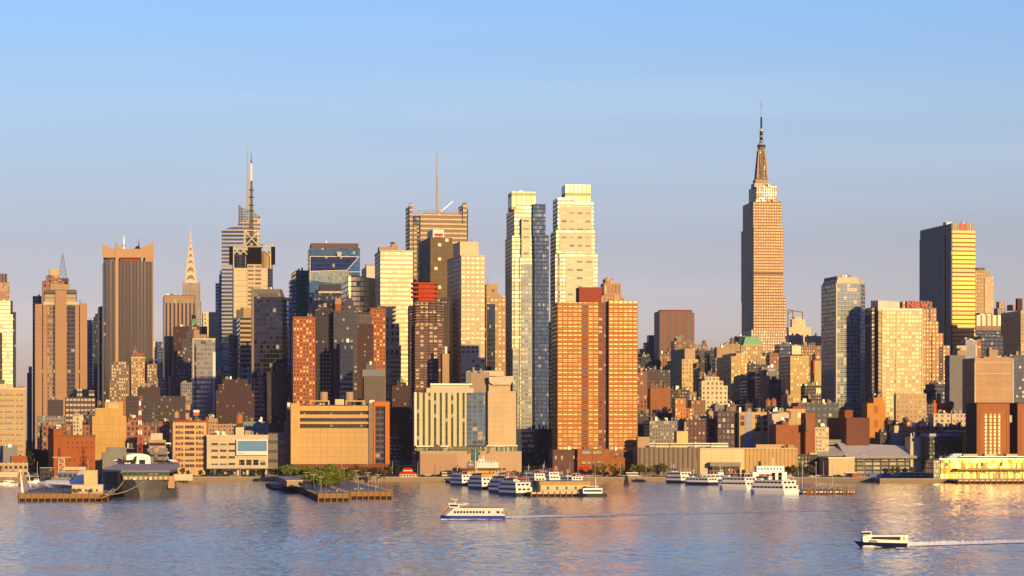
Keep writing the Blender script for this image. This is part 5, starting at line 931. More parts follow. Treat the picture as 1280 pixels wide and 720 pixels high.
b.box('wall', f_dark, 1162, 1203, 545, d=24); b.box('roof', M('blue_roof', (.1, .25, .6), .4), 1162, 1202, 542, 545.5, y0=-2, d=28); b.box('red_edge', M('red_edge', (.6, .1, .04)), 1168, 1207, 540, 541.8, y0=4, d=20); b.box('white_edge', white, 1185, 1207, 538.3, 539.3, y0=8, d=10)
b.mb('yellow_post').bar((b.lx(1204)-b.c, -2, b.z(541)), (b.lx(1202.5)-b.c, -2, b.z(566)), 1, M('yellow_paint', (.6, .4, .03)), .6); b.clutter(8, 1165, 1200, 545, 3); b.done()
# middle low row right: factory etc
b = Bd('factory', 'tan two storey factory with a pale blue painted strip and big windows', 'building', 1850, 924, 985)
b.box('wall', panel('factory_tan', (.58, .42, .22), 6, 4, .3), 924, 985, 515); b.wins(None, dbrick, 925, 931, 518, 533, 1, 2, .8, .65); b.wins(None, dbrick, 942, 984, 517, 540, 4, 3, .65, .6); b.box('blue_strip', M('pale_blue', (.4, .42, .5)), 932, 940, 515, y0=-.3, d=.3); b.clutter(16, 926, 982, 515, 7, d=18)
b.tank(960, 498, 511, 7, 12, M('copper_tank', (.45, .22, .11))); b.tank(967, 497, 511, 7, 12, MATS['copper_tank']); b.done()
B('factory', 'dark windowed brick mill left of the tan factory', 1855, 897, 923.5, 514, F('mill', (.11, .07, .075), (.04, .04, .06), 3, 4, .6, .6), clut=10)
B('apartment_building', 'dark maroon tenement row with rooftop sheds left of the mill', 1870, 857, 897, 523, F('tenement_row', (.16, .07, .07), (.05, .045, .05), 3, 3.4, .4, .5, blind=.3), clut=12)
B('apartment_building', 'grey washed tenement row right of the broad brick tower', 1880, 812, 857, 526, f_greyw, clut=12)
B('apartment_building', 'dark trough of back buildings above the bus depot roof', 1920, 795, 815, 520, f_dark, clut=4)
B('warehouse', 'cream walled building partly hidden by the red brick warehouse', 1830, 965, 986, 517, cream, clut=4)
B('warehouse', 'tan wall building with a water tank behind the red brick warehouse', 1880, 983, 1007, 511, M('factory_tan', (.6, .42, .2)), tiers=[(991, 1006, 508, M('rust_roofbox', (.4, .13, .07)))], boxes=[('white_panel', white, 997, 1005, 516, 522, -.4, .4)], clut=5, tanks=[(985, 513, 524, 8, -4)])
B('warehouse', 'red brick warehouse with stepped parapet before the cream walls', 1800, 970, 1006, 531, M('warehouse_brick', (.38, .16, .08), dirt=.3), xl=961, tiers=[(978, 986, 527)], clut=3)
B('warehouse', 'red brick warehouse tower with a dark drainpipe stain at its left', 1795, 1007, 1019, 516, M('warehouse_brick', (.42, .17, .07)), boxes=[('water_stack', wood, 1007.5, 1012, 524, 538, -3, 4)])
B('apartment_building', 'tiny cream house with dark windows left of the maroon ventilation block', 1840, 1019, 1036, 534, f_cream, clut=5)
# bus depot
b = Bd('bus_depot', 'long ribbed bus depot with shaded left part, cream centre and tan right part', 'building', 1755, 797, 997)
D = 70
b.box('wall', M('shade_ribs_wall', (.3, .24, .2)), 797, 875, 560, y0=0, d=D, top=concrete); b.box('wall', panel('cream_panel_wall', (.72, .62, .38), 8, 6, .15, .7), 875, 930, 561, y0=-.6, d=D, top=concrete); b.box('wall', M('tan_ribs_wall', (.6, .42, .2)), 930, 997, 561, y0=-.3, d=D, top=concrete)  # shade on the left part is put into its greyer wall, ribs and coping
for k in range(13): b.mb('rib#%d' % k).box(b.lx(800+k*6)-b.c-.5, b.lx(800+k*6)-b.c+.5, -.5, 0, 0, b.z(560.4), M('rib_shade', (.2, .16, .14)))
for k in range(14): b.mb('rib#a%d' % k).box(b.lx(932+k*4.85)-b.c-.25, b.lx(932+k*4.85)-b.c+.25, -.6, -.3, 0, b.z(561.4), M('rib_tan', (.5, .33, .15)))
b.box('coping', cream, 875, 997.5, 559.8, 561, y0=-1, d=2); b.box('coping', M('shade_coping', (.3, .25, .24)), 797, 875, 559.2, 560.2, y0=-.5, d=2)
b.box('roof_house', M('cream_house', (.74, .58, .28)), 846, 860, 539, y0=45, d=10, zb=b.z(560)); b.mast('flue', tan, 856.5, 527, 540, 1, .6, y0=48); b.box('roof_wall', M('peach_roofwall', (.6, .42, .25)), 945, 980, 555.5, y0=20, d=3, zb=b.z(561)); b.box('roof_wall', tan, 985, 993, 556, y0=10, d=4, zb=b.z(561)); b.box('roof_wall', tan, 797, 812, 546, y0=30, d=6, zb=b.z(560))
b.box('loading_bay', f_dark, 890, 925, 578, y0=-7, d=6.5); b.box('loading_canopy', M('grey_canopy', (.35, .3, .26)), 888, 926, 578, 583, y0=-9, d=9, zb=None); b.done(); DEPOT = b
# convention hall
b = Bd('convention_hall', 'low grey convention hall with long sloping metal roofs', 'building', 1830, 1000, 1180, th=7)
rm = M('metal_roof', (.72, .72, .74), .5, .1, dirt=.08); X = lambda px, y=0: b.lx(px, y)-b.c
def slope(part, px0, px1, yf0, yf1, yb0, yb1, y0, d, m):
    a, c_ = X(px0, y0), X(px1, y0); mb = b.mb(part)
    mb.prism([(a, y0), (c_, y0), (c_, y0+d), (a, y0+d)], b.z(max(yf0, yf1)+1.5, a+b.c, y0), 0, MATS['hall_wall'], top=m, zt=[b.z(yf0, a+b.c, y0), b.z(yf1, c_+b.c, y0), b.z(yb1, c_+b.c, y0+d), b.z(yb0, a+b.c, y0+d)])
M('hall_wall', (.33, .31, .3), .8)
b.box('wall', F('hall_glass', (.08, .08, .09), (.05, .05, .07), 6, 3, .8, .6, .2), 1060, 1172, 571.5, y0=2, d=17)
slope('roof', 1057, 1120, 570.5, 570.5, 553.5, 556, -4, 24, rm); slope('roof', 1120, 1174, 570.5, 571, 556, 559, -4, 24, rm); slope('roof', 996, 1057, 569, 566, 556, 558, 0, 22, rm)
b.box('wall', MATS['hall_wall'], 974, 1058, 549.5, 556, y0=23, d=20); b.box('wall', MATS['hall_wall'], 1120, 1172, 557, y0=21, d=20)
b.wins(glassd, concrete, 976, 1034, 551, 555, 10, 1, .35, .6, y0=22.9, kind=1); b.box('roof_edge', concrete, 1058, 1172, 570, 573, y0=-4.6, d=.6); b.done()
b = Bd('warehouse', 'beige metal warehouse with a shaded gable left flank before the convention hall', 'building', 1765, 1036, 1068, xl=1018)
b.box('wall', M('beige_metal', (.68, .55, .33), dirt=.08), 1036, 1068, 573, xl=1018, d=20);
b.box('roof_edge', white, 1035, 1068.5, 571.5, 573, y0=-.5, d=21, xl=1017.5); b.done()
B('garage', 'low dark shed row behind the right moored boats', 1790, 997, 1022, 568, f_dark, clut=5, tiers=[(1012, 1022, 566, cream)])
# ================================================================ THE WATERFRONT
T7 = R(7)
railm = M('railing_steel', (.25, .22, .18), .6)
def loc7(ox, oy, u, v, th=T7): return (ox+u*cos(th)-v*sin(th), oy+u*sin(th)+v*cos(th))
deckm = M('pier_deck', (.82, .56, .42), .85, scale=.6); pile = M('timber_pile', (.36, .22, .1), .9, scale=3); darkpile = M('wet_timber', (.06, .045, .04), .9)
def pier(name, label, px, py, px2, L, z=3.2, piles=True, th=T7, face=None, step=2.6):
    Y = YW(py); ox = GX(px, Y); W = GX(px2, Y)-ox; W = W/(cos(th)-(px2-640)/FP*sin(th))
    r = empty(name, (ox, Y, 0), th, label, 'pier'); q = MB()
    q.box(0, W, 0, L, z-.9, z, deckm, concrete); q.build('deck', r); q = MB(); q.box(.6, W-.6, .8, L, -2, z-.9, darkpile); q.build('substructure', r)
    if face:
        q = MB(); q.box(0, W, -.25, .05, z-1.9, z+.25, face); q.build('fender', r)
    if piles:
        n = int(W/step); P = MB(); P.cyl(0, 0, -2, z+.3, .28, pile, .24, 7); me = P.build('pile'); d = me.data; bpy.data.objects.remove(me)
        for k in range(n+1):
            o = bpy.data.objects.new('pile', d); COL.objects.link(o); o.parent = r; o.location = (.3+k*(W-.6)/n, -.5, 0)
        m = min(60, int(L/6))
        for k in range(1, m):
            for xx in ((-.4,) if px < 640 else (-.4,)):
                o = bpy.data.objects.new('pile', d); COL.objects.link(o); o.parent = r; o.location = (xx, k*6, 0)
    P = MB()
    P.box(.2, W-.2, .2, .3, z+1.02, z+1.1, railm)
    for k in range(int(W/2)+1): P.box(.2+k*2, .3+k*2, .2, .3, z, z+1.1, railm)
    P.box(W-.3, W-.2, .4, L, z+1.02, z+1.1, railm)
    for k in range(int(L/3)): P.box(W-.3, W-.2, .4+k*3, .5+k*3, z, z+1.1, railm)
    P.build('railing', r)
    return ox, Y, W
# museum pier on the left and park pier
mx, my, mw = pier('pier', 'museum pier with timber piles on the left, beside the aircraft carrier', 23, 627, 136, 520, face=pile)
gx_, gy_, gw_ = pier('pier', 'park pier with trees and double lamp posts in the middle left of the waterfront', 397, 626.5, 437, 480, face=pile)
gx2, gy2, gw2 = pier('pier', 'right half of the park pier with a sunny deck edge and railing', 437.5, 624, 491, 470, face=pile)
bx_, by_, bw_ = pier('pier', 'short low breakwater dock left of the park pier', 341, 612.5, 366, 120, z=1.8)
qx, qy, qw = pier('pier', 'tour boat pier end with timber piles in the centre', 663, 621, 752, 420, z=2.2)
wx, wy, ww = pier('pier', 'weathered timber pier with ragged piles right of the white boats', 1003, 618, 1070, 60, z=1.6)
rx, ry, rw = pier('pier', 'dark piled ferry landing in front of the glittering glass terminal', 1197, 604.5, 1300, 60, z=2.3, step=3.4)
# ragged piles of the old pier, each a post
P = MB(); P.cyl(0, 0, -2, 4.2, .38, pile, .3, 7, wood); pst = P.build('mooring_post'); tag(pst, 'ragged timber mooring post standing on the old pier right of the white boats', 'post', 'ragged timber posts of the old pier'); 
rr = random.Random(3)
for k in range(26):
    o = pst if k == 0 else pst.copy()
    if k: COL.objects.link(o)
    X_, Y_ = loc7(wx, wy, rr.uniform(0, ww), rr.choice([rr.uniform(-.8, 0), rr.uniform(0, 30)])); o.location = (X_, Y_, rr.uniform(-1.6, .6)); o.rotation_euler = (rr.uniform(-.07, .07), rr.uniform(-.07, .07), 0)
P = MB()
for a in range(8): P.bar((1.7*cos(a*pi/4), 1.7*sin(a*pi/4), -2), (.5*cos(a*pi/4), .5*sin(a*pi/4), 5.6), .33, darkpile, .28)
P.box(-1, 1, -1, 1, 3.6, 4.1, darkmetal); P.cyl(0, 0, 5.4, 6.6, .5, wood, .4)
o = P.build('mooring_dolphin'); o.location = (GX(783, YW(607)), YW(607), 0); tag(o, 'cluster of tied dark timber piles standing in open water before the brick podium', 'piling')
# ---------------------------------------------------------------- trees
def leafmat(name, c): 
    m = M(name, c, .75, dirt=.45, scale=.5); p = m.node_tree.nodes['Principled BSDF']; p.inputs['Subsurface Weight'].default_value = 0
    return m
lgreen = leafmat('spring_leaves', (.21, .24, .05)); lolive = leafmat('olive_leaves', (.17, .16, .05)); ldark = leafmat('dark_leaves', (.045, .06, .03)); lred = leafmat('russet_leaves', (.22, .11, .06)); bark = M('bark', (.1, .07, .05), .9)
def tree_src(name, label, H, Rr, lm, seed, nl=420):
    r = random.Random(seed); root = empty(name, (0, 0, 0), 0, label, 'tree')
    t = MB(); t.cyl(0, 0, 0, H*.45, .22, bark, .14, 7); cl = []
    for k in range(7):
        a = r.uniform(0, 2*pi); rad = Rr*r.uniform(.25, .75); z = H*r.uniform(.42, .86); c = (rad*cos(a), rad*sin(a), z, Rr*r.uniform(.34, .55)); cl.append(c)
        t.bar((0, 0, H*.3), (c[0]*.8, c[1]*.8, z), .09, bark, .04)
    cl.append((0, 0, H*.86, Rr*.4)); t.build('trunk', root); q = MB()
    for k in range(nl):
        c = r.choice(cl); u = r.gauss(0, 1); v = r.gauss(0, 1); w_ = r.gauss(0, 1); n = math.sqrt(u*u+v*v+w_*w_) or 1; s_ = c[3]*r.random()**.45/n
        x, y, z = c[0]+u*s_, c[1]+v*s_, c[2]+w_*s_*.85; s = r.uniform(.18, .42)
        a = [r.uniform(-1, 1) for _ in range(3)]; l = math.sqrt(sum(e*e for e in a)) or 1; a = [e/l*s for e in a]; b_ = [r.uniform(-1, 1) for _ in range(3)]; dt = sum(a[i]*b_[i] for i in range(3))/(s*s); b_ = [b_[i]-a[i]*dt for i in range(3)]; l = math.sqrt(sum(e*e for e in b_)) or 1; b_ = [e/l*s*.8 for e in b_]
        q.face([(x-a[0]-b_[0], y-a[1]-b_[1], z-a[2]-b_[2]), (x+a[0]-b_[0], y+a[1]-b_[1], z+a[2]-b_[2]), (x+a[0]+b_[0], y+a[1]+b_[1], z+a[2]+b_[2]), (x-a[0]+b_[0], y-a[1]+b_[1], z-a[2]+b_[2])], lm)
    q.build('crown', root); return root
TS = [tree_src('park_tree', 'x', 7.5, 3.2, lgreen, 1), tree_src('park_tree', 'x', 6.5, 3.0, lgreen, 2), tree_src('park_tree', 'x', 8, 3.4, lolive, 3), tree_src('park_tree', 'x', 6, 3, lred, 4, 320), tree_src('park_tree', 'x', 7, 3.2, ldark, 5)]
def tree(px, Y, k, z, label, group, s=1.0, rz=None):
    o = put(TS[k], USED, (GX(px, Y), Y, z), rz if rz is not None else px*1.7, label, s); o['group'] = group; return o
rr = random.Random(21)
# grove on the park pier: front green, back russet
for k in range(34):
    px_ = 352+k*4.1; 
    tree(px_+rr.uniform(-2, 2), 1640+rr.uniform(0, 40), rr.choice([0, 2, 0, 4]) if px_ < 430 else rr.choice([3, 3, 4, 2]), 2.6, 'green tree in the row before the golden blank walled building' if px_ < 430 else 'russet and dark tree in the row before the orange framed end', 'trees along the foot of the golden building', rr.uniform(.8, 1.15))
for k in range(58):
    v = rr.uniform(75, 440); u = rr.uniform(3, 15+v*.055); X_, Y_ = loc7(gx_, gy_, u, v)
    o = put(TS[rr.choice([0, 1, 0])], USED, (X_, Y_, 3.2), rr.random()*6, 'bright green bushy tree standing on the park pier lawn', rr.uniform(.75, 1.25)); o['group'] = 'trees on the park pier lawn'
for i, (px_, k, s) in enumerate([(744, 2, .95), (754, 0, 1.0), (766, 2, .9), (776, 0, .85), (790, 0, 1.05), (803, 2, 1.0), (815, 0, .95), (829, 2, 1.1)]):
    tree(px_, 1748, k, 2.4, 'street tree in the row in front of the orange brick podium', 'street trees along the orange brick podium', s)
for px_ in (221, 228, 236, 251, 262, 274, 286, 316, 322, 329): tree(px_, 1745, 4 if px_ % 3 else 2, 2.4, 'small dark street tree along the road before the cream and white offices', 'street trees before the cream and white offices', .55+(px_ % 5)*.05)
for px_, Y_ in ((338, 1735), (344, 1745), (350, 1738), (357, 1730)): tree(px_, Y_, 4, 2.4, 'dark street tree in the shade left of the golden building', 'dark trees left of the golden building', .75)
for px_ in (985, 992, 1000, 1009, 1014): tree(px_, 1757, 4 if px_ % 2 else 2, 2.4, 'dark green tree behind the moored boats beside the beige metal warehouse', 'trees between the depot and the beige warehouse', .95)
for px_ in (1107, 1116, 1122, 1131, 1140, 1147, 1158): tree(px_, 1745, 4 if px_ % 2 else 2, 2.4, 'tree in the truck yard before the convention hall', 'trees in the yard before the convention hall', .8)
for px_ in (1094, 1101, 1108, 1115, 1122): tree(px_, 1870, 2, 6, 'bushy tree on the terrace below the orange deco building', 'trees below the orange deco building', 1.1)
for px_ in (892, 899, 906, 914, 922): tree(px_, 1845, 4, 2.4, 'dark tree in the lane behind the bus depot roof', 'trees behind the bus depot', 1.25)
for px_, Y_ in ((34, 1900), (40, 1960), (46, 1880), (36, 2050), (50, 1990), (44, 2100), (55, 1900), (33, 1830)): tree(px_, Y_, 4, 2.4, 'dark tree in the shaded street canyon at the left', 'trees in the shaded street canyon', 2.4)
for px_ in (93, 98, 114): o = tree(px_, 1146, 1, 3.2, 'small tree on the museum pier before the white deck house', 'small trees on the museum pier', .38)
for px_ in (567, 573, 644): tree(px_, 1715, 0, 2.4, 'small green tree beside the yellow ticket hall', 'small trees by the ticket hall', .6)
for px_ in (655, 661, 668, 675, 683): tree(px_, 1752, 4, 2.4, 'dark shaded tree at the foot of the dark gridded podium', 'shaded trees between the hotel and the brick garage', 1.0)
for px_ in (490, 496, 506, 512): tree(px_, 1752, 4, 2.4, 'dark tree behind the red roofed pavilion', 'dark trees behind the red roofed pavilion', 1.1)
# ---------------------------------------------------------------- lamps
def lamp_src(name, H, arms):
    r = empty(name, (0, 0, 0), 0, 'x', 'street lamp'); q = MB(); q.cyl(0, 0, 0, H, .14, palemetal, .08, 8); q.build('pole', r)
    q = MB()
    for s in arms: q.bar((0, 0, H-.4), (s*1.5, 0, H-.1), .06, palemetal)
    q.build('arm', r)
    for s in arms: q = MB(); q.box(s*1.5-.45, s*1.5+.45, -.16, .16, H-.2, H-.02, M('lamp_head', (.6, .58, .5))); q.build('lamp_head', r)
    return r
L1 = lamp_src('street_lamp', 9, (-1, 1)); L2 = lamp_src('street_lamp', 10, (1,))
for k, (u, v, w_) in enumerate([(3, 30, 'g'), (3, 100, 'g'), (3, 180, 'g'), (3, 270, 'g'), (3, 370, 'g'), (12, 6, 'h'), (17, 60, 'h'), (17, 130, 'h'), (17, 220, 'h'), (17, 330, 'h'), (4, 4, 'h')]):
    X_, Y_ = loc7(gx_, gy_, u, v) if w_ == 'g' else loc7(gx2, gy2, u, v)
    o = put(L1, USED, (X_, Y_, 3.2), .1, 'pale double armed lamp post on the park pier', .8); o['group'] = 'lamp posts of the park pier'
for k in range(40):
    px_ = 15+k*31.7
    if 150 < px_ < 205: continue
    o = put(L2, USED, (GX(px_, 1724), 1724 if px_ < 1090 else 1718, 2.4), pi/2, 'tall single armed street lamp along the waterfront road', 1); o['group'] = 'street lamps along the waterfront road'
for px_, ytop, Yp in ((1003, 577, 1420), (1020, 576, 1400), (1041, 576, 1380), (1080, 572, 1690), (658, 590, 1500), (700, 589, 1480)):
    q = MB(); H = GZ(ytop, Yp)-1; q.cyl(0, 0, 0, H, .2, palemetal, .12, 8); q.box(-.5, .5, -.2, .2, H, H+.2, palemetal); o = q.build('light_mast'); o.location = (GX(px_, Yp), Yp, 0 if Yp < 1600 else 2.4); tag(o, 'tall pale light mast rising beside the moored boats', 'light mast', 'light masts around the boat piers')
# ---------------------------------------------------------------- cars, buses
tyre = M('tyre', (.02, .02, .02), .8); cglass = M('car_glass', (.02, .025, .03), .08)
def car_src(name, L, W, H, colm, glassf=(.25, .8), cat='car', box=None):
    r = empty(name, (0, 0, 0), 0, 'x', cat); q = MB(); z0 = .35
    if box:
        q.box(-L/2, L/2, -W/2, W/2, .5, H, colm); q.build('body', r); q = MB(); q.box(-L/2-.03, L/2+.03, -W/2-.03, W/2+.03, H*.5, H*.75, cglass); q.build('window_band', r)
    else:
        prof = [(-L/2, z0), (L/2, z0), (L/2, H*.5), (L*.3, H*.58), (-L/2+.2, H*.6)]
        for s in (1,):
            q.face([(x, -W/2, z) for x, z in prof], colm); q.face([(x, W/2, z) for x, z in prof[::-1]], colm)
            for i in range(len(prof)): a, b_ = prof[i], prof[(i+1) % len(prof)]; q.face([(a[0], -W/2, a[1]), (a[0], W/2, a[1]), (b_[0], W/2, b_[1]), (b_[0], -W/2, b_[1])], colm)
        q.build('body', r); q = MB(); q.prism([(-L*.38, -W/2+.08), (L*.2, -W/2+.08), (L*.2, W/2-.08), (-L*.38, W/2-.08)], H*.58, H*.95, cglass, taper=[(-L*.28, -W/2+.25), (L*.06, -W/2+.25), (L*.06, W/2-.25), (-L*.28, W/2-.25)]); q.build('cabin_glass', r)
        q = MB(); q.box(-L*.28, L*.06, -W/2+.24, W/2-.24, H*.95, H, colm); q.build('car_roof', r)
    for sx in (-1, 1):
        for sy in (-1, 1):
            q = MB(); n = 10; cx_, cy_ = sx*L*.31, sy*(W/2-.1)
            A = [(cx_+.34*cos(2*pi*k/n), cy_-.1, .34+.34*sin(2*pi*k/n)) for k in range(n)]; Bq = [(x, cy_+.1, z) for x, y, z in A]
            q.face(A, tyre); q.face(Bq[::-1], tyre)
            for k in range(n): q.face([A[k], Bq[k], Bq[(k+1) % n], A[(k+1) % n]], tyre)
            q.build('wheel', r)
    return r
paint = [('white', (.75, .75, .73)), ('black', (.03, .03, .035)), ('silver', (.4, .41, .42)), ('red', (.35, .03, .02)), ('yellow', (.75, .42, .02)), ('dark blue', (.03, .05, .14))]
CARS = [(n, car_src('parked_car', 4.6, 1.8, 1.45, M('car_paint_'+n.replace(' ', '_'), c, .3, .2, dirt=.05))) for n, c in paint]
rr = random.Random(9)
for k in range(190):
    px_ = rr.uniform(205, 1180) if k > 14 else rr.uniform(0, 60); lane = rr.choice([4, 6, 10, 14, 20, 25, 29]); 
    if 415 < px_ < 500 or 836 < px_ < 1000 and rr.random() < .5: continue
    n, src = rr.choice(CARS+CARS[:3]); Yb = 1707+lane+(1090-px_)/1150*19
    o = put(src, USED, (GX(px_, Yb), Yb, 2.41), rr.choice([0, pi])-.02, n+' car on the waterfront road', 1); o['group'] = n+' cars on the waterfront road'
for k in range(46):      # car park by the tour boats and museum, rows
    px_ = rr.uniform(560, 700) if k < 30 else rr.uniform(36, 70); Yb = rr.choice([1692, 1698, 1704]); n, src = rr.choice(CARS)
    o = put(src, USED, (GX(px_, Yb), Yb, 2.42), rr.choice([pi/2, 0]), n+' car parked near the tour boat pier' if k < 30 else n+' car parked near the museum pier', 1); o['group'] = n+(' cars parked near the tour boats' if k < 30 else ' cars parked near the museum')
for k in range(26):      # street canyon traffic
    n, src = rr.choice(CARS); Yb = 1760+k*16; o = put(src, USED, (GX(rr.choice([42, 46, 51, 56]), Yb)+(k*.0), Yb, 2.42), pi/2, n+' car in the shaded street canyon', 1); o['group'] = n+' cars in the shaded street canyon'
busw = M('bus_white', (.7, .66, .55), .4, dirt=.05); BUS = car_src('coach_bus', 12, 2.5, 3.3, busw, cat='bus', box=1); BUSG = car_src('coach_bus', 12, 2.5, 3.3, M('bus_gold', (.7, .5, .2), .4), cat='bus', box=1)
dz = DEPOT.base+DEPOT.z(560)
for k, (px_, v, s, l) in enumerate([(830, 18, BUSG, 'gold lit bus parked on the depot roof, left one by the parapet'), (848, 18, BUSG, 'gold lit bus parked on the depot roof, second from the left'), (878, 40, BUS, 'pale coach parked on the depot roof behind the cream wall'), (899, 22, BUS, 'white coach parked on the depot roof with sun on its side'), (812, 36, BUS, 'pale bus parked on the depot roof far left'), (826, 44, BUS, 'pale bus parked on the depot roof behind the gold ones'), (840, 46, BUS, 'pale bus parked on the depot roof beside the small roof house'), (866, 58, BUS, 'pale bus at the back edge of the depot roof')]):
    X_, Y_ = GX(px_, 1755+v), 1755+v; put(s, USED, (X_, Y_, dz), T7, l, 1)
cont = M('container_blue', (.03, .12, .5), .5)
for px_, Y_, l, m in ((1092, 1712, 'blue shipping container in the yard, left one', cont), (1107, 1712, 'blue shipping container in the yard, right one beside a white box', cont), (1099, 1713, 'white box container between the two blue containers', white), (1071, 1714, 'orange loading container left of the blue ones', M('orange_container', (.55, .16, .04)))):
    q = MB(); q.box(-3, 3, -1.2, 1.2, 0, 2.6, m)
    for k in range(12): q.box(-2.9+k*.5, -2.75+k*.5, -1.26, -1.2, .1, 2.5, m)
    o = q.build('container'); o.location = (GX(px_, Y_), Y_, 2.41); tag(o, l, 'container')
TRUCK = car_src('box_truck', 8, 2.4, 3.2, M('truck_white', (.65, .63, .6), .5), cat='truck', box=1)
for px_, Y_, l in ((1063, 1722, 'white box truck beside the orange container'), (1125, 1716, 'white box truck under the yard trees, nearest the blue containers'), (1134, 1721, 'white box truck under the yard trees, middle one'), (1148, 1718, 'white box truck nearest the glass terminal'), (790, 1712, 'white box truck before the orange brick podium'), (560, 1722, 'white box truck before the stone hotel podium')): put(TRUCK, USED, (GX(px_, Y_), Y_, 2.42), 0, l)
# ---------------------------------------------------------------- boats
navyh = M('hull_navy', (.025, .035, .08), .35, dirt=.1); bwhite = M('boat_white', (.93, .92, .89), .4, dirt=.06); rroof = M('boat_red', (.55, .07, .03), .6); pinkr = M('awning_pink', (.55, .42, .4), .7); bwin = M('boat_glass', (.03, .03, .035), .1, dirt=.4, scale=1)
def hull(mb, L, W, z0, z1, m, m2=None, flare=1.15, bow=.28, top=None):
    """boat hull, bow towards -x"""
    P = [(-L/2, 0), (-L/2+L*bow*.45, -W*.32), (-L/2+L*bow, -W/2), (L/2, -W/2*.94), (L/2, W/2*.94), (-L/2+L*bow, W/2), (-L/2+L*bow*.45, W*.32)]
    Q = [(-L/2-L*.03, 0)]+[(x, y*flare) for x, y in P[1:]]
    mb.prism(P, z0, z1, m, top or m, False, taper=Q)
def tour_boat(label, px, py, L, W, rz, decks=2, roofm=None, hullm=None, red=True, stack=False, cat='boat', name='tour_boat', stern=False):
    """bow towards local -x; (px,py) is the waterline at the near end"""
    Y = YW(py); r = empty(name, (GX(px, Y), Y, 0), rz, label, cat); H = hullm or navyh
    ox = L/2; q = MB(); hull(q, L, W, -.8, 2.0, H); o = q.build('hull', r); o.location = (ox, 0, 0)
    q = MB(); hull(q, L*1.0, W*1.12, 2.0, 2.5, bwhite, flare=1.0); o = q.build('rub_rail', r); o.location = (ox, 0, 0)
    z = 2.5
    for d in range(decks):
        x0 = L*(.10+.05*d); x1 = L*(.97-.04*d); y1 = W/2*(.98-.06*d); h = 2.5
        q = MB(); q.prism([(x0, -y1*.55), (x0+L*.1, -y1), (x1, -y1), (x1, y1), (x0+L*.1, y1), (x0, y1*.55)], z, z+h, bwhite); c = q.build('deck_house', r)
        n = max(4, int((x1-x0)*.8/2.2)); wdt = (x1-x0-L*.12)/n
        for sgn in (-1, 1):
            for k in range(n):
                q = MB(); xa = x0+L*.11+k*wdt; q.box(xa+.15, xa+wdt-.25, sgn*y1-(.05 if sgn < 0 else -.0), sgn*y1+(.0 if sgn < 0 else .05), z+.95, z+1.95, bwin); q.build('window', c)
        for k in range(3):
            yy = -y1*.75+k*y1*.55; q = MB(); q.box(x1, x1+.05, yy, yy+y1*.38, z+.9, z+1.95, bwin); q.build('window', c); q = MB(); q.box(x0-.05, x0+.02, yy*.6, yy*.6+y1*.22, z+.9, z+1.9, bwin); q.build('window', c)
        z += h; q = MB(); q.box(x0-.2+L*.02, x1+.4, -y1-.25, y1+.25, z, z+.18, bwhite); q.build('deck_edge', r); z += .18
    q = MB(); x0 = L*.2; q.prism([(x0, -W*.2), (x0+3.6, -W*.26), (x0+3.6, W*.26), (x0, W*.2)], z, z+2.2, bwhite, taper=[(x0+.5, -W*.2), (x0+3.6, -W*.26), (x0+3.6, W*.26), (x0+.5, W*.2)]); c = q.build('pilot_house', r)
    q = MB(); q.box(x0+.15, x0+3.7, -W*.265, W*.265, z+1.1, z+1.8, bwin); q.build('window_band', c)
    q = MB(); q.box(L*.32, L*.9, -W*.4, W*.4, z+2.0, z+2.2, roofm or pinkr); q.build('canopy', r); q = MB()
    for k in range(6):
        for sgn in (-1, 1): q.box(L*.33+k*L*.112, L*.33+k*L*.112+.1, sgn*W*.39-.05, sgn*W*.39+.05, z, z+2, bwhite)
    q.build('canopy_posts', r)
    if red: q = MB(); q.box(L*.62, L*.93, -W*.42, W*.42, z+2.25, z+2.6, rroof); q.build('red_awning', r)
    if stack:
        for sgn in (-1, 1): q = MB(); q.prism([(L*.6, sgn*W*.22-.5), (L*.6+1.6, sgn*W*.22-.5), (L*.6+1.6, sgn*W*.22+.5), (L*.6, sgn*W*.22+.5)], z, z+4.2, darkmetal); q.build('funnel', r)
        q = MB(); q.box(L*.3, L*.42, -W*.3, W*.3, z+2.2, z+3.2, M('raft_orange', (.75, .2, .03))); q.build('life_rafts', r)
    q = MB(); q.bar((x0+2, 0, z+2.2), (x0+2.6, 0, z+6), .12, bwhite, .05); q.bar((x0+2.2, -1.2, z+4.4), (x0+2.2, 1.2, z+4.4), .06, bwhite); q.build('mast', r); return r
SD = pi/2+R(20)      # stern points away from the viewer
for i, (px_, py_, L, W, l) in enumerate([(592, 607.5, 24, 8, 'white and navy tour boat farthest left in the moored row, red awning aft'), (618, 612, 25, 8.5, 'white and navy tour boat with pale pink canopy, second in the moored row'), (648, 617, 27, 9, 'white and navy tour boat with long pink canopy, third in the moored row'), (662, 620.5, 27, 8.5, 'white and navy tour boat nearest the tour pier end, bright sunlit end')]):
    Y = YW(py_); o = tour_boat(l, px_-5, py_, L, W, SD+R(12), 2)
    # turned so that the squared stern faces the viewer
    o.rotation_euler = (0, 0, SD+pi+R(4)); ca, sa2 = cos(o.rotation_euler[2]), sin(o.rotation_euler[2]); o.location = (GX(px_-6, Y)-L*ca, Y-L*sa2, 0); o.scale = (1, 1, .84)
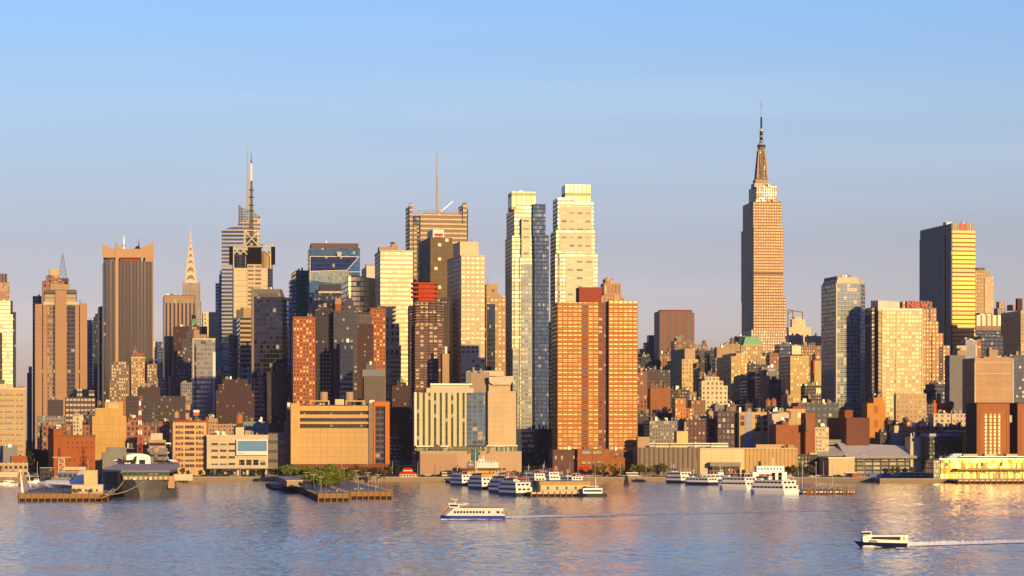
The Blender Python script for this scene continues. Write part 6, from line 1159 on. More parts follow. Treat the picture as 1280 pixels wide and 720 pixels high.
for px_, py_, L, l in ((640, 604, 20, 'small tour boat with pink canopy in the back row behind the moored tour boats'), (676, 606, 22, 'tour boat with red awning moored behind the pier shed, left one'), (694, 603.5, 22, 'tour boat with pale canopy moored behind the pier shed, middle one'), (722, 605, 18, 'short white tour boat moored behind the pier shed, right one')):
    Y = YW(py_); o = tour_boat(l, px_, py_, L, 7.5, 0, 2 if L > 20 else 1); a = SD+pi+R(8); o.rotation_euler = (0, 0, a); o.location = (GX(px_, Y)-L*cos(a), Y-L*sin(a), 0); o.scale = (1, 1, .85)
for i, (px_, py_, L, W, dk, st_, l, ang) in enumerate([(859, 604, 20, 9, 2, False, 'white three deck tour boat, leftmost of the four right of the brick podium', 34), (892, 606.5, 24, 8, 1, False, 'low white dinner yacht with a dark window band, second of the right group', 40), (941, 612.5, 24, 9.5, 2, True, 'white tour ferry with orange life rafts and twin dark funnels, third of the right group', 42), (990, 618, 27, 11, 2, True, 'large white tour ferry with twin dark funnels, nearest of the right group', 42)]):
    Y = YW(py_); o = tour_boat(l, px_, py_, L, W, 0, dk, roofm=pinkr if i < 2 else bwhite, hullm=navyh if i < 2 else bwhite, red=False, stack=st_); a = pi/2+R(ang)+pi
    o.scale = (1, 1, .88); o.rotation_euler = (0, 0, a); o.location = (GX(px_, Y)-L*cos(a), Y-L*sin(a), 0)
o = tour_boat('small white work boat tucked behind the low dinner yacht', 904, 604, 18, 6, 0, 1, red=False); o.location = (GX(912, YW(603)), YW(603), 0); o.rotation_euler = (0, 0, pi)
for px_, py_, L, ang, l in ((6, 606, 9, .3, 'tiny white motor boat moored at the far left'), (17, 607.5, 10, 1.2, 'small dark and white motor boat left of the museum pier'), (12, 603, 8, 2.5, 'small white cabin boat near the left seawall'), (44, 603.5, 9, .2, 'small cabin boat moored inside the museum pier'), (570, 602, 14, 2.8, 'small grey work boat moored left of the tour boats')):
    Y = YW(py_); r = empty('motor_boat', (GX(px_, Y), Y, 0), ang, l, 'boat'); q = MB(); hull(q, L, L*.3, -.3, 1.1, bwhite); q.build('hull', r); q = MB(); q.box(-L*.1, L*.25, -L*.1, L*.1, 1.1, 2.5, bwhite); c = q.build('cabin', r); q = MB(); q.box(-L*.11, L*.2, -L*.105, L*.105, 1.7, 2.2, bwin); q.build('window_band', c)
# large white vessel behind right group
Y = 1560; r = empty('museum_ship', (GX(960, Y), Y, 0), T7, 'large white blocky ship superstructure behind the twin funnel ferries', 'boat'); q = MB(); hull(q, 24, 9, -1, 3.4, bwhite); q.build('hull', r); q = MB(); q.box(-10, 10.5, -4, 4, 3.4, 7.6, bwhite); q.build('deck_house', r); q = MB(); q.box(-7.5, 9, -3.6, 3.6, 7.6, 11.2, bwhite); q.build('deck_house', r)
for k in range(8): q = MB(); q.box(-7+k*1.9, -6+k*1.9, -3.66, -3.6, 9, 10, bwin); q.build('window', r)
q = MB(); q.cyl(-5, 0, 11.2, 14, .9, darkmetal, .8); q.build('funnel', r); q = MB(); q.bar((3, 0, 11.2), (3, 0, 16), .15, bwhite); q.build('mast', r)
# pier shed
r = empty('pier_shed', (*loc7(qx, qy, 5, 1.5), 2.2), T7, 'long low cream pier shed with tan roof edge at the tour pier end', 'building'); q = MB(); Wd = GX(732, 1255)-GX(671, 1255)
q.box(0, Wd, 0, 30, 0, 3.4, M('shed_cream', (.72, .6, .36), dirt=.2)); q.build('wall', r); q = MB(); q.box(-.6, Wd+.6, -.6, 31, 3.4, 5.0, M('shed_tan', (.55, .36, .14)), concrete); q.build('roof', r)
for k in range(5): q = MB(); q.box(3+k*4.4, 4+k*4.4, -.1, 0, 1.2, 2.6, darkmetal); q.build('window', r)
for px_, w_, h_, v_, l, m in ((740, 9, 4, 1, 'white barge cabin moored right of the pier shed', bwhite), (714, 12, 5.5, 60, 'white work boat cabin behind the pier shed', bwhite), (700, 20, 4.5, 95, 'white canopied yacht moored behind the pier shed', cream)):
    X_, Y_ = GX(px_, qy+v_), qy+v_; r = empty('work_boat', (X_, Y_, 0), T7, l, 'boat'); q = MB(); hull(q, w_*1.5, 6, -.5, 1.6, darkmetal if v_ == 1 else bwhite); q.build('hull', r); q = MB(); q.box(-w_/2, w_/2, -2.4, 2.4, 1.6, 1.6+h_*.6, m); c = q.build('cabin', r); q = MB(); q.box(-w_/2+.4, w_/2-.3, -2.45, 2.45, 2.4, 3.3, bwin); q.build('window_band', c)
    q = MB(); q.box(-w_*.3, w_*.3, -2, 2, 1.6+h_*.6+.9, 1.6+h_*.6+1.1, m); q.build('canopy', r); q = MB()
    for sx in (-.28, .28): q.box(w_*sx-.06, w_*sx+.06, -1.9, -1.8, 1.6+h_*.6, 2.5+h_*.6, m); q.box(w_*sx-.06, w_*sx+.06, 1.8, 1.9, 1.6+h_*.6, 2.5+h_*.6, m)
    q.bar((w_*.2, 0, 1.6+h_*.6), (w_*.2, 0, 5+h_), .08, bwhite); q.build('canopy_frame', r)
# red roofed pavilion
Yp = 1692; r = empty('pavilion', (GX(510, Yp), Yp, 2.4), T7, 'cream waterside pavilion with a bright red two tier roof', 'pavilion'); q = MB(); q.box(-5.4, 5.4, 0, 7, 0, 2.4, cream); q.build('wall', r); q = MB(); rd = M('bright_red_roof', (.75, .03, .02), .5)
q.prism([(-6, -.7), (6, -.7), (6, 7.7), (-6, 7.7)], 2.4, 4, rd, taper=[(-3.6, 1.5), (3.6, 1.5), (3.6, 5.5), (-3.6, 5.5)], bottom=True); q.prism([(-3.4, 1.2), (3.4, 1.2), (3.4, 5.7), (-3.4, 5.7)], 5, 6.2, rd, taper=[(-2, 2.5), (2, 2.5), (2, 4.5), (-2, 4.5)], bottom=True); q.build('roof', r); q = MB(); q.box(-3, 3, 1.7, 5.2, 4, 5, cream); q.build('clerestory', r)
for k in range(5): q = MB(); q.box(-4.8+k*2, -3.8+k*2, -.1, 0, .8, 1.9, darkmetal); q.build('window', r)
# low concrete hall on the park pier + tent
X_, Y_ = loc7(gx_, gy_, 2, 170); r = empty('boathouse', (X_, Y_, 3.2), T7, 'long low concrete boathouse along the left edge of the park pier', 'building'); q = MB(); q.box(-9, 0, 0, 150, 0, 3, tan); q.build('wall', r); q = MB(); q.box(-9.4, .4, -.5, 151, 3, 3.4, cream); q.build('roof', r)
X_, Y_ = loc7(gx_, gy_, 2, 120); q = MB(); q.prism([(-2.4, -2.4), (2.4, -2.4), (2.4, 2.4), (-2.4, 2.4)], 2.1, 4.2, M('orange_canvas', (.75, .3, .04)), taper=[(-.1, -.1), (.1, -.1), (.1, .1), (-.1, .1)], bottom=True); r = empty('tent', (X_, Y_, 3.2), 0, 'small orange pointed tent on the left edge of the park pier', 'tent'); q.build('canopy', r); q = MB(); [q.box(sx*2.2-.06, sx*2.2+.06, sy*2.2-.06, sy*2.2+.06, 0, 2.1, palemetal) for sx in (-1, 1) for sy in (-1, 1)]; q.build('tent_poles', r)
# ---------------------------------------------------------------- people on the park pier
def person_src(label, top, legs, pose):
    me = bpy.data.meshes.new('person'); sw = .22 if pose else .09
    V = [(0, 0, .95), (0, 0, 1.2), (0, 0, 1.42), (0, 0, 1.52), (0, .01, 1.68), (.2, 0, 1.42), (.27, .06, 1.13), (.25, -.1, .9), (-.2, 0, 1.42), (-.27, -.06, 1.13), (-.25, .1, .9), (.1, 0, .9), (.12, -sw, .5), (.12, sw*.4, .06), (.12, sw*.4-.16, .03), (-.1, 0, .9), (-.12, sw, .5), (-.12, sw*1.3, .06), (-.12, sw*1.3-.16, .03)]
    E = [(0, 1), (1, 2), (2, 3), (3, 4), (2, 5), (5, 6), (6, 7), (2, 8), (8, 9), (9, 10), (0, 11), (11, 12), (12, 13), (13, 14), (0, 15), (15, 16), (16, 17), (17, 18)]
    Rd = [.14, .14, .15, .06, .11, .07, .05, .04, .07, .05, .04, .09, .065, .045, .04, .09, .065, .045, .04]
    me.from_pydata(V, E, []); o = bpy.data.objects.new('person', me); COL.objects.link(o); m = o.modifiers.new('skin', 'SKIN'); 
    if not me.skin_vertices: 
        bpy.context.view_layer.objects.active = o; me.attributes
    for i, sv in enumerate(me.skin_vertices[0].data): sv.radius = (Rd[i], Rd[i]); sv.use_root = (i == 0)
    o.modifiers.new('sub', 'SUBSURF').levels = 1; o.modifiers['sub'].render_levels = 1
    mt = bpy.data.materials.new('clothes'); mt.use_nodes = True; t = mt.node_tree; tc = t.nodes.new('ShaderNodeTexCoord'); sp = t.nodes.new('ShaderNodeSeparateXYZ'); t.links.new(tc.outputs['Object'], sp.inputs[0])
    c = mixc(t, math_(t, 'GREATER_THAN', sp.outputs[2], .95), (*legs, 1), (*top, 1)); c = mixc(t, math_(t, 'GREATER_THAN', sp.outputs[2], 1.5), c, (.5, .3, .2, 1)); c = mixc(t, math_(t, 'GREATER_THAN', sp.outputs[2], 1.72), c, (.06, .035, .02, 1)); t.links.new(c, t.nodes['Principled BSDF'].inputs['Base Color']); me.materials.append(mt)
    return tag(o, label, 'person')
try:
    PP = [person_src('x', (.6, .1, .06), (.04, .05, .12), 1), person_src('x', (.65, .62, .55), (.1, .1, .12), 0), person_src('x', (.05, .06, .1), (.25, .2, .14), 1)]
    nm_ = ['walking person in a red top and dark trousers on the park pier', 'standing person in a pale top on the park pier', 'walking person in a dark jacket and tan trousers on the park pier']
    rr = random.Random(4); first = [1, 1, 1]
    for k in range(26):
        i = k % 3; o = PP[i] if first[i] else PP[i].copy()
        if not first[i]: COL.objects.link(o)
        first[i] = 0; u, v = (rr.uniform(2, 16), rr.uniform(2, 25)) if k % 2 else (rr.uniform(15, 19), rr.uniform(10, 300)); X_, Y_ = loc7(gx2, gy2, u, v)
        if k % 5 == 0: X_, Y_ = loc7(gx_, gy_, rr.uniform(2, 10), rr.uniform(2, 20))
        o.location = (X_, Y_, 3.2); o.rotation_euler = (0, 0, rr.uniform(0, 6)); o['label'] = nm_[i]; o['group'] = ['people in red tops on the park pier', 'people in pale tops on the park pier', 'people in dark jackets on the park pier'][i]
except Exception as e: print('PERSON', e)
# ---------------------------------------------------------------- aircraft carrier
cy = YW(622); cx0 = GX(177, cy); CV = empty('aircraft_carrier', (cx0, cy, 0), T7, 'grey aircraft carrier seen from the bow with aircraft parked on its flight deck', 'ship')
navy = M('navy_grey', (.21, .2, .2), .6, dirt=.15, scale=.1); navd = M('navy_dark', (.07, .07, .08), .7); dk = M('flight_deck', (.8, .62, .48), .8, dirt=.2)
secs = [(0, .3, 3), (4, 3.0, 7.5), (12, 7.5, 11.5), (30, 12, 14), (60, 14, 15), (400, 14, 15)]; mb = MB(); zt = 8.2
rings = []
for s, w0, w1 in secs: rings.append([(-w1, s-(0 if s else 3.5), zt), (-w0-(w1-w0)*.35, s-(0 if s else 1), 3.6), (-w0, s, -1), (w0, s, -1), (w0+(w1-w0)*.35, s-(0 if s else 1), 3.6), (w1, s-(0 if s else 3.5), zt)])
for a, b_ in zip(rings[:-1], rings[1:]):
    for k in range(5): mb.face([a[k], a[k+1], b_[k+1], b_[k]][::-1], navy)
mb.face(rings[0], navy); mb.face([p_ for p_ in (r_[0] for r_ in rings)]+[r_[5] for r_ in rings[::-1]], navd); mb.build('hull', CV)
mb = MB(); mb.face([(-3, -3.45, 8.0), (3, -3.45, 8.0), (2.2, 0-1.2, 4.2), (-2.2, -1.2, 4.2)][::-1], navy) ; mb.build('stem', CV)
z2 = 12.6; mb = MB(); P = [(-9.5, 3), (13, 3), (14.5, 14), (16, 50), (16, 420), (-20, 420), (-20, 60), (-17, 26)]
mb.prism(P, z2-1.0, z2, navy, dk, True); mb.build('flight_deck', CV)
mb = MB(); mb.box(-9, 12.5, 5.5, 20, zt+1.6, z2-1.0, F('hangar_glass', (.12, .16, .13), (.05, .16, .11), 2.4, 5, .85, .8, .1, .4, .2, (.15, .2, .15))); mb.build('glazed_hangar_front', CV)
for k in range(10): mb = MB(); mb.box(-8.5+k*2.3, -7.7+k*2.3, 4.5, 5.4, zt, zt+1.6, tan); mb.build('deck_support', CV)
mb = MB(); mb.box(-8.8, 12.4, 6, 18, zt, zt+1.6, cream); mb.build('forecastle_wall', CV)
mb = MB(); mb.prism([(-19.8, 60), (-17.5, 27), (-9.6, 3.4), (-11, 5), (-13, 30), (-14, 60)][::1], 5.5, z2-1.0, navd); mb.build('side_sponson', CV)
mb = MB(); mb.box(12, 15, 20, 26, 4, zt+1.5, gst); mb.build('anchor_platform', CV)
for k, (x, s) in enumerate(((-3.5, 1), (4, 1))): mb = MB(); mb.cyl(x, 1.2, zt, zt+.9, .6, bwhite); mb.build('capstan', CV)
# island
mb = MB(); mb.box(-3, 9, 372, 400, z2, z2+9, navy); mb.build('island', CV); mb = MB(); mb.box(-2, 8, 374, 396, z2+9, z2+14, tan); mb.box(-1, 6, 376, 390, z2+14, z2+18, cream); mb.box(-4.5, 11, 380, 384, z2+11.5, z2+12.3, bwhite); mb.box(-3.6, 10, 377, 379, z2+6, z2+6.6, bwhite); mb.build('island_bridge', CV)
mb = MB(); mb.box(-1.8, 7.8, 373.4, 374, z2+10.6, z2+12.2, bwin); mb.box(-2.6, 8.6, 371.4, 372, z2+4, z2+5.2, bwin); mb.build('bridge_windows', CV)
mb = MB(); Mx = -7
for q_ in range(14):
    f0 = q_/14; f1 = (q_+1)/14; m_ = M('rust_red', (.5, .1, .05)) if q_ < 6 or q_ % 2 else bwhite; w0, w1 = 1.5*(1-f0)+.2, 1.5*(1-f1)+.2
    for s_ in (-1, 1): mb.bar((Mx+s_*w0, 352, z2+40*f0), (Mx-s_*w1, 352, z2+40*f1), .15, m_); mb.bar((Mx+s_*w0, 352, z2+40*f0), (Mx+s_*w1, 352, z2+40*f1), .18, m_)
mb.build('lattice_mast', CV)
mb = MB(); mb.bar((1, 384, z2+18), (1, 384, z2+37), .45, darkmetal, .2); mb.bar((-3, 384, z2+24), (5, 384, z2+24), .25, darkmetal); mb.bar((-2, 384, z2+29), (4, 384, z2+29), .22, darkmetal); mb.bar((-1, 384, z2+33), (3, 384, z2+33), .2, darkmetal); mb.bar((-2.4, 384, z2+18), (1, 384, z2+28), .2, darkmetal); mb.bar((4.4, 384, z2+18), (1, 384, z2+28), .2, darkmetal); mb.box(-1.6, 0, 383, 385, z2+20, z2+22.5, darkmetal); mb.build('mast', CV)
mb = MB()
for k in range(8): a0, a1 = -pi/2+k*pi/8, -pi/2+(k+1)*pi/8; mb.cyl(2.4, 350, z2+8+2.3*sin(a0), z2+8+2.3*sin(a1), max(.05, 2.3*cos(a0)), tan, max(.05, 2.3*cos(a1)), 14)
mb.cyl(2.4, 350, z2, z2+5.4, 1.2, navy); mb.build('radar_dome', CV)
# tent on the deck
o = MB(); n = 12
for k in range(n):
    a0, a1 = pi*k/n, pi*(k+1)/n; p0 = (-7.5*cos(a0), 3.2+2.8*sin(a0)**.8 if 0 < k else 3.2); p1 = (-7.5*cos(a1), 3.2+2.8*sin(a1)**.8 if k < n-1 else 3.2)
    o.face([(p0[0], 0, p0[1]), (p1[0], 0, p1[1]), (p1[0], 26, p1[1]), (p0[0], 26, p0[1])][::-1], bwhite)
pr = [(-7.5*cos(pi*k/n), 3.2+2.8*max(0, sin(pi*k/n))**.8) for k in range(n+1)]
o.face([(-7.5, 0, 0), (7.5, 0, 0)]+[(x, 0, z) for x, z in reversed(pr)], bwhite); o.face(([(-7.5, 26, 0), (7.5, 26, 0)]+[(x, 26, z) for x, z in reversed(pr)])[::-1], bwhite); o.face([(-7.5, 0, 0), (-7.5, 26, 0), (-7.5, 26, 3.2), (-7.5, 0, 3.2)][::-1], bwhite); o.face([(7.5, 0, 0), (7.5, 26, 0), (7.5, 26, 3.2), (7.5, 0, 3.2)], bwhite)
r = empty('exhibit_tent', (*loc7(cx0, cy, -8, 325), z2), T7, 'large white arched exhibition tent on the carrier flight deck', 'tent'); o.build('canvas', r); q = MB(); q.box(-4, -1, -.1, .0, 0, 2.4, bwin); q.box(1, 4.5, -.1, .0, 0, 2.4, bwin); q.build('opening', r)
# aircraft
def jet(name, label, X_, Y_, z, rz, L, m, m2, span=.55, delta=False):
    r = empty(name, (X_, Y_, z), rz, label, 'aircraft'); q = MB(); rb = L*.055; zc = L*.1+.4
    pts = [(-L/2, .06), (-L*.42, .5), (-L*.25, 1), (L*.25, 1), (L*.5, .45)]
    for (xa, ra), (xb, rb2) in zip(pts[:-1], pts[1:]):
        n = 10
        for k in range(n):
            a0, a1 = 2*pi*k/n, 2*pi*(k+1)/n; q.face([(xa, ra*rb*cos(a0), zc+ra*rb*sin(a0)), (xa, ra*rb*cos(a1), zc+ra*rb*sin(a1)), (xb, rb2*rb*cos(a1), zc+rb2*rb*sin(a1)), (xb, rb2*rb*cos(a0), zc+rb2*rb*sin(a0))][::-1], m)
    q.face([(L*.5, .45*rb*cos(2*pi*k/10), zc+.45*rb*sin(2*pi*k/10)) for k in range(10)], m2); q.build('fuselage', r)
    for s in (-1, 1):
        q = MB(); w_ = [(-L*.25 if delta else -L*.05, s*rb*.7), (L*.38 if delta else L*.15, s*L*span/2), (L*.45 if delta else L*.22, s*L*span/2), (L*.45 if delta else L*.2, s*rb*.7)]
        if s < 0: w_ = w_[::1]
        else: w_ = w_[::-1]
        q.prism(w_[::-1] if False else w_, zc-.3, zc-.1, m, bottom=True); q.build('wing', r)
    q = MB(); q.prism([(L*.3, -.12), (L*.48, -.12), (L*.48, .12), (L*.3, .12)], zc+rb*.5, zc+L*.2, m2, taper=[(L*.42, -.08), (L*.52, -.08), (L*.52, .08), (L*.42, .08)]); q.build('tail_fin', r)
    q = MB(); q.prism([(-L*.36, -rb*.4), (-L*.2, -rb*.5), (-L*.2, rb*.5), (-L*.36, rb*.4)], zc+rb*.6, zc+rb*1.5, bwin, taper=[(-L*.3, -rb*.2), (-L*.22, -rb*.3), (-L*.22, rb*.3), (-L*.3, rb*.2)]); q.build('canopy', r)
    for x, y in ((-L*.3, 0), (L*.12, -rb), (L*.12, rb)): q = MB(); q.bar((x, y, zc-rb*.5), (x, y, 0), .12, darkmetal); q.build('landing_gear', r)
jm = {'orange': M('jet_orange', (.7, .25, .06)), 'white': bwhite, 'grey': navy, 'red': redm, 'dark': navd}
for k, (u, v, rz, L, a, b_, l) in enumerate([(-14, 66, .5, 14, 'dark', 'dark', 'dark jet parked at the left deck edge of the carrier'), (-17, 95, 1.2, 14, 'orange', 'red', 'orange jet with red tail on the left of the carrier deck'), (-15, 118, .2, 15, 'white', 'red', 'white jet with red tail parked behind the orange jet'), (7, 70, 2.4, 13, 'dark', 'grey', 'dark jet in front of the arched tent opening'), (10, 84, .9, 15, 'white', 'orange', 'white jet with orange tail right of the arched tent'), (12, 102, 2, 14, 'grey', 'white', 'grey jet with white tail right of the tent near the dome'), (-12, 145, 1, 15, 'grey', 'grey', 'grey jet far back on the carrier deck'), (-16, 168, 1.8, 14, 'white', 'grey', 'pale jet far back at the left deck edge')]):
    X_, Y_ = loc7(cx0, cy, u, 225+v*.95); jet('jet_aircraft', l, X_, Y_, z2, T7+rz, L, jm[a], jm[b_])
X_, Y_ = loc7(mx, my, 16, 40); jet('delta_airliner', 'long white delta winged airliner parked on the museum pier', X_, Y_, 3.2, T7-R(50), 34, bwhite, bwhite, .42, True)
X_, Y_ = loc7(mx, my, 12, 110); jet('small_airliner', 'pale small aircraft parked behind the delta airliner', X_, Y_, 3.2, T7+.4, 18, bwhite, bluem, .5)
# gangway, ropes
gwy = empty('gangway', (*loc7(cx0, cy, 15.5, 30), 0), T7, 'lit steel truss gangway on the right side of the carrier bow', 'gangway'); q = MB()
q.bar((0, 0, 7.4), (14, 40, 6.0), .3, tan); q.bar((0, 0, 5.6), (14, 40, 4.4), .2, tan); 
for k in range(10): f0, f1 = k/10, (k+1)/10; q.bar((14*f0, 40*f0, 7.4-1.4*f0), (14*f1, 40*f1, 5.6-1.2*f1), .14, tan); q.bar((14*f0, 40*f0, 5.6-1.2*f0), (14*f1, 40*f1, 7.4-1.4*f1), .14, tan)
q.build('truss', gwy); q = MB(); q.box(-1, 8, -1, 8, 7.4, 10.4, cream); q.build('cabin', gwy)
for i, (px_, py_, u, v, z) in enumerate(((134, 618.5, 1.5, 0, 8), (132, 617.5, -8, 8, 8), )):
    q = MB(); Ya = YW(py_, 3.4); A = (GX(px_, Ya), Ya, 3.4); X_, Y_ = loc7(cx0, cy, u, v); prev = A
    for k in range(1, 9): f_ = k/8; p_ = (A[0]+(X_-A[0])*f_, A[1]+(Y_-A[1])*f_, A[2]+(z-A[2])*f_-1.6*sin(pi*f_)); q.bar(prev, p_, .22, M('rope', (.6, .48, .3))); prev = p_
    tag(q.build('mooring_rope'), ('lower thick pale mooring rope from the bow to the pier corner', 'upper mooring rope running from the shaded hull side to the pier')[i], 'rope')
# things on the museum pier
def house(name, label, px0, px1, ytop, ybot, v, d, m, cat='building', rm_=None, wn=0):
    X0, Y0 = loc7(mx, my, 0, v); Yc = Y0; xa, xb = GX(px0, Yc), GX(px1, Yc); z0 = GZ(ybot, Yc) if ybot else 3.2; r = empty(name, (xa, Yc, z0), T7, label, cat); q = MB(); q.box(0, xb-xa, 0, d, 0, GZ(ytop, Yc)-z0, m, rm_ or concrete); q.build('wall', r)
    q = MB(); q.box(-.2, xb-xa+.2, -.2, d+.2, GZ(ytop, Yc)-z0, GZ(ytop, Yc)-z0+.25, cream); q.build('roof_edge', r)
    for k in range(wn): q = MB(); q.box(1+k*(xb-xa-1.6)/max(1, wn), 1.8+k*(xb-xa-1.6)/max(1, wn), -.06, 0, 1, 2, bwin); q.build('window', r)
    return r
house('deck_house', 'pale yellow deck house on the museum pier end beside the ropes', 90, 128, 606.5, None, 6, 12, cream, wn=5)
house('plant_room', 'pale yellow square block raised on the museum pier deck house', 105, 121.5, 588.5, 606.5, 8, 8, M('plant_yellow', (.7, .55, .3)), rm_=concrete)
house('pier_office', 'brown and cream pier office at the museum entrance', 62, 88, 598, None, 200, 10, F('pier_office_f', (.25, .2, .17), (.04, .04, .05), 2.5, 3, .6, .5), wn=0)
house('pier_office', 'grey blue glass pavilion behind the delta airliner', 72, 97, 590, None, 260, 12, F('pavilion_glass', (.25, .28, .33), (.12, .18, .28), 2.5, 3, .8, .7, .1, .5), wn=0)
house('pier_office', 'dark museum workshop block on the pier centre', 50, 66, 585, None, 330, 12, f_dark)
house('pier_office', 'low grey store on the museum pier left of the carrier bow', 96, 125, 592, None, 230, 14, gray)
for sx, (px_, yt, yb, Yp, l) in enumerate(((28.5, 586, 621, 1160, 'tall leaning white mast at the left corner of the museum pier'), (38.5, 590, 612, 1300, 'thin pale mast behind the leaning white mast'))):
    q = MB(); Z = GZ(yt, Yp); q.bar((0, 0, 3.2), (-1.1, 0, Z), .55 if sx == 0 else .25, bwhite, .12); q.box(-.8, .8, -.8, .8, 3.2, 3.6, concrete); o = q.build('mast'); o.location = (GX(px_, Yp), Yp, 0); tag(o, l, 'mast')
Yp = 1640; r = empty('lookout_tower', (GX(77, Yp), Yp, 2.4), T7, 'cream lookout tower with a thin flat canopy by the orange warehouse', 'tower'); q = MB()
for sx in (-1.7, 1.7):
    for sy in (-1.7, 1.7): q.bar((sx, sy, 0), (sx, sy, 13), .3, cream)
for k in range(4): q.bar((-1.7, -1.7, k*3.2), (1.7, -1.7, (k+1)*3.2), .18, cream); q.box(-2, 2, -2, 2, (k+1)*3.1, (k+1)*3.1+.4, cream)
q.build('frame', r); q = MB(); q.box(-5.5, 5.5, -2.5, 2.5, 13.2, 13.6, cream); q.build('canopy', r); q = MB(); q.box(2, 15, -1, 1, 5.5, 7.4, cream); q.build('walkway', r)
# left corner terminal buildings
for i, (px0, px1, yt, Yb, m, l) in enumerate([(-20, 35, 578, 1735, F('terminal_cream', (.6, .45, .28), (.05, .05, .06), 3, 4, .6, .5), 'cream and brown terminal block at the left edge below the yellow masonry block'), (-18, 22, 590, 1700, cream, 'white canopied landing building at the left edge by the water'), (4, 22, 559, 1742, gray, 'grey box shaped plant house above the left terminal'), (14, 34, 570, 1740, brick, 'low reddish annex beside the grey plant house')]):
    b = B('terminal_building', l, Yb, px0, px1, yt, m, clut=7)
# ---------------------------------------------------------------- ferry terminal of glass
b = Bd('ferry_terminal', 'long low glass ferry terminal flashing gold in the sun at the right', 'building', 1645, 1172, 1300, base=2.4, th=7)
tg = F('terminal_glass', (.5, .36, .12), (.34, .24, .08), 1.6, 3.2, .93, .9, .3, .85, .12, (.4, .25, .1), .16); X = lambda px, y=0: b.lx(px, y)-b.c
b.box('glass_hall', tg, 1176, 1300, 574.5, y0=0, d=22); b.box('roof', palemetal, 1174, 1300, 572.8, 574.5, y0=-1.2, d=25); b.box('end_bay', F('end_bay', (.3, .3, .25), (.2, .22, .15), 1.6, 3.2, .8, .8, .1, .5), 1167, 1176, 575.5, y0=1, d=18)
b.box('lower_canopy', tan, 1197, 1300, 586, 587.6, y0=-9, d=9); b.poly('skylight', M('skylight_blue', (.2, .4, .65), .2), [(1184, 572.5), (1193, 567), (1203, 567), (1200, 572.5)], 6, y0=6)
for x0, x1 in ((1204, 1222), (1231, 1246), (1258, 1272)): b.box('roof_unit', cream, x0, x1, 567.5, 571.5, y0=6, d=6)
b.box('roof_duct', palemetal, 1200, 1300, 570.2, 571.2, y0=3, d=1)
for px_ in (1182, 1226, 1250): b.box('dark_bay', bwin, px_, px_+3, 578, 583, y0=-.1, d=.1)
for k in range(22): b.mb('columns').box(X(1198+k*4.7), X(1198+k*4.7)+.35, -8.6, -8.2, 0, b.z(587.6), tan)
b.clutter(5, 1178, 1200, 572.8, 4, hmax=1.5); b.done()
q = MB()      # small quay left of the terminal
# ---------------------------------------------------------------- moving ferries
def side_poly(mb, m, pts, y0, y1, S, top=None):
    q = [((px-S[0])*S[2], (S[1]-py)*S[2]) for px, py in pts]
    if sum(q[i][0]*q[(i+1) % len(q)][1]-q[(i+1) % len(q)][0]*q[i][1] for i in range(len(q))) < 0: q = q[::-1]
    mb.face([(x, y0, z) for x, z in q], m); mb.face([(x, y1, z) for x, z in q[::-1]], m)
    for i in range(len(q)): a, c = q[i], q[(i+1) % len(q)]; mb.face([(a[0], y0, a[1]), (a[0], y1, a[1]), (c[0], y1, c[1]), (c[0], y0, c[1])], top or m)
Y = YW(649.5); S = (591, 649.5, Y/FP); r = empty('passenger_ferry', (GX(591, Y), Y, 0), R(-3), 'white and blue passenger ferry under way at the centre of the river', 'boat')
fblue = M('ferry_blue', (.02, .06, .42), .35, dirt=.05); fred = M('ferry_red', (.4, .02, .04), .4); fw = M('ferry_white', (.8, .78, .72), .4, dirt=.05)
s = S[2]; hx0, hx1 = (551-591)*s, (631-591)*s; mb = MB()
for sgn in (-1, 1):
    yo = sgn*2.6; P = [(hx0, yo), (hx0+4, yo-1.5), (hx1, yo-1.5), (hx1, yo+1.5), (hx0+4, yo+1.5)]; mb.prism([(x+(1.4 if i == 0 else .4), y) for i, (x, y) in enumerate(P)], -.4, .25, fred, taper=P); mb.prism(P, .25, (649.5-644.3)*s, fblue, bottom=False)
mb.box(hx0+3, hx1, -3.9, 3.9, .9, (649.5-644.3)*s, fblue); mb.build('hull', r)
cab = MB(); side_poly(cab, fw, [(558, 644.3), (569, 634.8), (630, 634.6), (630, 638.5), (626.5, 638.8), (626.5, 641.5), (632, 642), (632, 644.3)], -3.7, 3.7, S); cab = cab.build('cabin', r)
for k in range(12):
    x = (568.3+k*3.95 if k < 10 else (611 if k == 10 else 621.5)); w_ = 2.6 if k != 11 else 3.6
    for sgn in (-1, 1): q = MB(); x0 = (x-591)*s; q.box(x0, x0+w_*s, sgn*3.73-.03, sgn*3.73+.03, (649.5-641.2)*s, (649.5-638.4)*s, bwin); q.build('window', cab)
q = MB(); side_poly(q, M('ferry_orange', (.6, .3, .15)), [(549, 644), (551, 644), (562, 633.5), (560, 633)], -3.2, 3.2, S); q.build('bow_ramp', r)
q = MB(); side_poly(q, fw, [(562, 634.5), (561, 628.6), (583, 630.2), (583, 631), (575, 631), (575, 634.5)], -2.2, 2.2, S); pc = q.build('pilot_house', r); q = MB(); side_poly(q, bwin, [(563, 633), (562.5, 630.6), (573, 630.8), (573, 633)], -2.25, 2.25, S); q.build('window_band', pc)
q = MB(); side_poly(q, rroof, [(578, 634.6), (578, 634), (628, 634), (628, 634.6)], -3.5, 3.5, S); q.build('roof_rail', r); q = MB(); q.bar((-6, 0, (649.5-629)*s), (-5, 0, (649.5-622.5)*s), .12, fw, .05); q.bar((-6.4, -1.3, 5.9), (-6.4, 1.3, 6.2), .1, fw); q.bar((-5.5, 0, 6.6), (-7.4, 0, 7.0), .12, fw); q.box(-3, -1.5, -.6, .6, 5.1, 5.5, fw); q.build('mast', r)
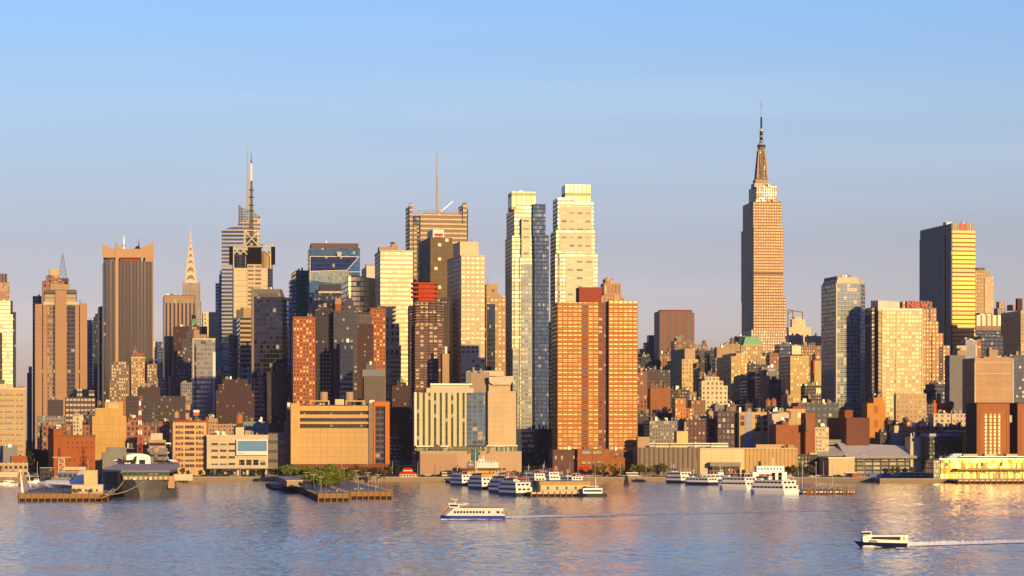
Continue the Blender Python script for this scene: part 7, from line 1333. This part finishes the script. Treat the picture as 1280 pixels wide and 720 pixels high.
q = MB(); q.box((627-591)*s, (634-591)*s, -3.5, 3.5, 1.4, 1.6, tan); q.box((633-591)*s, (633.6-591)*s, -3.5, 3.5, 1.6, 2.6, tan); q.build('stern_platform', r)
Y = YW(684.5); S = (1100, 684.5, Y/FP); s = S[2]; r = empty('water_taxi', (GX(1100, Y), Y, 0), R(4), 'small navy and white ferry speeding left at the lower right', 'boat')
h2 = M('taxi_navy', (.012, .02, .08), .3); q = MB(); L2_ = 68*s; P = [((1066-1100)*s, 0), ((1075-1100)*s, -1.5), ((1090-1100)*s, -2.1), ((1133-1100)*s, -2), ((1133-1100)*s, 2), ((1090-1100)*s, 2.1), ((1075-1100)*s, 1.5)]
Pb = [((1076-1100)*s, 0), ((1080-1100)*s, -.8), ((1092-1100)*s, -1.5), ((1132-1100)*s, -1.6), ((1132-1100)*s, 1.6), ((1092-1100)*s, 1.5), ((1080-1100)*s, .8)]
q.prism(Pb, -.1, 1.15, h2, bwhite, taper=P, zt=[1.75, 1.6, 1.35, 1.15, 1.15, 1.35, 1.6]); q.build('hull', r)
q = MB(); side_poly(q, fw, [(1077, 677), (1076.5, 670), (1086, 668.8), (1134, 668.6), (1132.5, 679), (1100, 679)], -1.75, 1.75, S); cb = q.build('cabin', r); q = MB(); side_poly(q, bwin, [(1086, 673.5), (1089, 670.6), (1124, 670.6), (1124, 675)], -1.8, 1.8, S); q.build('window_band', cb)
q = MB(); side_poly(q, fw, [(1077.5, 669), (1075, 664.2), (1087.5, 664), (1088, 668.8)], -1.3, 1.3, S); pc = q.build('pilot_house', r); q = MB(); side_poly(q, bwin, [(1077, 668), (1075.6, 665.2), (1086.6, 665), (1087, 668)], -1.35, 1.35, S); q.build('window_band', pc)
q = MB(); q.bar((-3.4, 0, 4), (-3.5, 0, 5), .05, fw, .03); q.build('mast', r); q = MB(); side_poly(q, M('door_orange', (.55, .25, .1)), [(1127.5, 671), (1129.5, 671), (1129.5, 674.5), (1127.5, 674.5)], -1.8, 1.8, S); q.build('door', cb)
q = MB(); side_poly(q, h2, [(1084, 677.5), (1084, 674.6), (1093, 674.6), (1096, 677.5)], -1.85, 1.85, S); q.build('bulwark', r)
# wakes: ridges of foam on the water
foam = bpy.data.materials.new('foam'); foam.use_nodes = True; t = foam.node_tree; p = t.nodes['Principled BSDF']; p.inputs['Base Color'].default_value = (.95, .95, .95, 1); p.inputs['Roughness'].default_value = 1
tc = t.nodes.new('ShaderNodeTexCoord'); n = t.nodes.new('ShaderNodeTexNoise'); n.inputs['Scale'].default_value = 1.1; n.inputs['Detail'].default_value = 6; mp = t.nodes.new('ShaderNodeMapping'); mp.inputs['Scale'].default_value = (.3, 1, 1); t.links.new(tc.outputs['Object'], mp.inputs[0]); t.links.new(mp.outputs[0], n.inputs[0])
uvn = t.nodes.new('ShaderNodeUVMap'); uvn.uv_map = 'UVMap'; sp = t.nodes.new('ShaderNodeSeparateXYZ'); t.links.new(uvn.outputs[0], sp.inputs[0])
t.links.new(math_(t, 'MULTIPLY', math_(t, 'SUBTRACT', math_(t, 'ADD', n.outputs[0], math_(t, 'SUBTRACT', .28, sp.outputs[0])), .36), 4.5, clamp=True), p.inputs['Alpha'])
def wake(label, pts, w0, w1, f0, f1, h=.35):
    """pts: (px,py) along the wake on the water; ridge of foam, uv x = how broken it is"""
    q = MB(); pts = [(pts[k][0]+(pts[k+1][0]-pts[k][0])*j/5, pts[k][1]+(pts[k+1][1]-pts[k][1])*j/5) for k in range(len(pts)-1) for j in range(5)]+[pts[-1]]; P = [(GX(x, YW(y)), YW(y)) for x, y in pts]; n = len(P); rw = random.Random(n); hh = [[rw.uniform(.8, 1.1) for _ in range(3)] for _ in range(n)]
    for i in range(n-1):
        for (sa, ja, sb, jb) in ((-1, -1, -.6, 0), (-.6, 0, 0, 1), (0, 1, .5, 2), (.5, 2, 1, -1)):
            ha = hh[i][ja] if ja >= 0 else 0; hb = hh[i][jb] if jb >= 0 else 0; ga = hh[i+1][ja] if ja >= 0 else 0; gb2 = hh[i+1][jb] if jb >= 0 else 0
            fa, fb = i/(n-1), (i+1)/(n-1); wa, wb = w0+(w1-w0)*fa, w0+(w1-w0)*fb; Fa, Fb = f0+(f1-f0)*fa, f0+(f1-f0)*fb; ea = .14
            q.face([(P[i][0], P[i][1]+sa*wa, .14+ha*h*(1-.5*fa)), (P[i+1][0], P[i+1][1]+sa*wb, .14+ga*h*(1-.5*fb)), (P[i+1][0], P[i+1][1]+sb*wb, .14+gb2*h*(1-.5*fb)), (P[i][0], P[i][1]+sb*wa, .14+hb*h*(1-.5*fa))], foam, [(Fa+(0 if ha else ea), 0), (Fb+(0 if ha else ea), 0), (Fb+(0 if hb else ea), 1), (Fa+(0 if hb else ea), 1)])
    o = q.build('wake'); tag(o, label, 'wake', kind='stuff'); o['label'] = label
def lerp(a, b, n): return [(a[0]+(b[0]-a[0])*k/n, a[1]+(b[1]-a[1])*k/n) for k in range(n+1)]
wake('white foam trail behind the white and blue passenger ferry', lerp((630, 647.5), (800, 643.5), 12), 6, 13, .02, .32, .6)
wake('thin broken continuation of the passenger ferry wake', lerp((800, 643.5), (1100, 637), 12), 8, 10, .3, .37, .3)
wake('bright foam trail behind the small navy ferry at the lower right', lerp((1110, 683), (1300, 676), 12), 4, 11, -.2, .1, 1.1)
wake('faint outer wake line spreading behind the passenger ferry', lerp((640, 646), (1000, 637), 20), 2.5, 5, .22, .38, .25)
wake('faint inner wake line spreading behind the passenger ferry', lerp((640, 649), (900, 651), 16), 1.6, 2.6, .24, .4, .2)
wake('faint outer wake line behind the small navy ferry', lerp((1120, 686), (1300, 689), 12), .8, 1.6, .18, .36, .2)
wake('foam at the waterline of the passenger ferry', lerp((551, 650.2), (628, 649.9), 8), 2, 1.5, .1, .25, .35)
wake('spray at the bow of the small navy ferry', lerp((1078, 685), (1136, 684), 6), .9, 1.6, .1, -.1, .5)
# ---------------------------------------------------------------- air
q = MB(); q.box(-4500, 4500, -300, 6500, -4, 700, MATS['white_paint']); hz = q.build('haze'); hz['kind'] = 'stuff'; hz['label'] = 'thin evening haze over the river and city'
hm = bpy.data.materials.new('haze_air'); hm.use_nodes = True; t = hm.node_tree; t.nodes.clear(); v = t.nodes.new('ShaderNodeVolumePrincipled'); v.inputs['Color'].default_value = (.8, .86, 1, 1); v.inputs['Density'].default_value = 1.6e-5; v.inputs['Anisotropy'].default_value = 0
o_ = t.nodes.new('ShaderNodeOutputMaterial'); t.links.new(v.outputs[0], o_.inputs['Volume']); hz.data.materials.clear(); hz.data.materials.append(hm)
